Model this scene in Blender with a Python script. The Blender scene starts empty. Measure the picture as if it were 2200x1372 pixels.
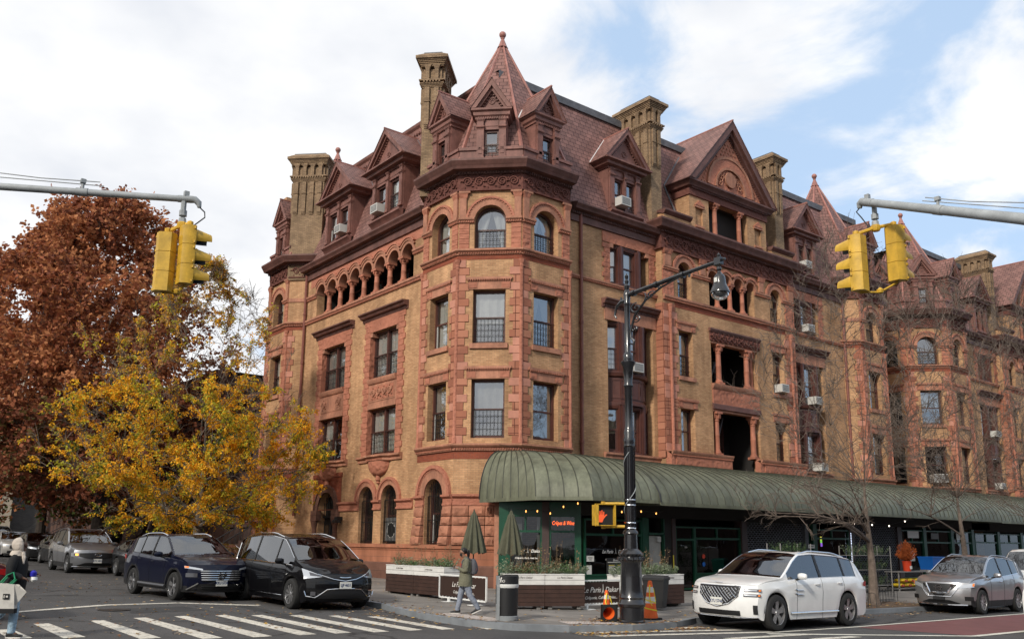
import bpy, math, random
from math import sin, cos, pi, radians, sqrt, atan2, hypot
from mathutils import Matrix, Vector
from mathutils.geometry import tessellate_polygon
rnd = random.Random(7)
SC = bpy.context.scene
COL = SC.collection
DEG = pi / 180

# ------------------------------------------------------------------ materials
MATS = {}
def new_mat(name):
    m = bpy.data.materials.new(name); m.use_nodes = True
    nt = m.node_tree
    for n in list(nt.nodes): nt.nodes.remove(n)
    out = nt.nodes.new('ShaderNodeOutputMaterial')
    MATS[name] = m
    return m, nt, out
def N(nt, typ, **kw):
    n = nt.nodes.new(typ)
    for k, v in kw.items():
        if k.startswith('i_'): n.inputs[k[2:].replace('_', ' ')].default_value = v
        else: setattr(n, k, v)
    return n
def rgba(c): return (c[0], c[1], c[2], 1.0)
def bsdf(nt, out, col=(.5, .5, .5), rough=.6, metal=0., spec=.4, coat=0.):
    b = nt.nodes.new('ShaderNodeBsdfPrincipled')
    b.inputs['Base Color'].default_value = rgba(col)
    b.inputs['Roughness'].default_value = rough
    b.inputs['Metallic'].default_value = metal
    b.inputs['Specular IOR Level'].default_value = spec
    b.inputs['Coat Weight'].default_value = coat
    b.inputs['Coat Roughness'].default_value = .04
    nt.links.new(b.outputs[0], out.inputs[0])
    return b
def noise_var(nt, col_socket, scale=.6, lo=.75, hi=1.15, detail=5, coord='Object', stretch=None, uv=False):
    """multiply a colour by a noise between lo and hi"""
    tc = nt.nodes.new('ShaderNodeTexCoord')
    src = tc.outputs['UV' if uv else coord]
    if stretch:
        mp = N(nt, 'ShaderNodeMapping'); mp.inputs['Scale'].default_value = stretch
        nt.links.new(src, mp.inputs[0]); src = mp.outputs[0]
    nz = N(nt, 'ShaderNodeTexNoise'); nz.inputs['Scale'].default_value = scale; nz.inputs['Detail'].default_value = detail
    nz.inputs['Roughness'].default_value = .65
    nt.links.new(src, nz.inputs['Vector'])
    mr = N(nt, 'ShaderNodeMapRange'); mr.inputs[1].default_value = .3; mr.inputs[2].default_value = .7
    mr.inputs[3].default_value = lo; mr.inputs[4].default_value = hi
    nt.links.new(nz.outputs[0], mr.inputs[0])
    mx = N(nt, 'ShaderNodeMix', data_type='RGBA', blend_type='MULTIPLY'); mx.inputs[0].default_value = 1
    nt.links.new(col_socket, mx.inputs[6]); nt.links.new(mr.outputs[0], mx.inputs[7])
    return mx.outputs[2]
def add_bump(nt, b, height_socket, strength=.4, dist=.02):
    bp = N(nt, 'ShaderNodeBump'); bp.inputs['Strength'].default_value = strength; bp.inputs['Distance'].default_value = dist
    nt.links.new(height_socket, bp.inputs['Height']); nt.links.new(bp.outputs[0], b.inputs['Normal'])
    return bp
def plain(name, col, rough=.6, metal=0., spec=.4, coat=0., var=None, scale=3., bump=0., streak=None):
    m, nt, out = new_mat(name); b = bsdf(nt, out, col, rough, metal, spec, coat)
    if var:
        rgb = N(nt, 'ShaderNodeRGB'); rgb.outputs[0].default_value = rgba(col)
        c = noise_var(nt, rgb.outputs[0], scale, var[0], var[1])
        if streak: c = noise_var(nt, c, 2.2, streak[0], streak[1], 5, stretch=(1., 1., .16)); c = noise_var(nt, c, 9., .82, 1.12)
        nt.links.new(c, b.inputs['Base Color'])
    if bump:
        tc = N(nt, 'ShaderNodeTexCoord'); nz = N(nt, 'ShaderNodeTexNoise'); nz.inputs['Scale'].default_value = scale * 4; nz.inputs['Detail'].default_value = 6
        nt.links.new(tc.outputs['Object'], nz.inputs['Vector']); add_bump(nt, b, nz.outputs[0], bump, .03)
    return m
def masonry(name, c1, c2, cm, bw, bh, mortar=.006, rough=.85, bias=0., bump=.35, var=(.78, 1.12), vs=.55, offset=.5, dist=.01, squash=1., streak=None):
    m, nt, out = new_mat(name); b = bsdf(nt, out, c1, rough, spec=.2)
    tc = N(nt, 'ShaderNodeTexCoord')
    br = N(nt, 'ShaderNodeTexBrick', offset=offset)
    br.inputs['Color1'].default_value = rgba(c1); br.inputs['Color2'].default_value = rgba(c2); br.inputs['Mortar'].default_value = rgba(cm)
    br.inputs['Scale'].default_value = 1.0; br.inputs['Brick Width'].default_value = bw; br.inputs['Row Height'].default_value = bh
    br.inputs['Mortar Size'].default_value = mortar; br.inputs['Bias'].default_value = bias; br.inputs['Mortar Smooth'].default_value = .2
    nt.links.new(tc.outputs['UV'], br.inputs['Vector'])
    c = noise_var(nt, br.outputs['Color'], vs, var[0], var[1])
    if streak:
        c = noise_var(nt, c, 1.0, streak[0], streak[1], 4, stretch=(1.6, 1.6, .22))
    nt.links.new(c, b.inputs['Base Color'])
    inv = N(nt, 'ShaderNodeMath', operation='SUBTRACT'); inv.inputs[0].default_value = 1
    nt.links.new(br.outputs['Fac'], inv.inputs[1])
    add_bump(nt, b, inv.outputs[0], bump, dist)
    return m
def carved(name, col, sc=5., strength=1., rough=.8, dist=.06):
    """terracotta or sheet metal pressed into foliage scrolls: relief only, no painted shade"""
    m, nt, out = new_mat(name); b = bsdf(nt, out, col, rough, spec=.25)
    rgb = N(nt, 'ShaderNodeRGB'); rgb.outputs[0].default_value = rgba(col)
    nt.links.new(noise_var(nt, rgb.outputs[0], .9, .8, 1.15), b.inputs['Base Color'])
    tc = N(nt, 'ShaderNodeTexCoord')
    nz = N(nt, 'ShaderNodeTexNoise'); nz.inputs['Scale'].default_value = 2.2; nz.inputs['Detail'].default_value = 2
    nt.links.new(tc.outputs['Object'], nz.inputs['Vector'])
    mx = N(nt, 'ShaderNodeMix', data_type='VECTOR'); mx.inputs[0].default_value = .2
    nt.links.new(tc.outputs['Object'], mx.inputs[4]); nt.links.new(nz.outputs['Color'], mx.inputs[5])
    vo = N(nt, 'ShaderNodeTexVoronoi', feature='SMOOTH_F1'); vo.inputs['Scale'].default_value = sc
    nt.links.new(mx.outputs[1], vo.inputs['Vector'])
    add_bump(nt, b, vo.outputs['Distance'], strength, dist)
    return m

BR1, BR2 = (.58, .335, .178), (.43, .232, .12)
masonry('brick', BR1, BR2, (.30, .21, .13), .21, .068, .006, var=(.66, 1.18), vs=.5, streak=(.70, 1.12))
masonry('brick_chimney', (.36, .245, .145), (.25, .165, .10), (.15, .11, .08), .21, .068, .008, var=(.6, 1.1), vs=1.6)
masonry('brick_red', (.28, .072, .036), (.21, .05, .028), (.20, .10, .07), .21, .068, .006)
masonry('terracotta', (.42, .18, .115), (.32, .12, .075), (.17, .07, .045), .55, .36, .01, bump=.5, var=(.8, 1.15), dist=.02)
masonry('quoin', (.43, .19, .12), (.32, .125, .076), (.15, .05, .035), .9, .31, .014, bump=.8, var=(.8, 1.15), dist=.03, offset=0.)
plain('quoin_dark', (.30, .11, .065), .8, var=(.75, 1.2), scale=1.5); plain('quoin_pale', (.47, .21, .145), .8, var=(.75, 1.15), scale=1.5)
carved('terracotta_carved', (.38, .15, .095), 7., 1., dist=.05)
carved('terracotta_fine', (.39, .155, .10), 13., 1., dist=.03)
plain('terracotta_plain', (.43, .195, .122), .8, var=(.72, 1.2), scale=1.2, streak=(.62, 1.12))
plain('column_stone', (.37, .14, .085), .7, var=(.7, 1.25), scale=1.6)
plain('rustic', (.36, .155, .095), .9, var=(.62, 1.25), scale=2.2, bump=1.)
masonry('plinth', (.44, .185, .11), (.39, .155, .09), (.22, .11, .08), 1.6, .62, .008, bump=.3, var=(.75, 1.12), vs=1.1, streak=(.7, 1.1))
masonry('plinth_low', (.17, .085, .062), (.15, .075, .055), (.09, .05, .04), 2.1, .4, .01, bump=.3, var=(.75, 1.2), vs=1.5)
plain('cornice', (.135, .062, .05), .6, spec=.35, var=(.7, 1.25), scale=1.1, streak=(.7, 1.2))
plain('dormer_paint', (.22, .10, .08), .6, spec=.35, var=(.72, 1.2), scale=1.3, streak=(.65, 1.15))
carved('frieze', (.135, .052, .04), 6., 1., dist=.06)
masonry('slate', (.25, .13, .11), (.175, .09, .077), (.06, .028, .025), .34, .235, .016, rough=.55, bump=.5, var=(.72, 1.2), vs=.7, dist=.015)
plain('roof_flat', (.10, .10, .095), .9, var=(.8, 1.2))
plain('hip', (.30, .13, .105), .5, var=(.7, 1.35), scale=2.2)
plain('flashing', (.10, .10, .11), .6, var=(.7, 1.3))
plain('flash_white', (.7, .7, .7), .6)
plain('wood_brown', (.085, .03, .022), .45, var=(.8, 1.2))
plain('frame_white', (.5, .5, .47), .5)
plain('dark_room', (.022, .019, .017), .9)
plain('curtain', (.74, .73, .68), .9, var=(.8, 1.05), scale=2.)
plain('curtain_dim', (.42, .41, .38), .9, var=(.7, 1.1), scale=2.)
plain('curtain_red', (.22, .03, .03), .9)
plain('curtain_blue', (.05, .16, .30), .9)
plain('curtain_teal', (.30, .52, .54), .9)
plain('iron', (.012, .012, .013), .45, spec=.5)
plain('pipe', (.19, .062, .043), .5, var=(.8, 1.2))
plain('ac_white', (.50, .49, .46), .5)
plain('ac_grille', (.16, .16, .16), .6)
plain('green_paint', (.006, .055, .028), .35, var=(.8, 1.2), scale=2.)
plain('post_brown', (.05, .03, .027), .5)
plain('dark_wall', (.018, .016, .015), .8)  # near-black colour stands in for shade in the gallery and loggia recesses
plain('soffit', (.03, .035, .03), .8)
def mat_glass(name, tint=(.8, .82, .82), refl=.16, rough=.015):
    m, nt, out = new_mat(name)
    tr = N(nt, 'ShaderNodeBsdfTransparent'); tr.inputs[0].default_value = rgba(tint)
    gl = N(nt, 'ShaderNodeBsdfGlossy'); gl.inputs['Roughness'].default_value = rough; gl.inputs['Color'].default_value = (.95, .97, 1, 1)
    lw = N(nt, 'ShaderNodeLayerWeight'); lw.inputs['Blend'].default_value = .35
    tc = N(nt, 'ShaderNodeTexCoord'); nz = N(nt, 'ShaderNodeTexNoise'); nz.inputs['Scale'].default_value = 1.1
    nt.links.new(tc.outputs['Object'], nz.inputs['Vector'])
    bp = N(nt, 'ShaderNodeBump'); bp.inputs['Strength'].default_value = .08; bp.inputs['Distance'].default_value = .05
    nt.links.new(nz.outputs[0], bp.inputs['Height']); nt.links.new(bp.outputs[0], gl.inputs['Normal'])
    mr = N(nt, 'ShaderNodeMapRange'); mr.inputs[3].default_value = refl; mr.inputs[4].default_value = .95
    nt.links.new(lw.outputs['Fresnel'], mr.inputs[0])
    mx = N(nt, 'ShaderNodeMixShader'); nt.links.new(mr.outputs[0], mx.inputs[0]); nt.links.new(tr.outputs[0], mx.inputs[1]); nt.links.new(gl.outputs[0], mx.inputs[2])
    nt.links.new(mx.outputs[0], out.inputs[0])
mat_glass('glass', refl=.24); mat_glass('glass_shop', (.5, .52, .52), .01); mat_glass('car_glass', (.22, .23, .23), .12); mat_glass('glass_lit', (.9, .9, .9), .12)
def emit(name, col, s):
    m, nt, out = new_mat(name); e = N(nt, 'ShaderNodeEmission'); e.inputs[0].default_value = rgba(col); e.inputs[1].default_value = s
    nt.links.new(e.outputs[0], out.inputs[0])
emit('bulb', (1, .42, .10), 3.); emit('bulb_white', (1, .85, .7), 4.); emit('neon', (1, .13, .03), 3.2); emit('hand_led', (1, .14, .05), .9); emit('led_string', (.7, .8, 1.), 2.5); emit('lamp_amber', (1, .38, .06), 4.); emit('shop_lamp', (1., .9, .75), 1.2)
emit('sign_green', (.3, .8, .1), 1.5); emit('sign_violet', (.4, .15, .9), 1.5); emit('sign_yellow', (.9, .8, .1), 1.5)
# copper awning: vertical weathering, darker lip
plain('awning_seam', (.035, .038, .025), .6)
def mat_awning():
    m, nt, out = new_mat('awning'); b = bsdf(nt, out, (.13, .15, .09), .5, spec=.35)
    rgb = N(nt, 'ShaderNodeRGB'); rgb.outputs[0].default_value = (.125, .131, .09, 1)
    c = noise_var(nt, rgb.outputs[0], 1.0, .58, 1.35, 5, stretch=(2.2, 2.2, .35)); c = noise_var(nt, c, .35, .8, 1.2); c = noise_var(nt, c, 7., .85, 1.12)
    nt.links.new(c, b.inputs['Base Color'])
mat_awning()

# ------------------------------------------------------------------ mesh builder
class MB:
    def __init__(s, mat='brick', T=None):
        s.v = []; s.f = []; s.m = []; s.sm = []; s.mat = mat; s.T = T or Matrix.Identity(4); s.smooth = False
    def add(s, pts, faces, mat=None, smooth=None):
        o = len(s.v); T = s.T
        s.v += [tuple(T @ Vector(p)) for p in pts]
        for f in faces:
            s.f.append([o + i for i in f]); s.m.append(mat or s.mat); s.sm.append(s.smooth if smooth is None else smooth)
    def quad(s, a, b, c, d, mat=None): s.add([a, b, c, d], [(0, 1, 2, 3)], mat)
    def poly(s, pts, mat=None): s.add(pts, [tuple(range(len(pts)))], mat)
    def box(s, x0, x1, y0, y1, z0, z1, mat=None):
        if x0 > x1: x0, x1 = x1, x0
        if y0 > y1: y0, y1 = y1, y0
        if z0 > z1: z0, z1 = z1, z0
        s.add([(x0, y0, z0), (x1, y0, z0), (x1, y1, z0), (x0, y1, z0), (x0, y0, z1), (x1, y0, z1), (x1, y1, z1), (x0, y1, z1)],
              [(0, 3, 2, 1), (4, 5, 6, 7), (0, 1, 5, 4), (1, 2, 6, 5), (2, 3, 7, 6), (3, 0, 4, 7)], mat)
    def taper(s, x0, x1, y0, y1, z0, z1, dx, dy, mat=None):
        """box whose top is inset by dx, dy on every side (negative: flares)"""
        s.add([(x0, y0, z0), (x1, y0, z0), (x1, y1, z0), (x0, y1, z0), (x0 + dx, y0 + dy, z1), (x1 - dx, y0 + dy, z1), (x1 - dx, y1 - dy, z1), (x0 + dx, y1 - dy, z1)],
              [(0, 3, 2, 1), (4, 5, 6, 7), (0, 1, 5, 4), (1, 2, 6, 5), (2, 3, 7, 6), (3, 0, 4, 7)], mat)
    def prism(s, pts, y0, y1, mat=None, smooth=False):
        """polygon in xz (counter-clockwise seen from -y) extruded y0..y1"""
        n = len(pts)
        P = [(x, y0, z) for x, z in pts] + [(x, y1, z) for x, z in pts]
        s.add(P, [tuple(range(n)), tuple(range(2 * n - 1, n - 1, -1))] , mat, False)
        s.add(P, [((i + 1) % n, i, n + i, n + (i + 1) % n) for i in range(n)], mat, smooth)
    def prism_z(s, pts, z0, z1, mat=None):
        n = len(pts)
        P = [(x, y, z0) for x, y in pts] + [(x, y, z1) for x, y in pts]
        s.add(P, [tuple(range(n - 1, -1, -1)), tuple(range(n, 2 * n))] + [(i, (i + 1) % n, n + (i + 1) % n, n + i) for i in range(n)], mat)
    def lathe(s, prof, cx=0, cy=0, cz=0, n=12, mat=None, smooth=True, axis='z', cap=True, a0=0., a1=2 * pi):
        full = abs(a1 - a0 - 2 * pi) < 1e-6
        m = n if full else n + 1
        P = []
        for r, h in prof:
            for k in range(m):
                a = a0 + (a1 - a0) * k / n
                c, d = r * cos(a), r * sin(a)
                P.append((cx + c, cy + d, cz + h) if axis == 'z' else ((cx + h, cy + c, cz + d) if axis == 'x' else (cx + d, cy + h, cz + c)))
        F = []
        for j in range(len(prof) - 1):
            for k in range(n):
                k2 = (k + 1) % m
                F.append((j * m + k, j * m + k2, (j + 1) * m + k2, (j + 1) * m + k))
        s.add(P, F, mat, smooth)
        if cap and full:
            o = len(s.v) - len(P)
            for j, rev in ((0, True), (len(prof) - 1, False)):
                if prof[j][0] > 1e-4:
                    idx = [o + j * m + k for k in range(m)]
                    s.f.append(idx[::-1] if rev else idx); s.m.append(mat or s.mat); s.sm.append(False)
    def tube(s, pts, r, n=6, mat=None, smooth=True, cap=True):
        """r: number or list of radii"""
        pts = [Vector(p) for p in pts]; L = len(pts)
        R = r if isinstance(r, (list, tuple)) else [r] * L
        P = []; up = None
        for i, p in enumerate(pts):
            t = (pts[min(i + 1, L - 1)] - pts[max(i - 1, 0)]); t = t.normalized() if t.length > 1e-9 else Vector((0, 0, 1))
            if up is None:
                up = Vector((0, 0, 1)) if abs(t.z) < .9 else Vector((1, 0, 0))
            a = t.cross(up); a = a.normalized() if a.length > 1e-6 else t.orthogonal().normalized()
            b = a.cross(t).normalized(); up = b
            for k in range(n):
                w = 2 * pi * k / n
                P.append(p + a * (R[i] * cos(w)) + b * (R[i] * sin(w)))
        F = [(j * n + k, j * n + (k + 1) % n, (j + 1) * n + (k + 1) % n, (j + 1) * n + k) for j in range(L - 1) for k in range(n)]
        s.add(P, F, mat, smooth)
        if cap:
            o = len(s.v) - len(P)
            s.f.append([o + k for k in range(n)][::-1]); s.m.append(mat or s.mat); s.sm.append(False)
            s.f.append([o + (L - 1) * n + k for k in range(n)]); s.m.append(mat or s.mat); s.sm.append(False)
    def wall(s, outline, holes, y=0., reveal=.35, mat=None, rmat=None):
        """flat wall in the xz plane facing -y with openings; each opening gets a reveal going in (+y)"""
        loops = [[Vector((p[0], p[1], 0)) for p in outline]] + [[Vector((p[0], p[1], 0)) for p in h] for h in holes]
        flat = [p for l in loops for p in l]
        tris = tessellate_polygon(loops)
        F = []
        for a, b, c in tris:
            A, B, C_ = flat[a], flat[b], flat[c]
            cr = (B.x - A.x) * (C_.y - A.y) - (B.y - A.y) * (C_.x - A.x)
            F.append((a, b, c) if cr > 0 else (a, c, b))
        s.add([(p.x, y, p.y) for p in flat], F, mat)
        for h in holes:
            n = len(h)
            ar = sum(h[i][0] * h[(i + 1) % n][1] - h[(i + 1) % n][0] * h[i][1] for i in range(n))
            hh = h if ar > 0 else h[::-1]
            P = [(x, y, z) for x, z in hh] + [(x, y + reveal, z) for x, z in hh]
            s.add(P, [(i, (i + 1) % n, n + (i + 1) % n, n + i) for i in range(n)], rmat or mat)
    def sweep(s, path, prof, closed=False, mat=None, cap=True, smooth=False):
        """path: (x, y) left to right seen from outside; prof: (outward, z)"""
        n = len(path); P = []; K = len(prof)
        for i in range(n):
            p = Vector(path[i])
            if closed: a, b = Vector(path[i - 1]), Vector(path[(i + 1) % n])
            else: a, b = Vector(path[max(i - 1, 0)]), Vector(path[min(i + 1, n - 1)])
            d1 = (p - a); d2 = (b - p)
            if d1.length < 1e-9: d1 = d2
            if d2.length < 1e-9: d2 = d1
            d1.normalize(); d2.normalize()
            n1 = Vector((d1.y, -d1.x)); n2 = Vector((d2.y, -d2.x))
            m = (n1 + n2) / max(1 + n1.dot(n2), .15)
            for o, z in prof: P.append((p.x + m.x * o, p.y + m.y * o, z))
        F = []
        for i in range(n if closed else n - 1):
            j = (i + 1) % n
            for k in range(K - 1):
                F.append((i * K + k, j * K + k, j * K + k + 1, i * K + k + 1))
        s.add(P, F, mat, smooth)
        if cap and not closed:
            o = len(s.v) - len(P)
            s.f.append([o + k for k in range(K)][::-1]); s.m.append(mat or s.mat); s.sm.append(False)
            s.f.append([o + (n - 1) * K + k for k in range(K)]); s.m.append(mat or s.mat); s.sm.append(False)
    def arch_ring(s, xc, zs, r0, r1, y0, y1, n=14, mat=None, a0=0., a1=pi):
        P = []
        for i in range(n + 1):
            a = a0 + (a1 - a0) * i / n
            for r, y in ((r0, y0), (r1, y0), (r1, y1), (r0, y1)):
                P.append((xc + r * cos(a), y, zs + r * sin(a)))
        F = []
        for i in range(n):
            b = i * 4; c = b + 4
            F += [(b, b + 1, c + 1, c), (b + 1, b + 2, c + 2, c + 1), (b + 3, b, c, c + 3)]
        F += [(0, 3, 2, 1), (n * 4, n * 4 + 1, n * 4 + 2, n * 4 + 3)]
        s.add(P, F, mat)
    def grid(s, rows, mat=None, smooth=True, wrap=False):
        m = len(rows[0]); P = [p for r in rows for p in r]
        F = []
        for j in range(len(rows) - 1):
            for k in range(m if wrap else m - 1):
                k2 = (k + 1) % m
                F.append((j * m + k, j * m + k2, (j + 1) * m + k2, (j + 1) * m + k))
        s.add(P, F, mat, smooth)
    def build(s, name, parent=None, origin=None, uv=True, sharp=35, subparts=None):
        me = bpy.data.meshes.new(name)
        W = Matrix.Identity(4) if parent is None else world(parent)
        if origin is None and parent is None:
            xs = [p[0] for p in s.v]; ys = [p[1] for p in s.v]; zs = [p[2] for p in s.v]
            origin = ((min(xs) + max(xs)) / 2, (min(ys) + max(ys)) / 2, min(zs))
        if parent is None: O = Matrix.Translation(origin); inv = Matrix.Translation([-c for c in origin])
        else: O = Matrix.Identity(4); inv = W.inverted()
        ident = (inv == Matrix.Identity(4)) or s.local
        V = s.v if ident else [tuple(inv @ Vector(p)) for p in s.v]
        me.from_pydata(V, [], s.f)
        names = []; idx = {}
        for n_ in s.m:
            if n_ not in idx: idx[n_] = len(names); names.append(n_)
        for n_ in names: me.materials.append(MATS[n_])
        me.polygons.foreach_set('material_index', [idx[n_] for n_ in s.m])
        me.polygons.foreach_set('use_smooth', s.sm)
        if uv:
            uvl = me.uv_layers.new(name='UVMap'); dat = []
            sv = s.v
            for f in s.f:
                nx = ny = nz = 0.
                L = len(f)
                for i in range(L):
                    a = sv[f[i]]; b = sv[f[(i + 1) % L]]
                    nx += (a[1] - b[1]) * (a[2] + b[2]); ny += (a[2] - b[2]) * (a[0] + b[0]); nz += (a[0] - b[0]) * (a[1] + b[1])
                l = sqrt(nx * nx + ny * ny + nz * nz) or 1; nx /= l; ny /= l; nz /= l
                h = hypot(nx, ny)
                if h < .15:
                    for i in f: dat += [sv[i][0], sv[i][1]]
                else:
                    tx, ty = -ny / h, nx / h
                    bx, by, bz = -nz * nx / h, -nz * ny / h, h
                    for i in f:
                        p = sv[i]; dat += [p[0] * tx + p[1] * ty, p[0] * bx + p[1] * by + p[2] * bz]
            uvl.data.foreach_set('uv', dat)
        me.update()
        if any(s.sm):
            try: me.set_sharp_from_angle(angle=radians(sharp))
            except Exception: pass
        o = bpy.data.objects.new(name, me); COL.objects.link(o)
        if parent is not None: o.parent = parent
        else: o.location = origin
        return o
    local = False
class LMB(MB):
    """verts are already in the parent's space"""
    local = True

def world(o):
    M = Matrix.Identity(4)
    while o is not None:
        M = (Matrix.Translation(o.location) @ o.rotation_euler.to_matrix().to_4x4() @ Matrix.Diagonal((*o.scale, 1))) @ M
        o = o.parent
    return M
def tag(o, label=None, cat=None, group=None, kind=None):
    if label: o['label'] = label
    if cat: o['category'] = cat
    if group: o['group'] = group
    if kind: o['kind'] = kind
    return o
def thing(name, label, cat, loc=(0, 0, 0), rz=0., group=None, tilt=(0, 0)):
    o = bpy.data.objects.new(name, None); COL.objects.link(o); o.location = loc
    o.rotation_euler = (tilt[0], tilt[1], rz); o.empty_display_size = .2
    return tag(o, label, cat, group)
def copy_tree(o, parent=None):
    c = o.copy(); COL.objects.link(c); c.parent = parent
    for ch in [x for x in bpy.data.objects if x.parent == o]: copy_tree(ch, c)
    return c
def frame(x, y, dx, dy, z=0.):
    return Matrix.Translation((x, y, z)) @ Matrix.Rotation(atan2(dy, dx), 4, 'Z')

# ------------------------------------------------------------------ ground plane of the crossing (camera is the origin, z = 0)
def gz(x, y): return -1.88 - .012 * min(x, 70) + .014 * min(y, 90)
def sz(x, y): return gz(x, y) + .13

# ------------------------------------------------------------------ camera
cam_d = bpy.data.cameras.new('camera'); cam = bpy.data.objects.new('camera', cam_d); COL.objects.link(cam); SC.camera = cam
F_PX, CX, CY = 1912.0, 1098.3, 785.4
yaw, pitch, roll = radians(51.461), radians(11.233), radians(.6)
fw = Vector((cos(yaw) * cos(pitch), sin(yaw) * cos(pitch), sin(pitch))); rt = Vector((sin(yaw), -cos(yaw), 0)); up = rt.cross(fw)
r2 = cos(roll) * rt + sin(roll) * up; u2 = -sin(roll) * rt + cos(roll) * up
M = Matrix.Identity(4)
for i in range(3): M[i][0] = r2[i]; M[i][1] = u2[i]; M[i][2] = -fw[i]
cam.matrix_world = M
cam_d.sensor_width = 36; cam_d.lens = F_PX / 2200 * 36
cam_d.shift_x = (1100 - CX) / 2200; cam_d.shift_y = (CY - 686) / 2200
cam_d.clip_start = .1; cam_d.clip_end = 2000

# ------------------------------------------------------------------ sky and sun
SUN_DIR = Vector((-.90, -.33, .60)).normalized()
el = math.asin(SUN_DIR.z); az = atan2(SUN_DIR.x, SUN_DIR.y)
wd = bpy.data.worlds.new('World'); SC.world = wd; wd.use_nodes = True
nt = wd.node_tree
for n in list(nt.nodes): nt.nodes.remove(n)
wo = nt.nodes.new('ShaderNodeOutputWorld'); bg = nt.nodes.new('ShaderNodeBackground')
sky = N(nt, 'ShaderNodeTexSky', sky_type='NISHITA', sun_disc=False); sky.sun_elevation = el; sky.sun_rotation = az
sky.air_density = 1.; sky.dust_density = .6; sky.ozone_density = 2.
tc = N(nt, 'ShaderNodeTexCoord')
sep = N(nt, 'ShaderNodeSeparateXYZ'); nt.links.new(tc.outputs['Generated'], sep.inputs[0])
# project the view direction on a cloud layer so that clouds flatten towards the horizon
zz = N(nt, 'ShaderNodeMath', operation='MAXIMUM'); zz.inputs[1].default_value = .0; nt.links.new(sep.outputs[2], zz.inputs[0])
za = N(nt, 'ShaderNodeMath', operation='ADD'); za.inputs[1].default_value = .32; nt.links.new(zz.outputs[0], za.inputs[0])
dv = N(nt, 'ShaderNodeVectorMath', operation='DIVIDE'); nt.links.new(tc.outputs['Generated'], dv.inputs[0])
cmb = N(nt, 'ShaderNodeCombineXYZ'); nt.links.new(za.outputs[0], cmb.inputs[0]); nt.links.new(za.outputs[0], cmb.inputs[1]); cmb.inputs[2].default_value = 1.
nt.links.new(cmb.outputs[0], dv.inputs[1])
mp = N(nt, 'ShaderNodeMapping'); mp.inputs['Location'].default_value = CLOUD_OFF if 'CLOUD_OFF' in globals() else (3.1, 1.7, 0.4); nt.links.new(dv.outputs[0], mp.inputs[0])
n1 = N(nt, 'ShaderNodeTexNoise'); n1.inputs['Scale'].default_value = 3.0; n1.inputs['Detail'].default_value = 10; n1.inputs['Roughness'].default_value = .56; n1.inputs['Distortion'].default_value = .3
nt.links.new(mp.outputs[0], n1.inputs['Vector'])
# more blue towards the right (+X) of the view, more cloud to the left (+Y)
gr = N(nt, 'ShaderNodeVectorMath', operation='DOT_PRODUCT'); gr.inputs[1].default_value = (-.20, .14, .03); nt.links.new(tc.outputs['Generated'], gr.inputs[0])
ad = N(nt, 'ShaderNodeMath', operation='ADD'); nt.links.new(n1.outputs[0], ad.inputs[0]); nt.links.new(gr.outputs['Value'], ad.inputs[1])
ramp = N(nt, 'ShaderNodeMapRange', interpolation_type='SMOOTHSTEP'); ramp.inputs[1].default_value = .305; ramp.inputs[2].default_value = .47
nt.links.new(ad.outputs[0], ramp.inputs[0])
n2 = N(nt, 'ShaderNodeTexNoise'); n2.inputs['Scale'].default_value = 3.4; n2.inputs['Detail'].default_value = 5; nt.links.new(mp.outputs[0], n2.inputs['Vector'])
cr = N(nt, 'ShaderNodeMapRange'); cr.inputs[1].default_value = .32; cr.inputs[2].default_value = .62; cr.inputs[3].default_value = 0; cr.inputs[4].default_value = 1
nt.links.new(n2.outputs[0], cr.inputs[0])
cc = N(nt, 'ShaderNodeMix', data_type='RGBA'); cc.inputs[6].default_value = (.74, .77, .83, 1); cc.inputs[7].default_value = (1.0, 1.0, 1.0, 1); nt.links.new(cr.outputs[0], cc.inputs[0])
sk = N(nt, 'ShaderNodeMix', data_type='RGBA', blend_type='MULTIPLY'); sk.inputs[0].default_value = 1; sk.inputs[7].default_value = (.125, .125, .125, 1)
nt.links.new(sky.outputs[0], sk.inputs[6])
# thin high haze whitens the blue
hz = N(nt, 'ShaderNodeMix', data_type='RGBA'); hz.inputs[0].default_value = .72; hz.inputs[7].default_value = (.58, .76, 1.0, 1); nt.links.new(sk.outputs[2], hz.inputs[6])
fin = N(nt, 'ShaderNodeMix', data_type='RGBA'); nt.links.new(ramp.outputs[0], fin.inputs[0]); nt.links.new(hz.outputs[2], fin.inputs[6]); nt.links.new(cc.outputs[2], fin.inputs[7])
nt.links.new(fin.outputs[2], bg.inputs[0]); bg.inputs[1].default_value = 1.0
nt.links.new(bg.outputs[0], wo.inputs[0])
sd = bpy.data.lights.new('sun', 'SUN'); sd.energy = 3.0; sd.angle = radians(6); sd.color = (1, .93, .82)
so = bpy.data.objects.new('sun', sd); COL.objects.link(so); so.rotation_euler = (-SUN_DIR).to_track_quat('-Z', 'Y').to_euler()
SC.view_settings.view_transform = 'Standard'; SC.view_settings.look = 'None'; SC.view_settings.exposure = .12; SC.view_settings.gamma = 1
SC.render.engine = 'CYCLES'; SC.cycles.max_bounces = 6; SC.cycles.diffuse_bounces = 3; SC.cycles.glossy_bounces = 3; SC.cycles.transparent_max_bounces = 12
SC.cycles.caustics_reflective = False; SC.cycles.caustics_refractive = False; SC.cycles.use_adaptive_sampling = True; SC.cycles.adaptive_threshold = .02; SC.cycles.use_denoising = True
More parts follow.
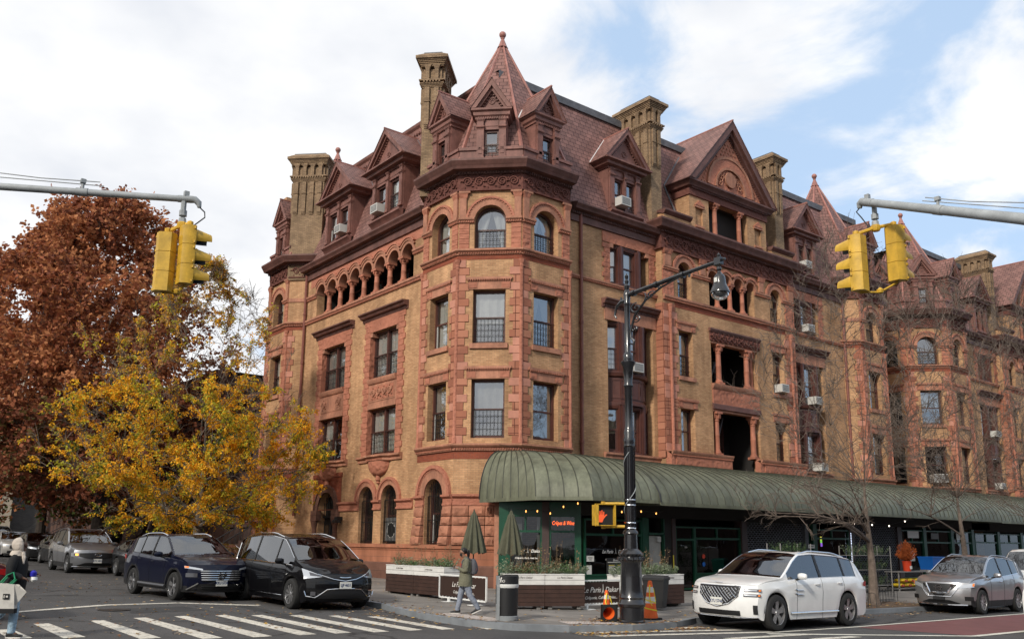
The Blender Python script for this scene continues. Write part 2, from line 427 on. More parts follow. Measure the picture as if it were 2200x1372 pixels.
# ================================================================== the apartment houses
OCT_A, OCT_S = 3.04, 2.52
def octagon_pts(cx, cy, a=OCT_A):
    r = a / cos(pi / 8)
    # starts at the back-left corner of the -x face, runs left to right seen from outside
    return [(cx + r * cos(w), cy + r * sin(w)) for w in [radians(157.5 + 45 * k) for k in range(8)]]
def face_frames(cx, cy):
    P = octagon_pts(cx, cy)
    return [frame(P[k][0], P[k][1], P[(k + 1) % 8][0] - P[k][0], P[(k + 1) % 8][1] - P[k][1]) for k in range(8)], P
def arch_contour(xc, hw, z0, zs, n=12):
    return [(xc - hw, z0), (xc + hw, z0)] + [(xc + hw * cos(pi * i / n), zs + hw * sin(pi * i / n)) for i in range(n + 1)]
def rect(x0, x1, z0, z1): return [(x0, z0), (x1, z0), (x1, z1), (x0, z1)]

WR = random.Random(12); plain('curtain_cream', (.62, .55, .40), .9, var=(.8, 1.05), scale=2.)
def window(root, T, xc, hw, z0, z1, depth=.3, zs=None, double=False, curtain='full', cm='curtain', fm='wood_brown', bars=True, name='window', room=.9, mid=None, label=None):
    """sash window filling an opening; zs = spring line of a round head"""
    m = MB(fm, T); g = MB('glass', T); y = depth
    if curtain == 'full' and not double and zs is None:      # every flat keeps its own blinds
        q = WR.random(); curtain = 'full' if q < .45 else 'top' if q < .8 else 'sides'
    if cm in ('curtain', 'curtain_dim'):
        q = WR.random(); cm = cm if q < .6 else ('curtain_dim' if q < .85 else 'curtain_cream')
    if bars and WR.random() < .3: bars = False
    top = z1 if zs is None else zs
    t = .075
    m.box(xc - hw, xc - hw + t, y, y + .12, z0, top); m.box(xc + hw - t, xc + hw, y, y + .12, z0, top)
    m.box(xc - hw + t, xc + hw - t, y, y + .12, z0, z0 + .08)
    if zs is None: m.box(xc - hw + t, xc + hw - t, y, y + .12, z1 - .09, z1)
    else: m.arch_ring(xc, zs, hw - t, hw, y, y + .12, 12)
    mz = mid or (z0 + (z1 - z0) * (.5 if zs is None else .48))
    spans = [(xc - hw + t, xc + hw - t)]
    if double:
        m.box(xc - .06, xc + .06, y - .03, y + .12, z0, z1 if zs is None else z1)
        spans = [(xc - hw + t, xc - .06), (xc + .06, xc + hw - t)]
    for a, b in spans:
        m.box(a, b, y + .03, y + .1, mz - .03, mz + .03)
        m.box(a, a + .04, y + .05, y + .1, z0 + .08, mz - .03, 'frame_white' if rnd.random() < .3 else fm); m.box(b - .04, b, y + .05, y + .1, z0 + .08, mz - .03)
        m.box(a + .04, b - .04, y + .05, y + .1, z0 + .08, z0 + .13)
    # glass
    if zs is None: pts = rect(xc - hw + t, xc + hw - t, z0 + .08, z1 - .09)
    else: pts = arch_contour(xc, hw - t, z0 + .08, zs, 12)[:-1] if False else arch_contour(xc, hw - t, z0 + .08, zs, 12)
    g.poly([(x, y + .075, z) for x, z in pts])
    # dark room behind (open box)
    n = len(pts)
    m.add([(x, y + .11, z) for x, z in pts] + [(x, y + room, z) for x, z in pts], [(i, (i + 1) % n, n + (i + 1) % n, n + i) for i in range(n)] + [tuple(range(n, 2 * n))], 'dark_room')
    # curtains
    def drape(x0, x1, za, zb, pull=0.):
        rows = []; k = max(4, int((x1 - x0) / .06)); ph = rnd.random() * 6
        for j in range(4):
            f = j / 3; row = []
            for i in range(k + 1):
                s_ = i / k; x = x0 + (x1 - x0) * s_
                if pull: x = (x0 + (x1 - x0) * s_ * (1 - pull * f)) if pull > 0 else (x1 - (x1 - x0) * (1 - s_) * (1 + pull * f))
                zt = zb
                if zs is not None: zt = min(zb, zs + sqrt(max((hw - t) ** 2 - (x - xc) ** 2, 0.)) - .005)
                row.append((x, y + .17 + .03 * sin(ph + s_ * k * 1.3), zt + (za - zt) * f))
            rows.append(row)
        m.grid(rows, cm, True)
    a, b = xc - hw + t, xc + hw - t
    if curtain == 'full': drape(a, b, z0 + .1, z1 - .09)
    elif curtain == 'top': drape(a, b, mz - rnd.random() * .3, z1 - .09)
    elif curtain == 'low': drape(a, b, z0 + .1, mz + .1)
    elif curtain == 'sides': drape(a, xc + .0, z0 + .1, z1 - .09, .75); drape(xc - .0, b, z0 + .1, z1 - .09, -.75)
    elif curtain == 'left': drape(a, xc, z0 + .1, z1 - .09, .2)
    if bars:
        k = int(2 * hw / .13)
        for i in range(1, k): m.box(xc - hw + 2 * hw * i / k - .006, xc - hw + 2 * hw * i / k + .006, y - .03, y - .018, z0 + .08, mz, 'iron')
        for i in range(5):
            z = z0 + .12 + (mz - z0 - .15) * i / 4
            m.box(xc - hw, xc + hw, y - .034, y - .022, z, z + .014, 'iron')
    o = m.build(name, root)
    if label: o['label'] = label
    g.build('pane', o)
    return o

def column(m, x, y, z0, z1, r=.13, mat='column_stone', cap=.3, T=None):
    m.box(x - r * 1.55, x + r * 1.55, y - r * 1.55, y + r * 1.55, z0, z0 + .1, mat)
    h = z1 - z0
    prof = [(r * 1.45, .1), (r * 1.45, .14), (r * 1.2, .18), (r * 1.25, .21), (r * 1.02, .24), (r, h * .45), (r * 1.06, h * .46), (r * .97, h * .48), (r * .9, h - cap - .03), (r * 1.12, h - cap), (r * .95, h - cap + .03), (r * 1.1, h - cap * .6), (r * 1.55, h - .1)]
    m.lathe(prof, x, y, z0, 12, mat)
    for k in range(6):     # leaves of the capital
        a = k * pi / 3 + .3
        m.taper(x + r * 1.25 * cos(a) - .03, x + r * 1.25 * cos(a) + .03, y + r * 1.25 * sin(a) - .03, y + r * 1.25 * sin(a) + .03, z1 - cap * .75, z1 - .1, -.02, -.02, mat)
    m.box(x - r * 1.7, x + r * 1.7, y - r * 1.7, y + r * 1.7, z1 - .1, z1, mat)

def dentils(m, x0, x1, y, z0, z1, w=.06, gap=.07, d=.06, mat=None):
    n = int((x1 - x0) / (w + gap)); st = (x1 - x0) / max(n, 1)
    for i in range(n): m.box(x0 + i * st + (st - w) / 2, x0 + i * st + (st + w) / 2, y - d, y, z0, z1, mat)
def bead_ring(m, xc, zs, r, y, n=22, s=.035, mat=None, a0=0, a1=pi):
    for i in range(n + 1):
        a = a0 + (a1 - a0) * i / n; x, z = xc + r * cos(a), zs + r * sin(a)
        m.box(x - s, x + s, y - s, y, z - s, z + s, mat)
def quoins(m, x0, side, z0, z1, y=0., w=(.30, .44), h=.31, mat='quoin', d=.035):
    """side=+1: blocks grow to the right of x0"""
    n = max(1, int(round((z1 - z0) / h))); hh = (z1 - z0) / n
    for i in range(n):
        ww = w[i % 2]; a, b = (x0, x0 + ww) if side > 0 else (x0 - ww, x0)
        m.box(a, b, y - d, y + .02, z0 + i * hh + .008, z0 + (i + 1) * hh - .008, rnd.choice(['quoin', 'quoin', 'quoin_dark', 'quoin_pale']) if mat == 'quoin' else mat)
def scrolls(m, x0, x1, y, zc, r=.22, mat='frieze'):
    """raised foliage scrolls along a frieze"""
    n = max(1, int((x1 - x0) / (r * 2.3))); st = (x1 - x0) / n
    for i in range(n):
        xc = x0 + (i + .5) * st; sg = 1 if i % 2 else -1; pts = []
        for k in range(17):
            a = k / 16 * 3.6 * pi; rr = r * (1 - .82 * k / 16)
            pts.append((xc + sg * rr * cos(a), y - .03, zc + rr * sin(a)))
        m.tube(pts, [.045 - .02 * k / 16 for k in range(17)], 5, mat)
        for k in range(5):
            a = k * 2 * pi / 5 + .4; xx, zz = xc + (r + .05) * cos(a), zc + (r + .05) * sin(a)
            m.tube([(xx, y - .02, zz), (xx + .09 * cos(a + .9), y - .04, zz + .09 * sin(a + .9))], [.04, .012], 5, mat)
def hood(m, x0, x1, z0, z1, d=.34, mat='cornice', y=0.):
    h = z1 - z0
    m.sweep([(x0 + d * .4, y), (x1 - d * .4, y)], [(0, z0), (.06, z0), (.06, z0 + h * .3), (d * .6, z0 + h * .42), (d * .75, z0 + h * .7), (d, z0 + h * .8), (d, z1 - .02), (0, z1)], mat=mat)
    dentils(m, x0 + d * .4 + .03, x1 - d * .4 - .03, y - .06, z0 + h * .1, z0 + h * .32, .05, .05, .04, mat)
def hood_T(m, T, *a, **k):
    o = m.T; m.T = o; hood(m, *a, **k)

def pediment(m, xc, hw, z0, zp, y, depth, th=.2, mat='dormer_paint', over=.16, roofmat='slate', tymp='dormer_paint'):
    """raking cornice + tympanum at y, roof running back by depth"""
    L = hypot(hw, zp - z0); ux, uz = hw / L, (zp - z0) / L
    # tympanum, recessed
    m.prism([(xc - hw + .1, z0), (xc + hw - .1, z0), (xc, zp - .12)], y + .12, y + .3, tymp)
    # raking bars with two steps
    for sg in (-1, 1):
        for (o0, o1, yy) in ((0, th, y - over), (th, th * 1.55, y - over * .3)):
            a = (xc + sg * hw, z0); nx, nz = -sg * uz, -ux     # inward normal
            p = [(a[0] + nx * o0, a[1] + nz * o0), (xc, zp - o0 * L / hw), (xc, zp - o1 * L / hw), (a[0] + nx * o1, a[1] + nz * o1)]
            # clip below z0
            q = [(px, max(pz, z0)) for px, pz in p]
            q[3] = (xc + sg * (hw - o1 * L / (zp - z0)), z0); q[0] = (xc + sg * (hw - o0 * L / (zp - z0)), z0)
            if sg < 0: q = q[::-1]
            m.prism(q if _ccw(q) else q[::-1], yy, y + .2, mat)
        # beads under the rake
        n = int(L / .13)
        for i in range(1, n - 1):
            f = i / n; off = th * 1.75
            x = xc + sg * (hw * (1 - f)) - sg * uz * off; z = z0 + (zp - z0) * f - ux * off
            if z > z0 + .05: m.box(x - .028, x + .028, y + .05, y + .13, z - .03, z + .03, mat)
        # roof slope (thin slab, slates)
        a0 = (xc + sg * (hw + .04), z0 - .02); b0 = (xc, zp + .035)
        q = [a0, b0, (b0[0], b0[1] - .03), (a0[0], a0[1] - .03)]
        m.prism(q if _ccw(q) else q[::-1], y - over - .03, y + depth, roofmat)
    m.box(xc - .035, xc + .035, y - over - .05, y + depth, zp + .01, zp + .07, 'hip')
def _ccw(q):
    return sum(q[i][0] * q[(i + 1) % len(q)][1] - q[(i + 1) % len(q)][0] * q[i][1] for i in range(len(q))) > 0

def dormer(root, T, xc, y, zb, wins, wz, z_ent, z_ped, z_peak, hw, ehw, depth, curt='full', cm='curtain', sill=True, pil=None, flash=None, black=False):
    """wins: list of (x0, x1); body half width hw; eave half width ehw"""
    m = MB('dormer_paint', T)
    xs = [xc - hw] + [v for w in wins for v in w] + [xc + hw]
    zt = wz[1]
    for i in range(0, len(xs), 2): m.box(xs[i], xs[i + 1], y, y + .18, zb, zt)          # piers between lights
    m.box(xc - hw, xc + hw, y, y + .18, zt, z_ent)                                          # head
    for a, b in wins:
        if wz[0] > zb: m.box(a, b, y + .01, y + .18, zb, wz[0])
        m.box(a - .05, b + .05, y - .04, y, zt, zt + .07); m.box(a + .02, b - .02, y - .02, y + .001, zt + .16, z_ent - .1)
    for sg in (-1, 1):                                                                     # cheeks
        x = xc + sg * hw
        m.box(x - .06 if sg > 0 else x, x if sg > 0 else x + .06, y + .18, y + depth, zb, z_ent)
    # pilasters with caps in front of every pier
    for i in range(0, len(xs), 2):
        c = (xs[i] + xs[i + 1]) / 2; w = min(.15, (xs[i + 1] - xs[i]) * .42)
        if i == 0: c = xs[i + 1] - w - .02
        if i == len(xs) - 2: c = xs[i] + w + .02
        zm = wz[0] + (zt - wz[0]) * .98
        m.box(c - w, c + w, y - .1, y + .001, wz[0] + .02, zm); m.box(c - w * .55, c + w * .55, y - .12, y - .1, wz[0] + .15, zm - .25)
        m.taper(c - w, c + w, y - .1, y, zm, zm + .16, -.05, -.05); m.lathe([(.055, -w - .02), (.055, w + .02)], c, y - .12, zm + .12, 8, axis='x')
        m.box(c - w * .9, c + w * .9, y - .1, y, zm + .16, z_ent - .12); m.taper(c - w, c + w, y - .1, y, z_ent - .12, z_ent, -.04, -.04)
        dentils(m, c - w, c + w, y - .12, z_ent - .07, z_ent, .03, .03, .03)
        m.box(c - w - .03, c + w + .03, y - .14, y, wz[0] - .06, wz[0] + .02)
    # entablature wrapping three sides
    h = z_ped - z_ent; p = ehw - hw
    path = [(xc - hw, y + depth * .9), (xc - hw, y), (xc + hw, y), (xc + hw, y + depth * .9)]
    m.sweep(path, [(0, z_ent), (.05, z_ent), (.05, z_ent + h * .2), (p * .55, z_ent + h * .35), (p * .6, z_ent + h * .65), (p, z_ent + h * .8), (p, z_ped), (0, z_ped)])
    dentils(m, xc - hw + .05, xc + hw - .05, y - .05, z_ent + .01, z_ent + h * .22, .04, .05, .04)
    pediment(m, xc, ehw, z_ped, z_peak, y - p * .35, depth, th=.17)
    # ornament in the tympanum
    zc = z_ped + (z_peak - z_ped) * .3; pts = [(xc + .16 * cos(k * pi / 6) * (1 - k / 30), y + .0 - p * .35 + .11, zc + .16 * sin(k * pi / 6) * (1 - k / 30)) for k in range(20)]
    m.tube(pts, .028, 5)
    for sg in (-1, 1): m.tube([(xc, y - p * .35 + .1, z_ped + .05), (xc + sg * .2, y - p * .35 + .1, z_ped + .12), (xc + sg * .32, y - p * .35 + .1, z_ped + .06)], .025, 5)
    if sill:
        m.sweep([(xc - hw - .02, y), (xc + hw + .02, y)], [(0, zb - .32), (.05, zb - .3), (.12, zb - .18), (.26, zb - .08), (.26, zb), (0, zb + .02)])
    if flash: m.prism([(xc + flash * ehw, z_ped - .02), (xc + flash * (ehw + .06), z_ped), (xc + flash * (ehw * .05), z_peak + .06), (xc, z_peak)][::int(flash)] if False else rect(xc + flash * ehw - .04, xc + flash * ehw + .04, z_ped - .03, z_ped + .05), y + depth * .2, y + depth, 'flash_white')
    o = m.build('dormer', root)
    for i, (a, b) in enumerate(wins):
        window(o, T, (a + b) / 2, (b - a) / 2, wz[0], wz[1], y + .05, curtain=curt[i % len(curt)] if isinstance(curt, list) else curt, cm=cm, room=.6, bars=(i % 2 == 1 or len(wins) == 1))
    return o

def chimney(root, cx, cy, dx, dy, w, d, z0, zt, ribs=4):
    """dx, dy: direction of the wide face (left to right seen from outside)"""
    T = frame(cx, cy, dx, dy); m = MB('brick_chimney', T)
    a, b = w / 2, d / 2
    m.box(-a, a, -b, b, z0, zt - .75)
    zr = zt - 3.5 if zt - z0 > 4.5 else z0 + .4
    for (T2, hw_, hd, nr) in ((T, a, b, ribs), (T @ Matrix.Rotation(pi / 2, 4, 'Z'), b, a, max(2, int(ribs * d / w + .5))), (T @ Matrix.Rotation(-pi / 2, 4, 'Z'), b, a, max(2, int(ribs * d / w + .5))), (T @ Matrix.Rotation(pi, 4, 'Z'), a, b, ribs)):
        m.T = T2
        for i in range(nr):
            rw = .3 * hw_ / (ribs * .22) if False else min(.13, hw_ / nr * .5)
            x = -hw_ + (i + .5) * 2 * hw_ / nr
            for k in range(3): m.box(x - rw, x + rw, -hd - .03 * (k + 1), -hd, zr + .07 * k, zr + .07 * (k + 1))
            m.box(x - rw, x + rw, -hd - .09, -hd, zr + .21, zt - 2.3)
            m.box(x - rw - .02, x + rw + .02, -hd - .12, -hd, zt - 2.3, zt - 2.24)
            m.box(x - rw, x + rw, -hd - .11, -hd, zt - 2.24, zt - 1.62)
            m.box(x - rw * .8, x + rw * .8, -hd - .13, -hd, zt - 1.3, zt - .8)
            m.taper(x - rw * .8, x + rw * .8, -hd - .13, -hd, zt - .8, zt - .62, -.09, -.04)
        E_ = 1 if hw_ == a else 0
        for k in range(4): m.box(-hw_ - .03 * (k + 1) * E_, hw_ + .03 * (k + 1) * E_, -hd - .03 * (k + 1), -hd, zt - 1.62 + .05 * k, zt - 1.62 + .05 * (k + 1))
        dentils(m, -hw_, hw_, -hd - .12, zt - 1.42, zt - 1.34, .07, .06, .05)
        m.box(-hw_ - .16 * E_, hw_ + .16 * E_, -hd - .16, -hd, zt - 1.34, zt - 1.28)
    m.T = T
    for k in range(5):
        e = .1 + .035 * k; m.box(-a - e, a + e, -b - e, b + e, zt - .66 + .06 * k, zt - .6 + .06 * k)
    m.taper(-a - .3, a + .3, -b - .3, b + .3, zt - .36, zt - .22, 0, 0)
    m.taper(-a - .29, a + .29, -b - .29, b + .29, zt - .22, zt, .28, .28)
    m.box(-a, a, -b, b, zt, zt + .05, 'flashing')
    return m.build('chimney', root)

def octagon_tower(root, W, TR, CO, FR, cx, cy, faces=(0, 1, 2), z_low=-1.9, ground=True, curts=None, spire=True, winfaces=None):
    FR = MB('frieze')
    """W walls, TR stone trim, CO cornice, FR frieze (mesh builders shared by the whole house)"""
    FRM, P = face_frames(cx, cy); S = OCT_S; C = S / 2
    winfaces = winfaces or faces
    for k in faces:
        T = FRM[k]
        for m in (W, TR, CO, FR): m.T = T
        holes = []
        if k in winfaces:
            holes = [rect(C - .64, C + .64, 3.86, 6.13), rect(C - .64, C + .64, 7.51, 9.67), arch_contour(C, .63, 11.32, 12.5)]
            if ground and k == 0: holes.append(arch_contour(C, .64, -.11, 1.74))
        W.wall([(0, z_low), (S, z_low), (S, 13.8), (0, 13.8)], holes, 0, .38, 'brick')
        W.box(0, S, -.012, 0.0, 10.88, 11.07, 'brick_red'); W.box(0, S, -.012, 0, 3.08, 3.37, 'brick_red')
        if k not in winfaces:
            TR.box(0, S, -.05, 0, 12.4, 12.6, 'terracotta_plain')
            quoins(TR, 0, 1, 3.65, 10.88); quoins(TR, S, -1, 3.65, 10.88)
            continue
        # storey 2 and 3 windows
        for (z0, z1, h0) in ((3.86, 6.13, 6.52), (7.51, 9.67, 10.06)):
            TR.box(C - .84, C + .84, -.035, 0, z1, z1 + .33, 'terracotta_plain'); TR.box(C - .82, C - .48, -.055, -.03, z1 + .05, z1 + .28, 'terracotta_carved'); TR.box(C + .48, C + .82, -.055, -.03, z1 + .05, z1 + .28, 'terracotta_carved')
            TR.box(C - .9, C + .9, -.1, 0, h0, h0 + .09, 'terracotta_plain'); dentils(TR, C - .88, C + .88, -.06, h0 - .06, h0, .045, .045, .045, 'terracotta_fine')
            if z0 > 5: TR.box(C - .74, C + .74, -.09, .02, z0 - .2, z0, 'terracotta_plain')
        quoins(TR, 0.02, 1, 3.65, 10.88); quoins(TR, S - .02, -1, 3.65, 10.88)
        # top storey
        TR.arch_ring(C, 12.5, .63, .90, -.05, .02, 16, 'terracotta_plain'); TR.arch_ring(C, 12.5, .90, .985, -.1, 0, 16, 'terracotta_fine'); bead_ring(TR, C, 12.5, .87, -.05, 22, .026, 'terracotta_fine')
        for (a, b) in ((0, C - .63), (C + .63, S)):
            TR.sweep([(a, 0), (b, 0)], [(0, 12.38), (.07, 12.4), (.07, 12.46), (.14, 12.52), (.14, 12.6), (0, 12.62)], mat='terracotta_plain')
            dentils(TR, a, b, -.07, 12.41, 12.47, .04, .04, .04, 'terracotta_fine')
            TR.box(a, b, -.03, 0, 11.3, 11.34, 'terracotta_plain')
        for (a, b) in ((.03, .42), (S - .42, S - .03)):
            n = 5
            for i in range(n): TR.box(a, b, -.04, 0, 11.32 + i * .21 + .01, 11.32 + (i + 1) * .21 - .005, 'terracotta_carved')
            TR.box(a + (.0 if a < 1 else .12), b - (.12 if a < 1 else 0), -.09, 0, 12.62, 13.42, 'terracotta_plain'); TR.taper(a + (.0 if a < 1 else .1), b - (.1 if a < 1 else 0), -.09, 0, 13.42, 13.62, -.05, -.05, 'terracotta_carved'); TR.box(a - .03, b + .03, -.15, 0, 13.62, 13.7, 'terracotta_plain')
        cc = (curts or {}).get(k, ['full', 'full', 'sides'])
        window(root, T, C, .64, 3.86, 6.13, .26, curtain=cc[0]); window(root, T, C, .64, 7.51, 9.67, .26, curtain=cc[1])
        window(root, T, C, .63, 11.32, 13.13, .28, zs=12.5, curtain=cc[2])
        if ground and k in (0, 1):
            TR.sweep([(0, 0), (S, 0)] if k == 1 else [(0, 0), (C - .66, 0)], [(0, 1.33), (.09, 1.35), (.09, 1.42), (.05, 1.44), (.05, 1.6), (.1, 1.63), (.17, 1.68), (.17, 1.75), (0, 1.77)], mat='terracotta_fine')
            if k == 0: TR.sweep([(C + .66, 0), (S, 0)], [(0, 1.33), (.09, 1.35), (.09, 1.42), (.05, 1.44), (.05, 1.6), (.1, 1.63), (.17, 1.68), (.17, 1.75), (0, 1.77)], mat='terracotta_fine')
            # battered rock faced stone, course by course
            hs = [1.35, .95, .62, .22, -.11]
            segs = [(0., C - .66), (C + .66, S)] if k == 0 else [(0., 1.62)]
            for (a, b) in segs:
                for i in range(4):
                    z1, z0 = hs[i], hs[i + 1]; d0 = .06 + .05 * i; x = a
                    while x < b - .05:
                        w = min(b - x, .62 if (b - a) > .8 else b - a)
                        if b - x - w < .25: w = b - x
                        dd = rnd.random() * .035
                        a0_, a1_, b0_, b1_ = x + .012, x + w - .012, z0 + .014, z1 - .014; nx_, nz_ = 6, 4
                        TR.grid([[(a0_ + (a1_ - a0_) * p / nx_, -d0 - (.05 * (1 - q / nz_)) - (rnd.uniform(.02, .10) if 0 < p < nx_ and 0 < q < nz_ else 0), b0_ + (b1_ - b0_) * q / nz_) for p in range(nx_ + 1)] for q in range(nz_ + 1)], 'rustic', False)
                        TR.add([(a0_, -d0 - .05, b0_), (a1_, -d0 - .05, b0_), (a1_, -d0, b1_), (a0_, -d0, b1_), (a0_, .0, b0_), (a1_, .0, b0_), (a1_, .0, b1_), (a0_, .0, b1_)],
                               [(1, 5, 6, 2), (4, 0, 3, 7), (3, 2, 6, 7), (4, 5, 1, 0)], 'rustic')
                        x += w
            if k == 0:
                TR.arch_ring(C, 1.75, .64, 1.02, -.06, .02, 16, 'terracotta_plain'); TR.arch_ring(C, 1.75, 1.02, 1.16, -.13, 0, 16, 'terracotta_fine'); bead_ring(TR, C, 1.75, .99, -.06, 26, .03, 'terracotta_fine')
                window(root, T, C, .64, -.11, 2.38, .32, zs=1.74, curtain='none', bars=False)
                iron_grille(root, T, C, .63, -.11, 1.74, .14)
    # corner colonnettes
    for m in (W, TR, CO, FR): m.T = Matrix.Identity(4)
    vis = [P[i] for i in range(min(faces), max(faces) + 2)]
    for (x, y) in vis:
        TR.lathe([(.10, 3.66), (.10, 3.85), (.075, 3.9), (.075, 10.55), (.1, 10.6), (.08, 10.64), (.15, 10.86)], x, y, 0, 8, 'terracotta_fine')
    # belts, frieze, cornice, parapet follow the octagon
    path = vis
    TR.sweep(path, [(0, 11.07), (.06, 11.07), (.06, 11.13), (.12, 11.17), (.18, 11.22), (.18, 11.29), (0, 11.31)], mat='terracotta_plain')
    TR.sweep(path, [(0, 3.37), (.08, 3.38), (.08, 3.48), (.14, 3.5), (.2, 3.58), (.2, 3.64), (0, 3.66)], mat='terracotta_plain')
    FR.sweep(path, [(0, 13.72), (.12, 13.72), (.12, 13.78), (.06, 13.8), (.06, 14.4), (.1, 14.42)], mat='frieze')
    CO.sweep(path, [(0, 14.4), (.14, 14.4), (.14, 14.46), (.2, 14.5), (.45, 14.52), (.5, 14.62), (.53, 14.66), (.62, 14.8), (.62, 14.88), (.1, 14.95)], mat='cornice')
    for k in faces:
        for m in (TR, CO, FR): m.T = FRM[k]
        dentils(CO, -.05, S + .05, -.14, 14.41, 14.49, .06, .05, .06, 'cornice')
        scrolls(FR, .1, S - .1, -.06, 14.1, .2)
        dentils(TR, 0, S, -.06, 11.1, 11.16, .05, .045, .05, 'terracotta_fine'); dentils(TR, 0, S, -.08, 3.42, 3.48, .05, .045, .05, 'terracotta_fine')
    for m in (W, TR, CO, FR): m.T = Matrix.Identity(4)
    FR.build('frieze', root)
    if not spire: return
    # spire
    RO = MB('slate')
    def ring(a, z): return [(x, y, z) for x, y in octagon_pts(cx, cy, a)]
    r0, r1 = ring(3.14, 14.95), ring(2.24, 17.2)
    ap = (cx, cy, 22.1)
    for i in range(8):
        j = (i + 1) % 8
        RO.quad(r0[i], r0[j], r1[j], r1[i]); RO.poly([r1[i], r1[j], ap])
    sp = RO.build('spire', root)
    HP = MB('hip')
    for i in range(8):
        HP.tube([r0[i], r1[i]], [.085, .075], 5); HP.tube([r1[i], (cx * .985 + r1[i][0] * .015, cy * .985 + r1[i][1] * .015, 22.0)], [.08, .055], 5)
    HP.lathe([(.26, 21.75), (.22, 21.8), (.07, 22.2), (.1, 22.24), (.1, 22.26)], cx, cy, 0, 8); HP.lathe([(.03, 22.22)] + [(.16 * sin(a), 22.42 - .16 * cos(a)) for a in [radians(20 * i) for i in range(1, 10)]], cx, cy, 0, 12)
    HP.build('hip_ridge', sp)
    for k in winfaces:
        T = FRM[k]; CO.T = T
        for (a, b) in ((-.02, C - .3), (C + .3, S + .02)):
            CO.box(a, b, -.1, .25, 14.93, 15.42, 'dormer_paint'); CO.box(a - .02, b + .02, -.16, .25, 15.42, 15.54, 'dormer_paint')
        CO.T = Matrix.Identity(4)
        dormer(root, T, C, -.04, 15.54, [(C - .29, C + .29)], (15.12, 16.32), 16.78, 17.2, 18.48, .62, .84, 1.38, curt='low' if k != 1 else 'none', sill=False)

def iron_grille(root, T, xc, hw, z0, zs, y):
    m = MB('iron', T); n = 11
    for i in range(n + 1):
        x = xc - hw + 2 * hw * i / n
        m.box(x - .011, x + .011, y, y + .02, z0, zs + sqrt(max(hw * hw - (x - xc) ** 2, 0)))
    for z in (z0 + .12, z0 + (zs - z0) * .5, zs): m.box(xc - hw, xc + hw, y + .02, y + .04, z, z + .03)
    return m.build('window_grille', root)

def triple_light(root, T, xc, hw, z0, z1, y, curt, cmx):
    """shallow wooden bow of three lights; returns nothing, adds 'window' parts"""
    a = hw * .44
    m = MB('wood_brown', T)
    for sg in (-1, 1):
        x = xc + sg * a
        m.box(x - .17, x + .17, y - .12, y + .1, z0, z1); m.box(x - .09, x + .09, y - .16, y - .12, z0, z1); m.box(x - .04, x + .04, y - .18, y - .16, z0 + .05, z1 - .05)
        m.box(xc + sg * hw - .06, xc + sg * hw + .06, y + .35, y + .5, z0, z1)
    m.sweep([(xc - hw, y + .42), (xc - a - .1, y - .02), (xc + a + .1, y - .02), (xc + hw, y + .42)], [(0, z1 - .16), (.06, z1 - .16), (.1, z1 - .04), (.1, z1), (0, z1)])
    m.sweep([(xc - hw, y + .42), (xc - a - .1, y - .02), (xc + a + .1, y - .02), (xc + hw, y + .42)], [(0, z0), (.12, z0), (.12, z0 + .06), (.02, z0 + .1)])
    o = m.build('window_bow', root)
    window(o, T, xc, a - .15, z0 + .06, z1 - .12, y, curtain=curt[1], cm=cmx[1], room=.6)
    for sg in (-1, 1):
        x0, x1 = (xc - hw + .04, xc - a - .12) if sg < 0 else (xc + a + .12, xc + hw - .04)
        ya, yb = (y + .4, y + .02) if sg < 0 else (y + .02, y + .4)
        d = Vector((x1 - x0, yb - ya)); L = d.length
        T2 = T @ frame(x0, ya, d.x, d.y)
        window(o, T2, L / 2, L / 2 - .02, z0 + .06, z1 - .12, 0., curtain=curt[1 + sg], cm=cmx[1 + sg], room=.5)

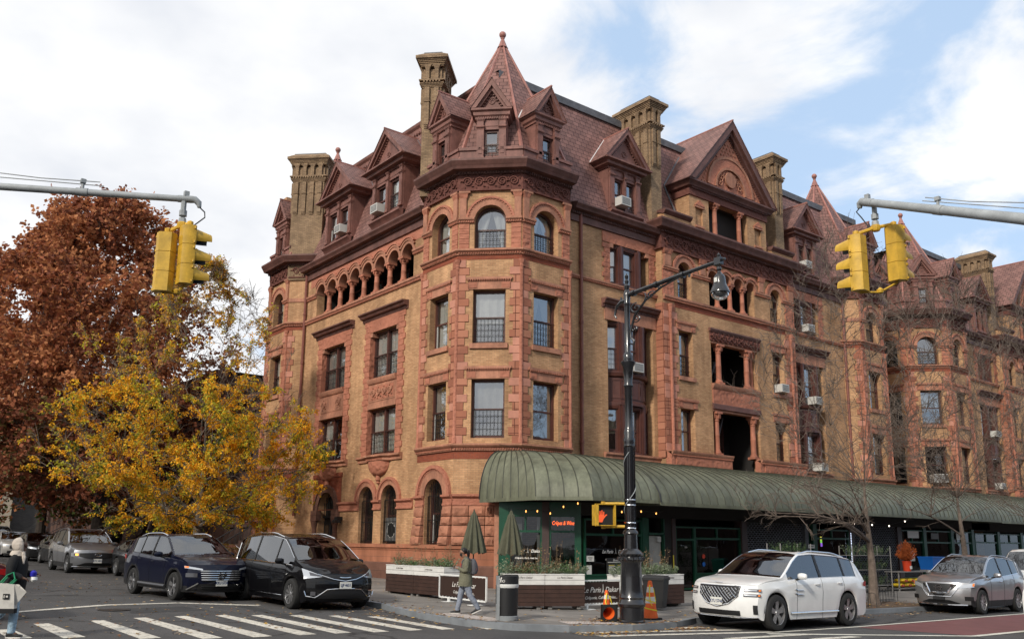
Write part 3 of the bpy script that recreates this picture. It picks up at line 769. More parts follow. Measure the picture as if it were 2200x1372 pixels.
def street_section(root, W, TR, CO, FR, T, u0, u1, uc, curt):
    """plain bay of the avenue front with a wooden bow over two storeys"""
    for m in (W, TR, CO, FR): m.T = T
    W.wall([(u0, -1.95), (u1, -1.95), (u1, 13.6), (u0, 13.6)], [rect(uc - 1.42, uc + 1.42, 3.72, 9.45), rect(uc - 1.25, uc + 1.25, 11.12, 12.95)], 0, .5, 'brick')
    hood(TR, uc - 1.9, uc + 1.9, 9.98, 10.36, .34, 'cornice'); TR.box(uc - 1.6, uc + 1.6, -.05, .02, 9.45, 9.98, 'terracotta_plain')
    TR.sweep([(u0, 0), (u1, 0)], [(0, 10.93), (.05, 10.93), (.05, 10.97), (.12, 11.02), (.12, 11.09), (0, 11.11)], mat='terracotta_plain'); dentils(TR, u0, u1, -.05, 10.94, 10.99, .05, .05, .05, 'terracotta_fine')
    # surround of the upper window
    for sg in (-1, 1):
        quoins(TR, uc + sg * 1.25, sg, 11.12, 12.9, 0, (.34, .46), .22, 'terracotta_carved', .04)
        TR.box(uc + sg * 1.25 - (.22 if sg > 0 else 0), uc + sg * 1.25 + (0 if sg > 0 else .22), -.03, .3, 12.75, 12.95, 'terracotta_plain')
    TR.box(uc - 1.7, uc + 1.7, -.04, 0, 12.95, 13.42, 'terracotta_carved')
    triple_light(root, T, uc, 1.25, 11.14, 12.93, .12, curt[0], ['curtain'] * 3)
    triple_light(root, T, uc, 1.42, 7.2, 9.43, .05, curt[1], curt[3] if len(curt) > 3 else ['curtain'] * 3)
    triple_light(root, T, uc, 1.42, 3.75, 5.82, .05, curt[2], ['curtain'] * 3)
    # bowed spandrel
    a = 1.42 * .44 + .1
    p = [(uc - 1.42, .47), (uc - a, -.02), (uc - a * .4, -.14), (uc + a * .4, -.14), (uc + a, -.02), (uc + 1.42, .47)]
    W.sweep(p, [(0, 5.82), (.08, 5.82), (.08, 5.95), (.0, 6.0), (0, 7.0), (.1, 7.06), (.14, 7.18), (0, 7.2)], mat='wood_brown')
    for i in range(5):
        x0, y0 = p[i]; x1, y1 = p[i + 1]; T2 = T @ frame(x0, y0, x1 - x0, y1 - y0); L = hypot(x1 - x0, y1 - y0); W.T = T2
        k = max(1, int(L / .35))
        for j in range(k):
            c0, c1 = j * L / k + .03, (j + 1) * L / k - .03
            W.box(c0, c1, -.03, 0, 6.1, 6.15, 'wood_brown'); W.box(c0, c1, -.03, 0, 6.88, 6.93, 'wood_brown'); W.box(c0, c0 + .04, -.03, 0, 6.15, 6.88, 'wood_brown'); W.box(c0 + .12, c0 + .16, -.03, 0, 6.3, 6.7, 'wood_brown')
    W.T = T
    TR.sweep([(uc - 1.7, 0), (uc + 1.7, 0)], [(0, 3.45), (.1, 3.5), (.1, 3.58), (.16, 3.66), (.16, 3.74), (0, 3.76)], mat='terracotta_plain')
    facade_cornice(CO, T, u0, u1)

def facade_cornice(CO, T, u0, u1):
    CO.T = T
    CO.sweep([(u0, 0), (u1, 0)], [(0, 13.45), (.1, 13.45), (.1, 13.74), (.16, 13.76), (.16, 13.86), (.4, 13.9), (.44, 13.98), (.52, 14.08), (.52, 14.15), (.1, 14.25), (-.1, 14.25)], mat='cornice')
    dentils(CO, u0, u1, -.16, 13.77, 13.85, .05, .05, .05, 'cornice')

def pavilion(root, W, TR, CO, FR, T, full=True):
    """projecting centre of the avenue front; T = frame at its axis on the facade plane"""
    FR = MB('frieze')
    y = -.4; Tp = T @ Matrix.Translation((0, y, 0))
    for m in (W, TR, CO, FR): m.T = Tp
    H = 5.05; sides = (-1, 1) if full else (-1,)
    # openings
    arc = [(-1.75, 11.12), (1.75, 11.12), (1.75, 12.5)]
    for k in range(3, -1, -1):
        c = -1.47 + .98 * k
        arc += [(c + .38 * cos(pi * i / 10), 12.5 + .38 * sin(pi * i / 10)) for i in range(11)]
    arc += [(-1.75, 12.5)]
    holes = [arc, rect(-1.77, 1.77, 7.4, 9.45), rect(-1.77, 1.77, 3.3, 6.2)]
    for sg in (-1, 1): holes += [rect(sg * 3.53 - .48, sg * 3.53 + .48, 7.45, 9.58), rect(sg * 3.53 - .48, sg * 3.53 + .48, 4.0, 6.0), arch_contour(sg * 3.53, .48, 11.12, 12.4)]
    W.wall([(-H, -1.95), (H, -1.95), (H, 13.5), (-H, 13.5)], holes, 0, .42, 'brick')
    W.box(-H, -H + .02, .01, .4, -1.95, 13.5); W.box(H - .02, H, .01, .4, -1.95, 13.5)
    # recess behind the loggias, its shade put into a near-black wall colour
    for (z0, z1) in ((11.12, 12.95), (7.4, 9.5), (3.3, 6.2)):
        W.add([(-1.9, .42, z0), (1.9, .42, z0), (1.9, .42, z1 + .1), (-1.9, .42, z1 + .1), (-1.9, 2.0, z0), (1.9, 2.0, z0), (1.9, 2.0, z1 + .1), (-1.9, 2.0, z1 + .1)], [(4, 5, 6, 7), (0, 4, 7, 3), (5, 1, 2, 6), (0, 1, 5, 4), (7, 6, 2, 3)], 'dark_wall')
        if z1 < 10:
            window(root, Tp, .62, .5, z0 + .25, z1 - .35, 1.7, curtain='full', cm='curtain_dim', room=.2)
            m = MB('flashing', Tp); m.tube([(-.95, .95, z0 + .1), (-.05, .8, z1 - .2)], .05, 5); m.tube([(-1.5, 1.1, z0), (-1.0, 1.1, z0 + .9)], .025, 5); m.build('stair_rail', root)
    for sg in sides:
        u = sg * 3.53
        for (z0, z1) in ((4.0, 6.0), (7.45, 9.58)):
            TR.box(u - .64, u + .64, -.035, 0, z1, z1 + .32, 'terracotta_plain'); TR.box(u - .62, u - .36, -.055, -.03, z1 + .04, z1 + .27, 'terracotta_carved'); TR.box(u + .36, u + .62, -.055, -.03, z1 + .04, z1 + .27, 'terracotta_carved')
            TR.box(u - .7, u + .7, -.09, 0, z1 + .36, z1 + .45, 'terracotta_plain'); dentils(TR, u - .68, u + .68, -.05, z1 + .31, z1 + .36, .04, .04, .04, 'terracotta_fine')
            if z0 > 5: TR.box(u - .58, u + .58, -.08, .02, z0 - .18, z0, 'terracotta_plain')
        TR.arch_ring(u, 12.4, .48, .74, -.05, .02, 14, 'terracotta_plain'); TR.arch_ring(u, 12.4, .74, .86, -.1, 0, 14, 'terracotta_fine'); bead_ring(TR, u, 12.4, .71, -.05, 20, .024, 'terracotta_fine')
        window(root, Tp, u, .48, 4.0, 6.0, .28, curtain='full', cm='curtain_dim' if sg < 0 else 'curtain'); window(root, Tp, u, .48, 7.45, 9.58, .28, curtain='top' if sg < 0 else 'full', cm='curtain_dim')
        window(root, Tp, u, .48, 11.12, 12.87, .28, zs=12.4, curtain='top', cm='curtain_dim' if sg < 0 else 'curtain')
        for (a, b) in ((u - sg * .48, sg * 1.75), (sg * H, u + sg * .48)):
            a, b = min(a, b), max(a, b)
            TR.sweep([(a, 0), (b, 0)], [(0, 12.26), (.06, 12.28), (.06, 12.34), (.12, 12.38), (.12, 12.46), (0, 12.48)], mat='terracotta_plain'); dentils(TR, a, b, -.06, 12.28, 12.34, .04, .04, .04, 'terracotta_fine')
        # edge pier: quoins, colonnette, upper pilaster
        e = sg * H
        quoins(TR, e, -sg, 3.7, 10.7, 0, (.78, .92), .33); TR.box(e - .02 * sg, e + .05 * sg, 0, .4, 3.7, 10.7, 'quoin')
        TR.lathe([(.1, 3.7), (.1, 3.9), (.075, 3.95), (.075, 10.3), (.1, 10.36), (.09, 10.4), (.16, 10.68)], e - sg * .42, -.06, 0, 8, 'terracotta_fine')
        for i in range(4): TR.box(min(e, e - sg * .72), max(e, e - sg * .72), -.05, .02, 11.1 + i * .29, 11.1 + (i + 1) * .29 - .012, 'terracotta_carved')
        TR.box(min(e - sg * .08, e - sg * .5), max(e - sg * .08, e - sg * .5), -.12, .02, 12.48, 13.02, 'terracotta_plain'); TR.taper(min(e - sg * .05, e - sg * .53), max(e - sg * .05, e - sg * .53), -.14, .02, 13.02, 13.24, -.07, -.06, 'terracotta_carved')
        TR.box(min(sg * 2.1, sg * 2.45), max(sg * 2.1, sg * 2.45), -.1, .02, 12.5, 13.1, 'terracotta_plain'); TR.taper(min(sg * 2.05, sg * 2.5), max(sg * 2.05, sg * 2.5), -.12, .02, 13.02, 13.24, -.05, -.05, 'terracotta_carved')
    # arcade
    for k in range(4):
        c = -1.47 + .98 * k
        TR.arch_ring(c, 12.5, .375, .49, -.05, .43, 12, 'terracotta_plain'); al = math.acos(.49 / .62); TR.arch_ring(c, 12.5, .49, .62, -.1, 0, 10, 'terracotta_fine', al, pi - al)
    for k in range(3):
        m = MB('column_stone', Tp); column(m, -.98 + .98 * k, .16, 11.12, 12.5, .11); m.build('column', root)
    # loggia columns of storeys 2 and 3, lintels, parapet
    for (z0, z1) in ((7.4, 9.45), (4.05, 6.2)):
        for x in (-1.1, 1.05) if z0 > 5 else (-1.4, 1.35):
            m = MB('column_stone', Tp); column(m, x, .12, z0, z1 - .12, .13, cap=.42); m.build('column', root)
        m = MB('column_stone', Tp); column(m, 1.6, .3, z0, z1 - .12, .12, cap=.42); m.build('column', root)
        TR.box(-1.77, 1.77, .0, .3, z1 - .12, z1, 'terracotta_plain')
    TR.box(-1.85, 1.95, -.06, .02, 9.45, 9.85, 'frieze'); scrolls(TR, -1.8, 1.9, -.06, 9.64, .15, 'frieze'); TR.sweep([(-1.9, 0), (2.0, 0)], [(0, 9.85), (.08, 9.86), (.15, 9.95), (.15, 10.02), (0, 10.04)], mat='cornice'); dentils(TR, -1.9, 2.0, -.06, 9.86, 9.92, .05, .05, .05, 'cornice')
    TR.box(-1.77, 1.77, -.06, .3, 6.2, 7.25, 'terracotta_carved'); TR.sweep([(-1.8, 0), (1.8, 0)], [(0, 7.12), (.08, 7.14), (.16, 7.28), (.16, 7.38), (0, 7.4)], mat='terracotta_plain'); TR.sweep([(-1.8, 0), (1.8, 0)], [(0, 6.18), (.1, 6.2), (.1, 6.42), (.04, 6.46), (0, 6.5)], mat='cornice')
    # stone parapets above the awning
    for (a, b) in ((-H + .0, -.86), (1.3, H)) if full else ((-H, -.86),):
        TR.box(a, b, -.3, .02, 3.3, 3.98, 'terracotta_fine'); TR.box(a + .3, b - .05, -.34, -.3, 3.42, 3.78, 'terracotta_carved'); TR.sweep([(a, -.3), (b, -.3)], [(0, 3.84), (.06, 3.86), (.12, 3.96), (.12, 4.02), (-.3, 4.04)], mat='terracotta_plain')
        dentils(TR, a, b, -.34, 3.8, 3.86, .04, .04, .04, 'terracotta_fine')
    # belt
    TR.sweep([(-H, 0), (H, 0)], [(0, 10.85), (.06, 10.86), (.06, 10.92), (.14, 10.98), (.14, 11.08), (0, 11.12)], mat='terracotta_plain'); dentils(TR, -H, H, -.06, 10.87, 10.94, .05, .05, .05, 'terracotta_fine'); W.box(-H + .8, H - .8, -.012, 0, 10.62, 10.85, 'brick_red')
    # frieze + cornice with returns
    path = [(-H, .4), (-H, 0), (H, 0), (H, .4)]
    FR.sweep(path, [(0, 13.24), (.14, 13.24), (.14, 13.3), (.06, 13.34), (.06, 14.0), (.12, 14.04)], mat='frieze'); scrolls(FR, -H + .1, H - .1, -.06, 13.66, .23)
    CO.sweep([(-H, .9), (-H, 0), (H, 0), (H, .9)], [(0, 14.0), (.16, 14.02), (.16, 14.1), (.45, 14.14), (.5, 14.26), (.6, 14.42), (.6, 14.5), (.1, 14.58), (-1.2, 14.58)], mat='cornice'); dentils(CO, -H, H, -.16, 14.02, 14.1, .06, .05, .05, 'cornice')
    # loggia storey and gable
    g = MB('brick', Tp); lh = 3.0
    nh = [rect(-1.58, 1.45, 14.7, 16.38)] + [rect(s * 2.3 - .26, s * 2.3 + .26, 14.95, 15.85) for s in (-1, 1)]
    g.wall([(-lh, 14.5), (lh, 14.5), (lh, 16.5), (-lh, 16.5)], nh, 0, .3)
    g.box(-lh, -lh + .02, .01, 2.4, 14.5, 16.5); g.box(lh - .02, lh, .01, 2.4, 14.5, 16.5)
    g.add([(-1.7, .3, 14.65), (1.6, .3, 14.65), (1.6, .3, 16.4), (-1.7, .3, 16.4), (-1.7, .6, 14.65), (1.6, .6, 14.65), (1.6, .6, 16.4), (-1.7, .6, 16.4)], [(4, 5, 6, 7), (0, 4, 7, 3), (5, 1, 2, 6), (0, 1, 5, 4), (7, 6, 2, 3)], 'dark_room')  # shallow near-black lining paints the shade inside the top loggia
    for s in (-1, 1):
        u = s * 2.3
        g.box(u - .26, u + .26, .1, .28, 14.95, 15.85, 'brick'); g.box(u - .32, u + .32, -.08, .02, 14.85, 14.95, 'terracotta_plain'); g.box(u - .34, u + .34, -.07, .02, 15.85, 15.95, 'terracotta_plain')
        g.prism([(u - .36, 15.95), (u + .36, 15.95), (u, 16.25)], -.09, .02, 'terracotta_carved')
        g.box(s * 4.1 - .9, s * 4.1 + .9, -.15, .6, 14.55, 14.95, 'brick'); g.sweep([(s * 4.1 - .95, -.15), (s * 4.1 + .95, -.15)], [(0, 14.9), (.06, 14.92), (.16, 15.05), (.16, 15.12), (-.7, 15.14)], mat='cornice')
    for x in (-1.02, .88):
        c = MB('column_stone', Tp); column(c, x, .1, 14.62, 16.4, .12, cap=.34); c.build('column', root)
    g.sweep([(-lh, 2.4), (-lh, 0), (lh, 0), (lh, 2.4)], [(0, 16.38), (.07, 16.4), (.07, 16.74), (.12, 16.78)], mat='frieze')
    g.sweep([(-lh, 3.), (-lh, 0), (lh, 0), (lh, 3.)], [(.05, 16.76), (.22, 16.8), (.26, 16.9), (.4, 17.0), (.4, 17.08), (-.2, 17.12)], mat='cornice'); dentils(g, -lh, lh, -.12, 16.72, 16.8, .05, .05, .05, 'cornice')
    pediment(g, 0, 3.42, 17.08, 20.95, -.22, 5.2, th=.3, mat='cornice', over=.22, tymp='terracotta_fine')
    # studs and the rosette arch in the gable
    for i in range(-12, 13):
        for j in range(16):
            x = i * .24 + (.12 if j % 2 else 0); z = 17.3 + j * .2
            if z < 17.1 + (3.0 - abs(x) * 1.13 - .1) and hypot(x, z - 17.25) > 1.82: g.box(x - .04, x + .04, -.14, -.1, z - .04, z + .04, 'terracotta_plain')
    g.arch_ring(0, 17.25, 1.2, 1.75, -.18, -.08, 24, 'terracotta_fine'); g.arch_ring(0, 17.25, 1.66, 1.8, -.22, -.08, 24, 'terracotta_plain'); g.arch_ring(0, 17.25, 1.1, 1.22, -.22, -.08, 24, 'terracotta_plain')
    g.lathe([(.0, -.2), (.4, -.2), (.42, -.16), (.42, -.1)], 0, 0, 17.85, 20, 'terracotta_plain', axis='y')
    for a in range(0, 181, 20):
        w = radians(a); xx, zz = .75 * cos(w), 17.55 + .55 * sin(w); T2 = g.T
        g.tube([(xx + .16 * cos(w + q) * (1 - q / 9), -.15, zz + .16 * sin(w + q) * (1 - q / 9)) for q in [k * .6 for k in range(12)]], .03, 5, 'terracotta_plain')
    g.build('gable', root); FR.build('frieze', root)

def valley(root, T, pts, mat='flashing', r=.045):
    m = MB(mat, T); m.tube(pts, r, 4); m.build('flashing', root)
def awning(root, path, z_lip=1.5, z_top=3.32, ribs=True, name='awning', inner=None):
    """barrel of standing-seam copper along a polyline of the lip; inner = matching polyline at the wall"""
    m = MB('awning'); K = 10
    def sec(t, a, b):    # t 0 lip .. 1 wall, ellipse quarter
        w = t * pi / 2
        return (b[0] + (a[0] - b[0]) * cos(w) ** 1.0, b[1] + (a[1] - b[1]) * cos(w) ** 1.0, z_lip + (z_top - z_lip) * sin(w))
    for i in range(len(path) - 1):
        a0, a1, b0, b1 = path[i], path[i + 1], inner[i], inner[i + 1]
        L = hypot(a1[0] - a0[0], a1[1] - a0[1]); n = max(1, int(round(L / .46)))
        def lerp(p, q, t): return (p[0] + (q[0] - p[0]) * t, p[1] + (q[1] - p[1]) * t)
        rows = [[sec(k / K, lerp(a0, a1, s / n), lerp(b0, b1, s / n)) for s in range(n + 1)] for k in range(K + 1)]
        m.smooth = True; m.grid(rows, 'awning', True); m.smooth = False
        m.add([(a0[0], a0[1], z_lip), (a1[0], a1[1], z_lip), (a1[0], a1[1], z_lip - .12), (a0[0], a0[1], z_lip - .12)], [(3, 2, 1, 0)], 'awning')
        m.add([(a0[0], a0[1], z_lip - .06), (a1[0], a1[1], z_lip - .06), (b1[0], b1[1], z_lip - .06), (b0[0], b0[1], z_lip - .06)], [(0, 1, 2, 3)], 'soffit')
        for s in range(n + (1 if i == len(path) - 2 else 0)):
            pts = [sec(k / K, lerp(a0, a1, s / n), lerp(b0, b1, s / n)) for k in range(K + 1)]
            m.tube([(x, y, z + .012) for x, y, z in pts], .021, 4, 'awning_seam', False)
    # end wall
    a, b = path[0], inner[0]
    pts = [sec(k / K, a, b) for k in range(K + 1)] + [(b[0], b[1], z_lip - .1), (a[0], a[1], z_lip - .1)]
    m.poly(pts, 'awning')
    m.tube(pts[:K + 1], .03, 5, 'iron')
    m.tube([(b[0], b[1] - .02, z_top + .01) for b in inner], .03, 4, 'iron')
    return m.build(name, root)
# ================================================================== building 1
XF, YF = 19.9, 26.51
B1 = thing('apartment_building', 'large tan brick and red terracotta corner building with a spired octagonal tower and green awning', 'apartment building', (22.29, 28.85, sz(22.29, 28.85)))
W, TR, CO, FR = MB('brick'), MB('terracotta_plain'), MB('cornice'), MB('frieze')
octagon_tower(B1, W, TR, CO, FR, 22.29, 28.85, (0, 1, 2), curts={0: ['full', 'left', 'left'], 1: ['full', 'full', 'sides'], 2: ['full', 'sides', 'sides']})
octagon_tower(B1, W, TR, CO, FR, 22.29, 44.46, (0, 1), curts={0: ['full', 'full', 'full']}, winfaces=(0,))
octagon_tower(B1, W, TR, CO, FR, 46.81, 28.85, (1, 2), ground=False, curts={2: ['full', 'full', 'full']}, winfaces=(2,))
# ---- left front (faces -x)
TL = frame(XF, 36.55, 0, -1)
for m in (W, TR, CO, FR): m.T = TL
arc = [(-4.64, 11.3), (4.64, 11.3), (4.64, 12.5)]
for k in range(7, -1, -1):
    c = -4.165 + 1.19 * k
    arc += [(c + .46 * cos(pi * i / 10), 12.5 + .46 * sin(pi * i / 10)) for i in range(11)]
arc += [(-4.64, 12.5)]
holes = [arc]
for u in (-2.4, 2.4): holes += [rect(u - 1.22, u + 1.22, 7.22, 9.41), rect(u - 1.22, u + 1.22, 3.73, 5.83)]
holes += [arch_contour(1.35, .64, -.11, 1.74), arch_contour(3.30, .64, -.11, 1.74), arch_contour(-2.42, .85, -1.7, 1.42)]
W.wall([(-5.95, -1.9), (5.8, -1.9), (5.8, 13.55), (-5.95, 13.55)], holes, 0, .42, 'brick')
# gallery behind the arcade, shade painted in as near-black walls
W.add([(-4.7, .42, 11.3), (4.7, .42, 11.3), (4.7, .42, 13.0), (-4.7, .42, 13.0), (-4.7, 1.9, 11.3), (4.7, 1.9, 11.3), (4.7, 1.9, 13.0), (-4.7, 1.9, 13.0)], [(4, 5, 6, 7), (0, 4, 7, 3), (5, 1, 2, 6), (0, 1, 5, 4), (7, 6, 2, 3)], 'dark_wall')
for u in (-3.2, -1.2, 1.3, 3.2): window(B1, TL, u, .42, 11.4, 12.75, 1.6, curtain='full', cm='curtain_dim', room=.2, bars=False)
for k in range(7):
    m = MB('column_stone', TL); column(m, -3.57 + 1.19 * k, .17, 11.3, 12.5, .125); m.build('column', B1)
TR.box(-5.4, 5.6, -.012, 0, 12.98, 13.5, 'terracotta_fine')
for k in range(8):
    c = -4.165 + 1.19 * k
    TR.arch_ring(c, 12.5, .455, .6, -.05, .43, 14, 'terracotta_plain'); al = math.acos(.595 / .78); TR.arch_ring(c, 12.5, .6, .70, -.09, 0, 12, 'terracotta_plain', math.acos(.595 / .7), pi - math.acos(.595 / .7)); TR.arch_ring(c, 12.5, .70, .78, -.13, 0, 12, 'terracotta_fine', al, pi - al)
for (a, b) in ((-5.9, -4.64), (4.64, 5.7)):
    TR.sweep([(a, 0), (b, 0)], [(0, 12.3), (.05, 12.32), (.05, 12.4), (.12, 12.46), (.12, 12.55), (0, 12.57)], mat='terracotta_plain'); dentils(TR, a, b, -.05, 12.33, 12.4, .04, .04, .04, 'terracotta_fine')
TR.sweep([(-5.95, 0), (5.75, 0)], [(0, 11.04), (.05, 11.05), (.05, 11.12), (.13, 11.18), (.13, 11.28), (0, 11.3)], mat='terracotta_plain'); dentils(TR, -5.9, 5.7, -.05, 11.06, 11.14, .05, .045, .05, 'terracotta_fine')
for u in (-2.4, 2.4):
    for sg in (-1, 1):
        quoins(TR, u + sg * 1.22, sg, 3.7, 9.98, 0, (.44, .56), .265, 'terracotta_carved', .04)
        TR.box(u + sg * 1.22 - (.0 if sg < 0 else .18), u + sg * 1.22 + (.18 if sg < 0 else .0), -.03, .3, 9.2, 9.42, 'terracotta_plain')
        TR.box(u + sg * 1.22 - .01, u + sg * 1.22 + .01, .005, .4, 3.75, 9.4, 'terracotta_carved')
    TR.box(u - 1.22, u + 1.22, -.05, .02, 9.41, 9.98, 'terracotta_carved'); hood(TR, u - 2.1, u + 2.1, 9.98, 10.36, .36, 'cornice')
    TR.box(u - 1.22, u + 1.22, -.03, .01, 5.83, 7.22, 'terracotta_plain'); TR.box(u - 1.1, u + 1.1, -.05, -.03, 6.15, 6.9, 'terracotta_plain')
    if u > 0:
        TR.box(u - 1.0, u + 1.0, -.06, -.05, 6.22, 6.83, 'terracotta_carved'); scrolls(TR, u - .95, u + .95, -.06, 6.52, .17, 'terracotta_plain')
    else:
        for c in (-.75, .75): scrolls(TR, u + c - .3, u + c + .3, -.05, 6.52, .17, 'terracotta_plain')
    TR.sweep([(u - 1.22, -.03), (u + 1.22, -.03)], [(0, 6.95), (.05, 6.97), (.12, 7.08), (.12, 7.2), (0, 7.22)], mat='terracotta_plain'); TR.box(u - 1.22, u + 1.22, -.06, -.02, 5.83, 6.05, 'terracotta_plain')
    # corbelled sill and basket
    a = .95
    TR.sweep([(u - 1.85, 0), (u - a, 0), (u - .7, -.22), (u + .7, -.22), (u + a, 0), (u + 1.85, 0)], [(0, 3.42), (.08, 3.44), (.08, 3.54), (.2, 3.62), (.2, 3.7), (0, 3.73)], mat='terracotta_plain'); dentils(TR, u - .65, u + .65, -.3, 3.46, 3.52, .04, .04, .04, 'terracotta_fine')
    rows = []
    for j in range(8):
        f = j / 7; r = .82 * cos(f * pi / 2 * .88); rows.append([(u + r * cos(pi * k / 12), -.02 - .42 * r * sin(pi * k / 12), 3.42 - .62 * sin(f * pi / 2)) for k in range(13)])
    TR.grid(rows, 'terracotta_carved'); TR.lathe([(.0, 2.42), (.09, 2.5), (.06, 2.56), (.12, 2.62), (.1, 2.82)], u, -.06, 0, 10, 'terracotta_carved')
    window(B1, TL, u, 1.22, 7.22, 9.41, .2, double=True, curtain='full', cm='curtain'); window(B1, TL, u, 1.22, 3.75, 5.83, .2, double=True, curtain='full' if u > 0 else 'left', cm='curtain')
facade_cornice(CO, TL, -5.95, 5.8)
for m in (W, TR, CO, FR): m.T = TL
# ground floor
for (a, b) in ((-1.2, .69), (1.99, 2.66), (3.94, 5.2)):
    TR.sweep([(a, 0), (b, 0)], [(0, 1.33), (.08, 1.35), (.08, 1.42), (.04, 1.44), (.04, 1.6), (.09, 1.63), (.15, 1.68), (.15, 1.75), (0, 1.77)], mat='terracotta_fine')
for u in (1.35, 3.30):
    TR.arch_ring(u, 1.75, .64, .86, -.05, .02, 16, 'terracotta_plain'); TR.arch_ring(u, 1.75, .86, .97, -.11, 0, 16, 'terracotta_fine', 0 if u > 2 else math.acos(.96 / .97), pi); bead_ring(TR, u, 1.75, .83, -.05, 24, .028, 'terracotta_fine')
    window(B1, TL, u, .64, -.11, 2.38, .32, zs=1.74, curtain='none', bars=False); iron_grille(B1, TL, u, .63, -.11, 1.74, .14)
TR.box(-4.1, -.95, -.02, 0, 1.42, 2.95, 'terracotta_fine') if False else None
TR.wall(rect(-3.85, -1.0, 1.42, 2.95), [[(-2.42 + .86 * cos(pi * i / 12), 1.46 + .86 * sin(pi * i / 12)) for i in range(13)]], -.02, .02, 'brick_red')
TR.box(-3.9, -.95, -.06, 0, 2.95, 3.15, 'brick_red')
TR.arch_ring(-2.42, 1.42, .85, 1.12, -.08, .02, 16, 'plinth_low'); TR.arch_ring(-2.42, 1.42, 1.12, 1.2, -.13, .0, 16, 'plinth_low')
for sg in (-1, 1):
    x = -2.42 + sg * 1.05
    TR.box(x - .3, x + .3, -.16, .1, .95, 1.42, 'plinth_low'); TR.lathe([(.16, -1.5), (.16, -1.2), (.12, -1.1), (.12, .6), (.14, .65), (.22, .95)], x, -.06, 0, 10, 'plinth_low')
d = MB('iron', TL)
d.box(-3.27, -1.57, .36, .42, -1.55, 1.1); d.box(-3.2, -2.5, .3, .36, -1.4, .9); d.box(-2.34, -1.64, .3, .36, -1.4, .9)
for i in range(9): d.box(-3.2 + i * .19, -3.18 + i * .19, .27, .3, 1.15, 2.2)
d.box(-3.27, -1.57, .24, .42, 1.08, 1.18); d.poly([(-3.27, .41, 1.1), (-1.57, .41, 1.1), (-1.57, .41, 2.3), (-3.27, .41, 2.3)], 'dark_room'); do = d.build('door', B1)
g = MB('glass', TL)
for x in (-3.05, -2.2): g.quad((x, .29, -1.1), (x + .42, .29, -1.1), (x + .42, .29, .75), (x, .29, .75))
g.build('pane', do)
# plinth, following tower and front
P0 = octagon_pts(22.29, 28.85)
pl = [(XF, 44.0), (XF, 38.0 + 1.85)]; pr = [(XF, 38.97 - .9 - .2), (XF, 30.76), (P0[0][0], P0[0][1]), P0[1], (P0[1][0] + 1.15, P0[1][1] - 1.15)]
for p in (pl, pr):
    for m in (TR,): m.T = Matrix.Identity(4)
    TR.sweep(p, [(0, -.36), (.1, -.36), (.14, -.3), (.14, -.28), (.2, -.24), (.2, -.11), (0, -.09)], mat='plinth')
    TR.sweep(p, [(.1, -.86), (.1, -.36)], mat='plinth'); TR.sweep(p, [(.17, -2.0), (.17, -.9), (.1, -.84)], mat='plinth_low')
# salmon pier between the rock faced stone and the shop
FRM, _ = face_frames(22.29, 28.85); TR.T = FRM[1]
TR.box(1.62, 2.0, -.32, 0, -1.9, 1.6, 'terracotta_plain')
TR.T = Matrix.Identity(4)
# ---- avenue front
TA = frame(34.55, YF, 1, 0)
street_section(B1, W, TR, CO, FR, TA, -10.35, -5.05, -6.75, (['full', 'full', 'none'], ['full', 'full', 'full', ['curtain_red', 'curtain', 'curtain']], ['full', 'full', 'full']))
street_section(B1, W, TR, CO, FR, TA, 5.05, 10.35, 6.75, (['none', 'top', 'none'], ['full', 'top', 'none'], ['full', 'full', 'none']))
pavilion(B1, W, TR, CO, FR, TA)
for m in (W, TR, CO, FR): m.T = Matrix.Identity(4)
W.build('wall', B1); TR.build('stone_trim', B1); CO.build('cornice', B1)
# ---- roofs
def mansard(root, path, zb=14.2, zt=19.75, back=1.65, flat=None, ridge='metal', close=True):
    m = MB('slate')
    m.sweep(path, [(.12, zb), (-back, zt)], mat='slate', cap=False)
    m.sweep(path, [(-back + .02, zt - .02), (-back + .1, zt), (-back + .1, zt + .34), (-back - .6, zt + .36)] if ridge == 'metal' else [(-back + .02, zt - .35), (-back + .14, zt - .3), (-back + .14, zt - .1), (-back + .24, zt + .0), (-back + .28, zt + .12), (-back - .6, zt + .2)], mat='flashing' if ridge == 'metal' else 'dormer_paint', cap=False)
    if flat: m.poly([(x, y, zt + .19) for x, y in flat], 'roof_flat')
    return m.build('roof', root)
mansard(B1, [(XF, 47.), (XF, 28.5)], ridge='cornice')
mansard(B1, [(21.5, YF), (49.9, YF)], flat=[(21.5, 28.15), (49.8, 28.15), (49.8, 47), (21.5, 47)])
m = MB('dormer_paint', TL); dentils(m, -5.5, 3.2, 1.5, 19.3, 19.4, .1, .12, .1); m.build('roof_dentils', B1)
# back walls so the house is a closed block
m = MB('brick'); m.box(49.4, 49.85, 27.6, 47, -2, 19.6); m.box(20.2, 49.8, 46.5, 47, -2, 19.6); m.box(19.95, 22, 46.0, 47, -2, 14); m.build('party_wall', B1)
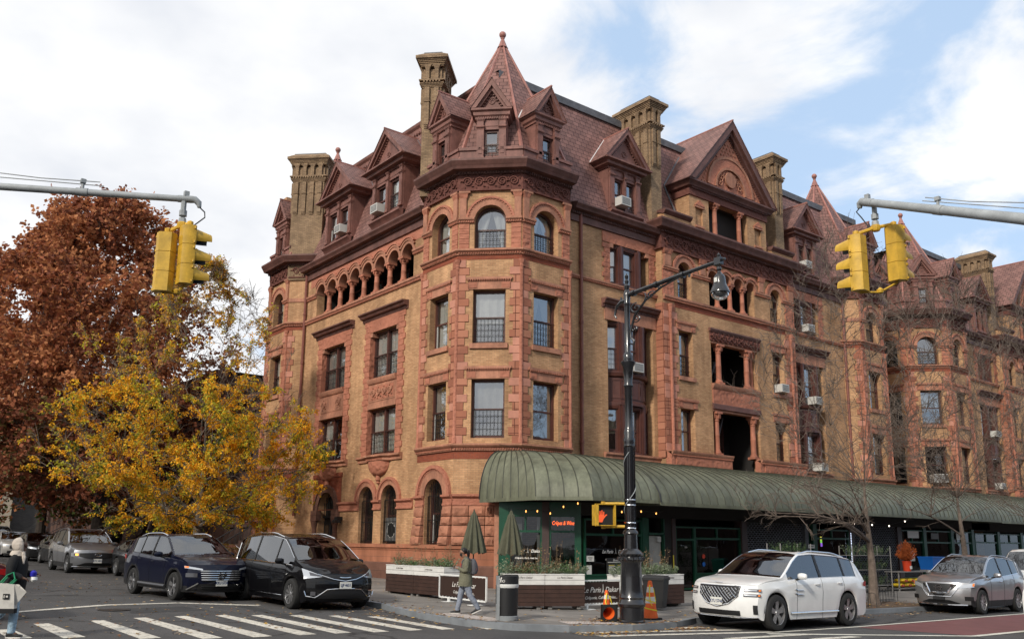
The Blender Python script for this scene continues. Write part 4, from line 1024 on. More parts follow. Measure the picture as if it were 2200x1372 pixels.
# ---- dormers
dormer(B1, TL, 2.4, -.1, 14.72, [(1.35, 2.28), (2.52, 3.45)], (14.95, 16.42), 16.86, 17.22, 18.98, 1.35, 1.85, 2.0, curt=['none', 'full'], black=False)
dormer(B1, TL, -2.4, -.1, 14.72, [(-3.45, -2.52), (-2.28, -1.35)], (14.95, 16.42), 16.86, 17.22, 18.98, 1.35, 1.85, 2.0, curt=['full', 'none'])
dormer(B1, TA, -7.05, -.02, 14.5, [(-7.72, -7.12), (-6.98, -6.38)], (14.62, 16.05), 16.45, 16.8, 18.5, 1.0, 1.45, 2.0, curt=['low', 'full'], cm='curtain_blue')
dormer(B1, TA, 7.0, -.02, 14.5, [(6.33, 6.93), (7.07, 7.67)], (14.62, 16.05), 16.45, 16.8, 18.5, 1.0, 1.45, 2.0, curt=['full', 'top'])
my = lambda z: -.16 + (z - 14.2) * .319
for (T_, c, ehw, z0_, z1_, sides) in ((TL, 2.4, 1.85, 17.2, 18.98, ((1, 'flashing'),)), (TL, -2.4, 1.85, 17.2, 18.98, ((1, 'flashing'),)), (TA, -7.05, 1.45, 16.8, 18.5, ((-1, 'flash_white'),)), (TA, 7.0, 1.45, 16.8, 18.5, ((-1, 'flashing'),))):
    for sg, mt in sides: valley(B1, T_, [(c + sg * ehw, my(z0_), z0_), (c, my(z1_), z1_)], mt)
valley(B1, TA, [(-3.45, my(17.1), 17.1), (-3.1, my(14.9), 14.9)]); valley(B1, TA, [(-3.45, my(17.1), 17.1), (-1.4, my(19.4), 19.4)])
valley(B1, TA, [(-6.0, my(14.6), 14.5), (-5.5, my(17.0), 17.0)], r=.07)
for k_ in (1, 2): valley(B1, FRM[k_], [(1.26 - .84, .82, 17.25), (1.26 - .45, 1.05, 17.8)], 'flash_white', .05)
# ---- chimneys
chimney(B1, 20.0, 42.9, .7071, -.7071, 1.75, .8, 13.6, 20.75, 4)
chimney(B1, 19.8, 30.35, .7071, .7071, 1.75, .8, 14.2, 20.75, 4)
chimney(B1, 29.52, 27.3, 0, -1, 1.9, .7, 14.1, 20.75, 4)
chimney(B1, 39.15, 27.3, 0, -1, 1.9, .7, 14.1, 20.75, 4)
# ---- drainpipes
for (x, y) in ((19.78, 42.3), (24.75, 26.4), (44.9, 26.4)):
    m = MB('pipe'); m.tube([(x, y, 1.2 if x < 20 else 3.1), (x, y, 13.9)], .075, 8)
    for z in (4, 6.5, 9, 11.6): m.lathe([(.1, z), (.1, z + .1)], x, y, 0, 8)
    m.build('drainpipe', B1)
# wall lamp by the door
m = MB('iron', TL); m.box(-1.02, -.78, -.3, 0, .93, 1.1); m.taper(-1.08, -.72, -.42, -.1, .82, .95, .04, .04); m.build('wall_lamp', B1)

# ---- awning
PA = [(19.55, 26.32), (19.55, 23.15), (20.91, 21.79), (24.22, 21.79), (24.22, 21.79)]
IA = [(20.52, 26.32), (20.98, 25.86), (21.1, 25.81), (24.3, 25.81), (24.3, 25.81)]
awning(B1, PA[:4], 1.54, 3.36, inner=[(20.5, 26.34), (21.03, 25.81), (23.0, 25.81), (24.9, 26.2)])
awning(B1, [(24.22, 21.74), (51.6, 21.74)], 1.48, 3.33, inner=[(24.25, 26.15), (51.6, 26.15)])
# ---- shop fronts under the awning
SH = MB('green_paint'); SG = MB('glass_shop'); SG.parts = []; ZS = 1.44
def shop_bay(m, g, T, x0, x1, zf, zt, kick=.55, trans=.75, fr=.07, mull=(), kickmat='green_paint'):
    """one glazed bay: kick panel, big light, transom lights"""
    m.T = T; g.T = T
    m.box(x0, x1, 0, .08, zf, zf + kick, kickmat); m.box(x0 + .1, x1 - .1, -.03, 0, zf + .12, zf + kick - .1, kickmat); m.box(x0, x1, -.03, .12, zf + kick, zf + kick + .06)
    zt1 = zt - trans
    for x in (x0, x1 - fr): m.box(x, x + fr, -.02, .1, zf + kick + .06, zt)
    for x in mull: m.box(x - fr / 2, x + fr / 2, -.01, .09, zt1, zt)
    m.box(x0 + fr, x1 - fr, -.02, .1, zt1 - .05, zt1 + .03); m.box(x0 + fr, x1 - fr, -.02, .1, zt - .06, zt)
    g_ = MB('glass_shop', T); g_.quad((x0, .05, zf + kick), (x1, .05, zf + kick), (x1, .05, zt), (x0, .05, zt)); SG.parts.append(g_)
SC_ = frame(19.80, 25.47, .7071, -.7071)       # slanted shop front
SA_ = frame(21.87, 23.40, 1, 0)                 # along the avenue
zf = -1.62; zc = .98; zh = 1.44
LC = 2.93
SH.T = SC_; SH.box(0, .35, -.02, .1, zf, zh); SH.box(1.55, 1.8, -.06, .12, zf, zh, 'post_brown'); SH.box(LC - .16, LC, -.04, .14, zf, zh)
SH.box(.35, 1.55, 0, .1, zc - .0, zh); SH.box(1.8, LC - .16, 0, .1, zc, zh)
shop_bay(SH, SG, SC_, .35, 1.55, zf, zc, .5, .56, mull=(.95,)); shop_bay(SH, SG, SC_, 1.8, LC - .16, zf, zc, .5, .56)
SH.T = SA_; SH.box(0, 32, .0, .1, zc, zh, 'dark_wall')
# bays along the avenue (x from 21.87)
bays = [(.15, 3.1), (5.05, 8.6)]
shop_bay(SH, SG, SA_, .15, 3.1, -1.72, zc - .1, .6, .55, mull=(1.6,))
SH.T = SA_; SH.box(3.1, 3.4, -.04, .12, -1.72, zc); SH.box(4.35, 4.75, .0, .5, -1.72, zc, 'dark_wall'); SH.box(3.4, 4.35, -.02, .1, .35, .43); SH.box(3.4, 3.47, -.02, .1, -1.72, .95); SH.box(4.28, 4.35, -.02, .1, -1.72, .95)
SH.box(4.75, 4.95, -.05, .4, -1.72, zc, 'post_brown')
shop_bay(SH, SG, SA_, 4.95, 6.1, -1.76, .7, .0, .5); shop_bay(SH, SG, SA_, 6.1, 9.0, -1.76, .7, .62, .45, mull=(7.5,))
SH.box(9.0, 9.35, -.1, .3, -1.76, zc, 'post_brown')
# brick grille shutters
def shutter(x0, x1, zf, zt):
    SH.T = SA_; SH.box(x0, x1, .12, .16, zf, zt, 'dark_room')
    nz_ = int((zt - zf) / .085)
    for i in range(nz_ + 1): SH.box(x0, x1, .02, .04, zf + i * .085, zf + i * .085 + .022, 'flashing')
    for i in range(nz_):
        x = x0 + (.0 if i % 2 else .11)
        while x < x1: SH.box(x, x + .035, .02, .04, zf + i * .085, zf + i * .085 + .085, 'flashing'); x += .22
shutter(9.35, 13.6, -1.8, zc)
SH.box(13.6, 13.85, -.05, .2, -1.8, zc, 'flashing'); SH.box(14.2, 14.5, -.05, .2, -1.8, zc)
shop_bay(SH, SG, SA_, 14.5, 17.2, -1.82, .75, .3, .4, mull=(15.8,)); SH.box(17.2, 17.6, -.05, .2, -1.82, zc, 'post_brown')
shutter(17.6, 21.6, -1.85, zc); SH.T = SA_
SH.box(21.6, 22.0, -.05, .2, -1.85, zc, 'post_brown')
for (a, b) in ((22.0, 24.2), (24.5, 27.2), (27.4, 29.6)):
    shop_bay(SH, SG, SA_, a, b, -1.9, .85, .35, .6, mull=((a + b) / 2,)); SH.box(b, b + .3, -.05, .15, -1.9, zc)
# shop interior: floor, back wall, side wall
SH.T = Matrix.Identity(4)
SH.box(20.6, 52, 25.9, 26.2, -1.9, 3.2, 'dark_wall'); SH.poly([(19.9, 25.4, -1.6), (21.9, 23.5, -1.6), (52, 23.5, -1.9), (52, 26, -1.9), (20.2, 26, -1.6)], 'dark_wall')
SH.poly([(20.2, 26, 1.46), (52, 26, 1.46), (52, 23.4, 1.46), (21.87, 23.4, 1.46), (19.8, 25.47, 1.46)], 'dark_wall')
so_ = SH.build('shopfront', B1); [g_.build('shop_pane', so_) for g_ in SG.parts]
# things seen inside the shop window
m = MB('curtain_dim', SC_); m.box(.42, .8, .35, .4, zf + .5, .95, 'curtain_dim'); m.box(1.36, 1.46, .1, .16, zf + .5, .95, 'frame_white'); m.build('shop_blind', so_)
m = MB('green_paint'); m.box(22.0, 23.1, 24.4, 24.5, -1.5, .2, 'green_paint'); m.build('shop_counter', so_)
m = MB('ac_white', SA_); m.quad((3.5, .12, -1.0), (4.25, .12, -1.0), (4.25, .12, .32), (3.5, .12, .32), 'curtain_dim'); m.quad((3.95, .0, .1), (4.15, .0, .1), (4.15, .0, .28), (3.95, .0, .28), 'ac_white'); m.box(3.48, 4.27, -.02, .1, -1.72, -1.0, 'green_paint'); m.build('shop_door', so_)

# ================================================================== building 2 (the twin next door)
B2 = thing('apartment_building', 'second tan brick apartment house at the right edge, partly behind bare trees', 'apartment building', (57.19, 28.85, sz(57.19, 28.85)))
W, TR, CO, FR = MB('brick'), MB('terracotta_plain'), MB('cornice'), MB('frieze')
DX = 34.9
octagon_tower(B2, W, TR, CO, FR, 22.29 + DX, 28.85, (0, 1, 2), ground=False, curts={1: ['none', 'full', 'none'], 2: ['full', 'full', 'full']})
TB = frame(34.55 + DX, YF, 1, 0)
street_section(B2, W, TR, CO, FR, TB, -10.35, -5.05, -6.75, (['full', 'full', 'none'], ['full', 'full', 'none'], ['full', 'none', 'none']))
pavilion(B2, W, TR, CO, FR, TB, full=True)
for m in (W, TR, CO, FR): m.T = Matrix.Identity(4)
# recessed link between the two towers
W.T = frame(49.85, 29.2, 1, 0); W.wall([(0, -2), (4.4, -2), (4.4, 14), (0, 14)], [rect(.6, 1.6, 3.9, 6.1), rect(.6, 1.6, 7.5, 9.6), arch_contour(1.1, .5, 11.3, 12.5), rect(2.3, 3.9, 3.9, 6.1), rect(2.3, 3.9, 7.5, 9.6), arch_contour(3.1, .6, 11.3, 12.4)], 0, .3)
for z in (3.9, 7.5, 11.3): W.box(2.2, 4.0, .3, 1.2, z - .1, z + 2.3, 'dark_wall'); window(B2, W.T, 1.1, .5, z, z + (2.1 if z < 11 else 1.7), .25, zs=None if z < 11 else 12.5, curtain='top', cm='curtain_dim')
W.T = Matrix.Identity(4)
W.box(74.5, 80, 26.6, 27, -2, 14, 'brick'); W.box(56, 80, 40, 40.5, -2, 19, 'brick')
W.build('wall', B2); TR.build('stone_trim', B2); CO.build('cornice', B2)
mansard(B2, [(56.4, YF), (84, YF)], flat=[(56.4, 28.15), (84, 28.15), (84, 40), (56.4, 40)])
dormer(B2, TB, -7.05, -.02, 14.5, [(-7.72, -7.12), (-6.98, -6.38)], (14.62, 16.05), 16.45, 16.8, 18.5, 1.0, 1.45, 2.0, curt=['full', 'top'])
chimney(B2, 29.52 + DX, 27.3, 0, -1, 1.9, .7, 14.1, 20.75, 4)
m = MB('pipe'); m.tube([(59.65, 26.4, 3), (59.65, 26.4, 13.9)], .075, 8); m.build('drainpipe', B2)
awning(B2, [(51.75, 21.78), (78, 21.78)], 1.44, 3.28, inner=[(51.75, 26.1), (78, 26.1)])
SH = MB('green_paint'); SG = MB('glass_shop'); SG.parts = []; T2 = frame(51.7, 23.4, 1, 0)
SH.T = T2; SH.box(0, 22, 0, .1, .9, 1.4, 'dark_wall')
for i in range(7): shop_bay(SH, SG, T2, .2 + i * 3.1, 3.0 + i * 3.1, -1.95, .8, .4, .5, mull=(1.6 + i * 3.1,)); SH.box(3.0 + i * 3.1, 3.3 + i * 3.1, -.05, .15, -1.95, .9)
SH.T = Matrix.Identity(4); SH.box(51.7, 74, 25.9, 26.2, -2, 3.2, 'dark_wall'); SH.poly([(51.7, 26, 1.42), (74, 26, 1.42), (74, 23.4, 1.42), (51.7, 23.4, 1.42)], 'dark_wall')
s2 = SH.build('shopfront', B2); [g_.build('shop_pane', s2) for g_ in SG.parts]

# ================================================================== brownstone row on the side street, and what closes the view
def rowhouse(x, y0, y1, h, label, name='brownstone_house', col='brownstone', stoop=True, win_w=.55, T=None, group='brownstones along the side street'):
    root = thing(name, label, 'row house', (x, (y0 + y1) / 2, sz(x, y0)), group=group)
    T = T or frame(x, y1, 0, -1); L = y1 - y0; zb = sz(x, y0) ; w = MB(col, T)
    n = 3; holes = []; wl = []
    zs_ = [zb + 1.5 + 3.3 * i for i in range(int((h - 1.5) / 3.3))]
    for z in zs_:
        for i in range(n):
            c = L * (i + .5) / n
            if z == zs_[0] and i == n - 1 and stoop: holes.append(rect(c - .6, c + .6, z, z + 2.9)); continue
            holes.append(rect(c - win_w, c + win_w, z + .7, z + 2.7)); wl.append((c, z + .7, z + 2.7))
    w.wall([(0, zb - .5), (L, zb - .5), (L, zb + h), (0, zb + h)], holes, 0, .3)
    w.box(0, L, .3, 9, zb + h - .2, zb + h, 'roof_flat'); w.box(L - .1, L, .01, 9, zb - .5, zb + h); w.box(0, .1, .01, 9, zb - .5, zb + h)
    w.sweep([(0, 0), (L, 0)], [(0, zb + h - .9), (.15, zb + h - .85), (.2, zb + h - .4), (.6, zb + h - .2), (.6, zb + h), (0, zb + h + .05)], mat='cornice')
    for c, a, b in wl: w.box(c - win_w - .12, c + win_w + .12, -.1, 0, b, b + .2, col); w.box(c - win_w - .1, c + win_w + .1, -.12, 0, a - .15, a, col)
    if stoop:
        c = L * (n - .5) / n; z0 = zs_[0]
        for k in range(8): w.box(c - .75, c + .75, -.3 * (8 - k) - .2, 0, zb - .3, zb + (z0 - zb) * (k + 1) / 8, col)
        w.box(c - .95, c - .78, -2.6, 0, zb - .3, zb + .45, col); w.box(c + .78, c + .95, -2.6, 0, zb - .3, zb + .45, col)
        for s in (-.87, .87):
            w.tube([(c + s, -2.6, zb + 1.0), (c + s, -.1, z0 + 1.0)], .03, 5, 'iron'); w.tube([(c + s, -2.6, zb), (c + s, -2.6, zb + 1.15)], .05, 6, 'iron')
            for k in range(9): w.tube([(c + s, -2.5 + .3 * k, zb + .1 + (z0 - zb) * k / 8), (c + s, -2.5 + .3 * k, zb + 1.0 + (z0 - zb) * k / 8)], .012, 4, 'iron')
        w.box(c - .6, c + .6, .25, .3, z0, z0 + 2.9, 'wood_brown')
    w.build('wall', root)
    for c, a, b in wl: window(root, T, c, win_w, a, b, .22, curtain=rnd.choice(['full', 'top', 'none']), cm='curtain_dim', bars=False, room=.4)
    return root
plain('brownstone', (.085, .042, .03), .85, var=(.7, 1.2), scale=.8)
plain('brownstone_dark', (.06, .032, .025), .85, var=(.7, 1.2), scale=.8)
masonry('brick_grey', (.10, .09, .08), (.08, .07, .065), (.06, .055, .05), .3, .1)
masonry('tan_wall', (.52, .44, .33), (.47, .39, .29), (.4, .33, .25), .4, .12)
y = 47.2
rl = ['low dark brownstone house right behind the yellow tree', 'dark brownstone house with a stoop behind the grey oncoming car', 'second brownstone with a stoop, left of the one behind the grey car', 'third brownstone of the row, behind the red oak trunk', 'fourth brownstone of the row, left of the red oak trunk', 'fifth house of the row, small beyond the red oak', 'sixth house of the row, its top hidden by oak leaves', 'seventh house of the row, far down the side street', 'farthest brownstone of the row, next to the pale tan end building']
for i in range(9):
    rowhouse(XF + (0. if i else .6), y, y + 6.1, 11.5 if i else 9.6, rl[i], col='brownstone' if i % 2 else 'brownstone_dark'); y += 6.15
m = MB('tan_wall'); m.box(-8, 19, 112, 122, -1.5, 21); m.box(19, 45, 113, 122, -1.5, 16, 'brick_grey'); tag(m.build('end_building'), 'pale tan building closing the far end of the side street', 'building')
m = MB('brick_grey'); m.box(19.9, 24, 46.95, 47.2, -1.5, 10.2); m.build('party_wall', B1)

# houses across both streets, behind and beside the camera: seen in windscreens and shop glass
for i in range(5):
    y0 = 24 + i * 12.2
    rowhouse(-9., y0, y0 + 12, 9.5, 'brown town house on the near block across the side street, number %d from the crossing' % (i + 1) if False else 'brown house facing the corner building from across the side street', name='town_house', col='brownstone', stoop=False, T=frame(-9., y0, 0, 1), group='houses across the side street')
for i in range(12):
    x0 = -28 + i * 16.
    rowhouse(x0, -30, -14.2, 15.5, 'brick house facing the corner building from across the avenue', name='town_house', col='brownstone_dark' if i % 2 else 'brownstone', stoop=False, T=frame(x0 + 15.8, -30, -1, 0), group='houses across the avenue')
# ================================================================== ground
def surf(name, pts, mat, dz, thick=None, kind='structure', sub=1):
    m = MB(mat); P = [(x, y, gz(x, y) + dz) for x, y in pts]; m.poly(P)
    if thick:
        n = len(pts)
        for i in range(n):
            a, b = P[i], P[(i + 1) % n]; m.quad((a[0], a[1], a[2] - thick), (b[0], b[1], b[2] - thick), b, a)
    o = m.build(name); o['kind'] = kind; return o
def mat_asphalt():
    m, nt, out = new_mat('asphalt'); b = bsdf(nt, out, (.05, .05, .05), .8, spec=.3)
    rgb = N(nt, 'ShaderNodeRGB'); rgb.outputs[0].default_value = (.072, .069, .068, 1)
    c = noise_var(nt, rgb.outputs[0], .35, .78, 1.2, 6); c = noise_var(nt, c, 55., .6, 1.35, 3); c = noise_var(nt, c, 3., .88, 1.1, 6, stretch=(1, .2, 1))
    # thin cracks
    tc = N(nt, 'ShaderNodeTexCoord'); vo = N(nt, 'ShaderNodeTexVoronoi', feature='DISTANCE_TO_EDGE'); vo.inputs['Scale'].default_value = .32
    nz = N(nt, 'ShaderNodeTexNoise'); nz.inputs['Scale'].default_value = 1.2; nz.inputs['Detail'].default_value = 6; nt.links.new(tc.outputs['Object'], nz.inputs['Vector'])
    mx = N(nt, 'ShaderNodeMix', data_type='VECTOR'); mx.inputs[0].default_value = .45; nt.links.new(tc.outputs['Object'], mx.inputs[4]); nt.links.new(nz.outputs['Color'], mx.inputs[5]); nt.links.new(mx.outputs[1], vo.inputs['Vector'])
    mr = N(nt, 'ShaderNodeMapRange'); mr.inputs[1].default_value = .0; mr.inputs[2].default_value = .016; mr.inputs[3].default_value = .35; mr.inputs[4].default_value = 1; nt.links.new(vo.outputs['Distance'], mr.inputs[0])
    m2 = N(nt, 'ShaderNodeMix', data_type='RGBA', blend_type='MULTIPLY'); m2.inputs[0].default_value = 1; nt.links.new(c, m2.inputs[6]); nt.links.new(mr.outputs[0], m2.inputs[7]); nt.links.new(m2.outputs[2], b.inputs['Base Color'])
    n3 = N(nt, 'ShaderNodeTexNoise'); n3.inputs['Scale'].default_value = 90; nt.links.new(tc.outputs['Object'], n3.inputs['Vector']); add_bump(nt, b, n3.outputs[0], .5, .01)
mat_asphalt()
def mat_worn(name, col, wear=.55, sc=9., under=(.07, .07, .07)):
    m, nt, out = new_mat(name); b = bsdf(nt, out, col, .7)
    tc = N(nt, 'ShaderNodeTexCoord'); nz = N(nt, 'ShaderNodeTexNoise'); nz.inputs['Scale'].default_value = sc; nz.inputs['Detail'].default_value = 8; nz.inputs['Roughness'].default_value = .75; nt.links.new(tc.outputs['Object'], nz.inputs['Vector'])
    mr = N(nt, 'ShaderNodeMapRange'); mr.inputs[1].default_value = wear - .04; mr.inputs[2].default_value = wear + .08; nt.links.new(nz.outputs[0], mr.inputs[0])
    mx = N(nt, 'ShaderNodeMix', data_type='RGBA'); mx.inputs[6].default_value = rgba(col); mx.inputs[7].default_value = rgba(under); nt.links.new(mr.outputs[0], mx.inputs[0])
    nt.links.new(noise_var(nt, mx.outputs[2], 1.4, .82, 1.1), b.inputs['Base Color'])
mat_worn('paint_white', (.60, .56, .48), .56); mat_worn('lane_red', (.155, .058, .055), .66, 5.); mat_worn('paint_thin', (.62, .60, .52), .6)
masonry('sidewalk', (.225, .205, .185), (.19, .175, .16), (.09, .085, .08), 1.5, 1.5, .012, var=(.65, 1.18), vs=.8, bump=.3, offset=0.)
plain('kerb', (.19, .205, .22), .7, var=(.7, 1.2), scale=1.5)
masonry('tactile', (.62, .56, .50), (.58, .52, .47), (.42, .36, .33), .085, .085, .02, bump=.8, dist=.02, offset=0., var=(.7, 1.1), vs=2.)
plain('soil', (.10, .065, .04), .95, var=(.6, 1.3), scale=4, bump=.5)
plain('patch', (.035, .034, .034), .85, var=(.7, 1.3), scale=2)
# terrain sheet to the horizon
m = MB('asphalt')
xs = [-300, -60, -20, 0, 10, 20, 35, 70, 300]; ys = [-300, -60, -10, 0, 10, 20, 35, 90, 300]
for i in range(8):
    for j in range(8):
        m.quad(*[(x, y, gz(x, y)) for x, y in ((xs[i], ys[j]), (xs[i + 1], ys[j]), (xs[i + 1], ys[j + 1]), (xs[i], ys[j + 1]))])
tag(m.build('road', origin=(0, 0, 0)), kind='structure')
KP = [(12.7, 90), (12.7, 26), (12.6, 23), (12.45, 21), (12.1, 19.7), (11.85, 18.4), (11.75, 17.2), (11.8, 16.2), (12.2, 15.2), (13.1, 14.4), (14.6, 14.0), (16.2, 14.15), (17.6, 14.75), (20, 14.85), (26, 14.85), (70, 14.85)]
m = MB('sidewalk')
m.add([(x, y, gz(x, y) + .13) for x, y in KP] + [(70, 90, gz(70, 90) + .13)], [tuple(range(len(KP), -1, -1))])
# split the big face so it follows the plane
tag(m.build('sidewalk', origin=(20, 20, gz(20, 20))), kind='structure')
m = MB('kerb')
for i in range(len(KP) - 1):
    a, b = KP[i], KP[i + 1]; d = Vector((b[0] - a[0], b[1] - a[1])).normalized(); n = Vector((-d.y, d.x))   # into the pavement
    if n.dot(Vector((20 - a[0], 20 - a[1]))) < 0: n = -n
    h = lambda p: .136
    pts = [(a[0], a[1], gz(*a) - .01), (b[0], b[1], gz(*b) - .01), (b[0], b[1], gz(*b) + h(b)), (a[0], a[1], gz(*a) + h(a)), (a[0] + n.x * .17, a[1] + n.y * .17, gz(*a) + h(a)), (b[0] + n.x * .17, b[1] + n.y * .17, gz(*b) + h(b))]
    m.add(pts, [(0, 1, 2, 3), (3, 2, 5, 4)])
tag(m.build('kerb', origin=(13, 15, gz(13, 15))), kind='structure')
# far sidewalk of the side street (left edge, behind the cars)
surf('sidewalk', [(-6, 23), (2.2, 23), (2.2, 200), (-6, 200)], 'sidewalk', .13, .14)
# crosswalk bars, side street (run along y)
bars = [(3.2, 17.4, 19.0, .3), (4.0, 17.2, 19.9, .3), (5.1, 16.6, 20.2, .3), (6.05, 16.2, 20.5, .3), (6.95, 16.1, 20.6, .3), (7.85, 16.1, 20.55, .3), (8.6, 16.1, 20.3, .3), (9.4, 16.0, 20.0, .3), (10.2, 16.0, 19.6, .28), (10.95, 15.9, 19.1, .28), (11.85, 15.6, 17.9, .2)]
m = MB('paint_white')
for x, y0, y1, w in bars:
    x += .12
    m.quad((x - w * .6, y0, gz(x, y0) + .006), (x + w * .6, y0, gz(x, y0) + .006), (x + w * .45, y1, gz(x, y1) + .006), (x - w * .45, y1, gz(x, y1) + .006))
for (x0, y0), (x1, y1), w in (((12.75, 14.95), (17.0, 14.0), .26), ((13.3, 14.25), (17.3, 13.25), .26), ((13.2, 13.6), (17.7, 12.6), .27), ((15.4, 12.1), (18.1, 11.95), .27), ((17.2, 11.25), (18.7, 11.15), .27)):
    m.quad((x0, y0 - w / 2, gz(x0, y0) + .006), (x1, y1 - w / 2, gz(x1, y1) + .006), (x1, y1 + w / 2, gz(x1, y1) + .006), (x0, y0 + w / 2, gz(x0, y0) + .006))
tag(m.build('crosswalk_markings'), kind='structure')
def line(name, pts, w, mat, dz=.006):
    m = MB(mat)
    for a, b in zip(pts, pts[1:]):
        d = Vector((b[0] - a[0], b[1] - a[1])).normalized(); n = Vector((-d.y, d.x)) * w / 2
        m.quad(*[(p[0] + s * n.x, p[1] + s * n.y, gz(*p) + dz) for p, s in ((a, 1), (b, 1), (b, -1), (a, -1))])
    tag(m.build(name), kind='structure')
line('stop_line', [(4.0, 22.6), (6.4, 24.1), (8.25, 24.3), (9.9, 22.9)], .32, 'paint_white')
surf('bus_lane', [(20.9, 12.42), (90, 13.3), (90, 9.4), (21.8, 9.9)], 'lane_red', .004)
line('lane_line', [(17.5, 12.55), (20.9, 12.52), (90, 13.42)], .13, 'paint_thin'); line('lane_line', [(17.2, 12.4), (21.7, 9.98), (90, 9.35)], .2, 'paint_thin')
line('lane_line', [(21.7, 9.98), (27, 10.9)], .2, 'paint_thin', .01) if False else None
surf('tactile_paving', [(12.0, 17.9), (12.15, 15.95), (12.8, 16.05), (12.65, 18.0)], 'tactile', .136)
surf('tactile_paving', [(13.4, 14.75), (14.6, 14.3), (14.8, 14.85), (13.6, 15.3)], 'tactile', .136)
surf('road_patch', [(6.3, 21.6), (8.2, 21.9), (8.0, 23.2), (6.6, 23.0)], 'patch', .003)
surf('road_patch', [(9.0, 17.0), (9.4, 26), (9.75, 26), (9.35, 17.0)], 'patch', .003); surf('road_patch', [(14.0, 11.5), (17.5, 10.8), (17.7, 11.3), (14.2, 12.0)], 'patch', .003)
mh = MB('iron'); mh.lathe([(0, .0), (.36, .0), (.36, .004)], 6.2, 22.6, gz(6.2, 22.6) + .008, 24); tag(mh.build('manhole_cover'), 'round iron manhole cover in the side street before the stop line', 'manhole cover')
surf('tree_pit', [(26.0, 15.0), (30.4, 15.0), (30.4, 16.8), (26.0, 16.8)], 'soil', .14)
surf('tree_pit', [(32.5, 15.0), (36.0, 15.0), (36.0, 16.8), (32.5, 16.8)], 'soil', .14)
# fallen leaves
plain('leaf_yellow', (.42, .24, .03), .8); plain('leaf_brown', (.20, .085, .03), .85); plain('leaf_tan', (.40, .28, .15), .85)
m = MB('leaf_brown'); lr = random.Random(3)
def leaf(x, y, z, s):
    a = lr.random() * 2 * pi; c, d = cos(a), sin(a); t = lr.uniform(-.3, .3)
    m.add([(x + c * s, y + d * s, z + .012), (x - d * s * .5, y + c * s * .5, z + .02 + t * s), (x - c * s, y - d * s, z + .012), (x + d * s * .5, y - c * s * .5, z + .015)], [(0, 1, 2, 3)], lr.choice(['leaf_yellow', 'leaf_brown', 'leaf_tan', 'leaf_tan', 'leaf_brown']))
for i in range(3400):
    r = lr.random()
    if r < .30: x, y = lr.uniform(1, 12.2), 17 + 20 * lr.random() ** 1.3
    elif r < .62: x, y = lr.gauss(12.0, .5), lr.uniform(15.5, 40)
    elif r < .76: x, y = lr.uniform(13, 17), lr.gauss(14.0, .25)
    elif r < .84: x, y = lr.uniform(13.2, 19), lr.uniform(15, 34)
    elif r < .92: x, y = lr.uniform(20, 34), lr.gauss(14.4, .25)
    else: x, y = lr.uniform(26, 36), lr.uniform(15.1, 16.8)
    on = False; PK = KP + [(70, 90)]
    for (a_, b_), (c_, d_) in zip(PK, PK[1:] + PK[:1]):
        if (b_ > y) != (d_ > y) and x < (c_ - a_) * (y - b_) / (d_ - b_) + a_: on = not on
    leaf(x, y, gz(x, y) + (.132 if on else 0), lr.uniform(.025, .06))
for i in range(500):
    a = lr.random() * 2 * pi; r = abs(lr.gauss(0, .45)); x, y = 15.1 + r * cos(a) * 1.3, 14.75 + abs(r * sin(a)) * .6
    leaf(x, y, gz(x, y) + .135 + lr.random() * .03, lr.uniform(.03, .06))
tag(m.build('fallen_leaves'), kind='stuff')
# ================================================================== vehicles
def paint(name, col, metal=0., rough=.32):
    m, nt, out = new_mat(name); b = bsdf(nt, out, col, max(rough, .45) if metal < .5 else rough, metal, .08 if col[0] < .05 else .3, .6 if col[0] < .05 else 1.0)
    rgb = N(nt, 'ShaderNodeRGB'); rgb.outputs[0].default_value = rgba(col)
    nt.links.new(noise_var(nt, rgb.outputs[0], 1.6, .88, 1.06), b.inputs['Base Color'])
paint('paint_white_car', (.74, .74, .73)); paint('paint_silver', (.40, .40, .41), .75, .28); paint('paint_blue', (.003, .0045, .016)); paint('paint_black', (.003, .003, .004))
paint('paint_grey', (.24, .245, .26), .6, .3); paint('paint_dark', (.009, .009, .01)); paint('paint_maroon', (.07, .008, .010), .1); paint('paint_pearl', (.45, .44, .42), .4)
plain('tyre', (.018, .018, .018), .85); plain('rim_silver', (.42, .42, .43), .3, metal=.8); plain('rim_dark', (.07, .07, .075), .35, metal=.6); plain('chrome', (.75, .75, .76), .1, metal=1.)
plain('black_trim', (.015, .015, .016), .5); plain('grille_black', (.01, .01, .011), .5); plain('car_interior', (.03, .027, .024), .85); plain('seat', (.06, .05, .045), .8)
plain('lamp_glass', (.55, .57, .6), .12, metal=.55); plain('lamp_dark', (.10, .10, .11), .15, metal=.4); plain('amber', (.8, .2, .02), .3); plain('tail_red', (.35, .01, .01), .25); plain('plate_white', (.62, .62, .58), .5); plain('plate_blue', (.02, .04, .12), .5)
def interp(T, x):
    if x <= T[0][0]: return T[0][1]
    for (a, b), (c, d) in zip(T, T[1:]):
        if x <= c:
            t = (x - a) / (c - a); return b + (d - b) * t
    return T[-1][1]
def smooth_tab(T, x):
    # gently rounded piecewise-linear
    return (interp(T, x - .06) + 2 * interp(T, x) + interp(T, x + .06)) / 4
FONT = None
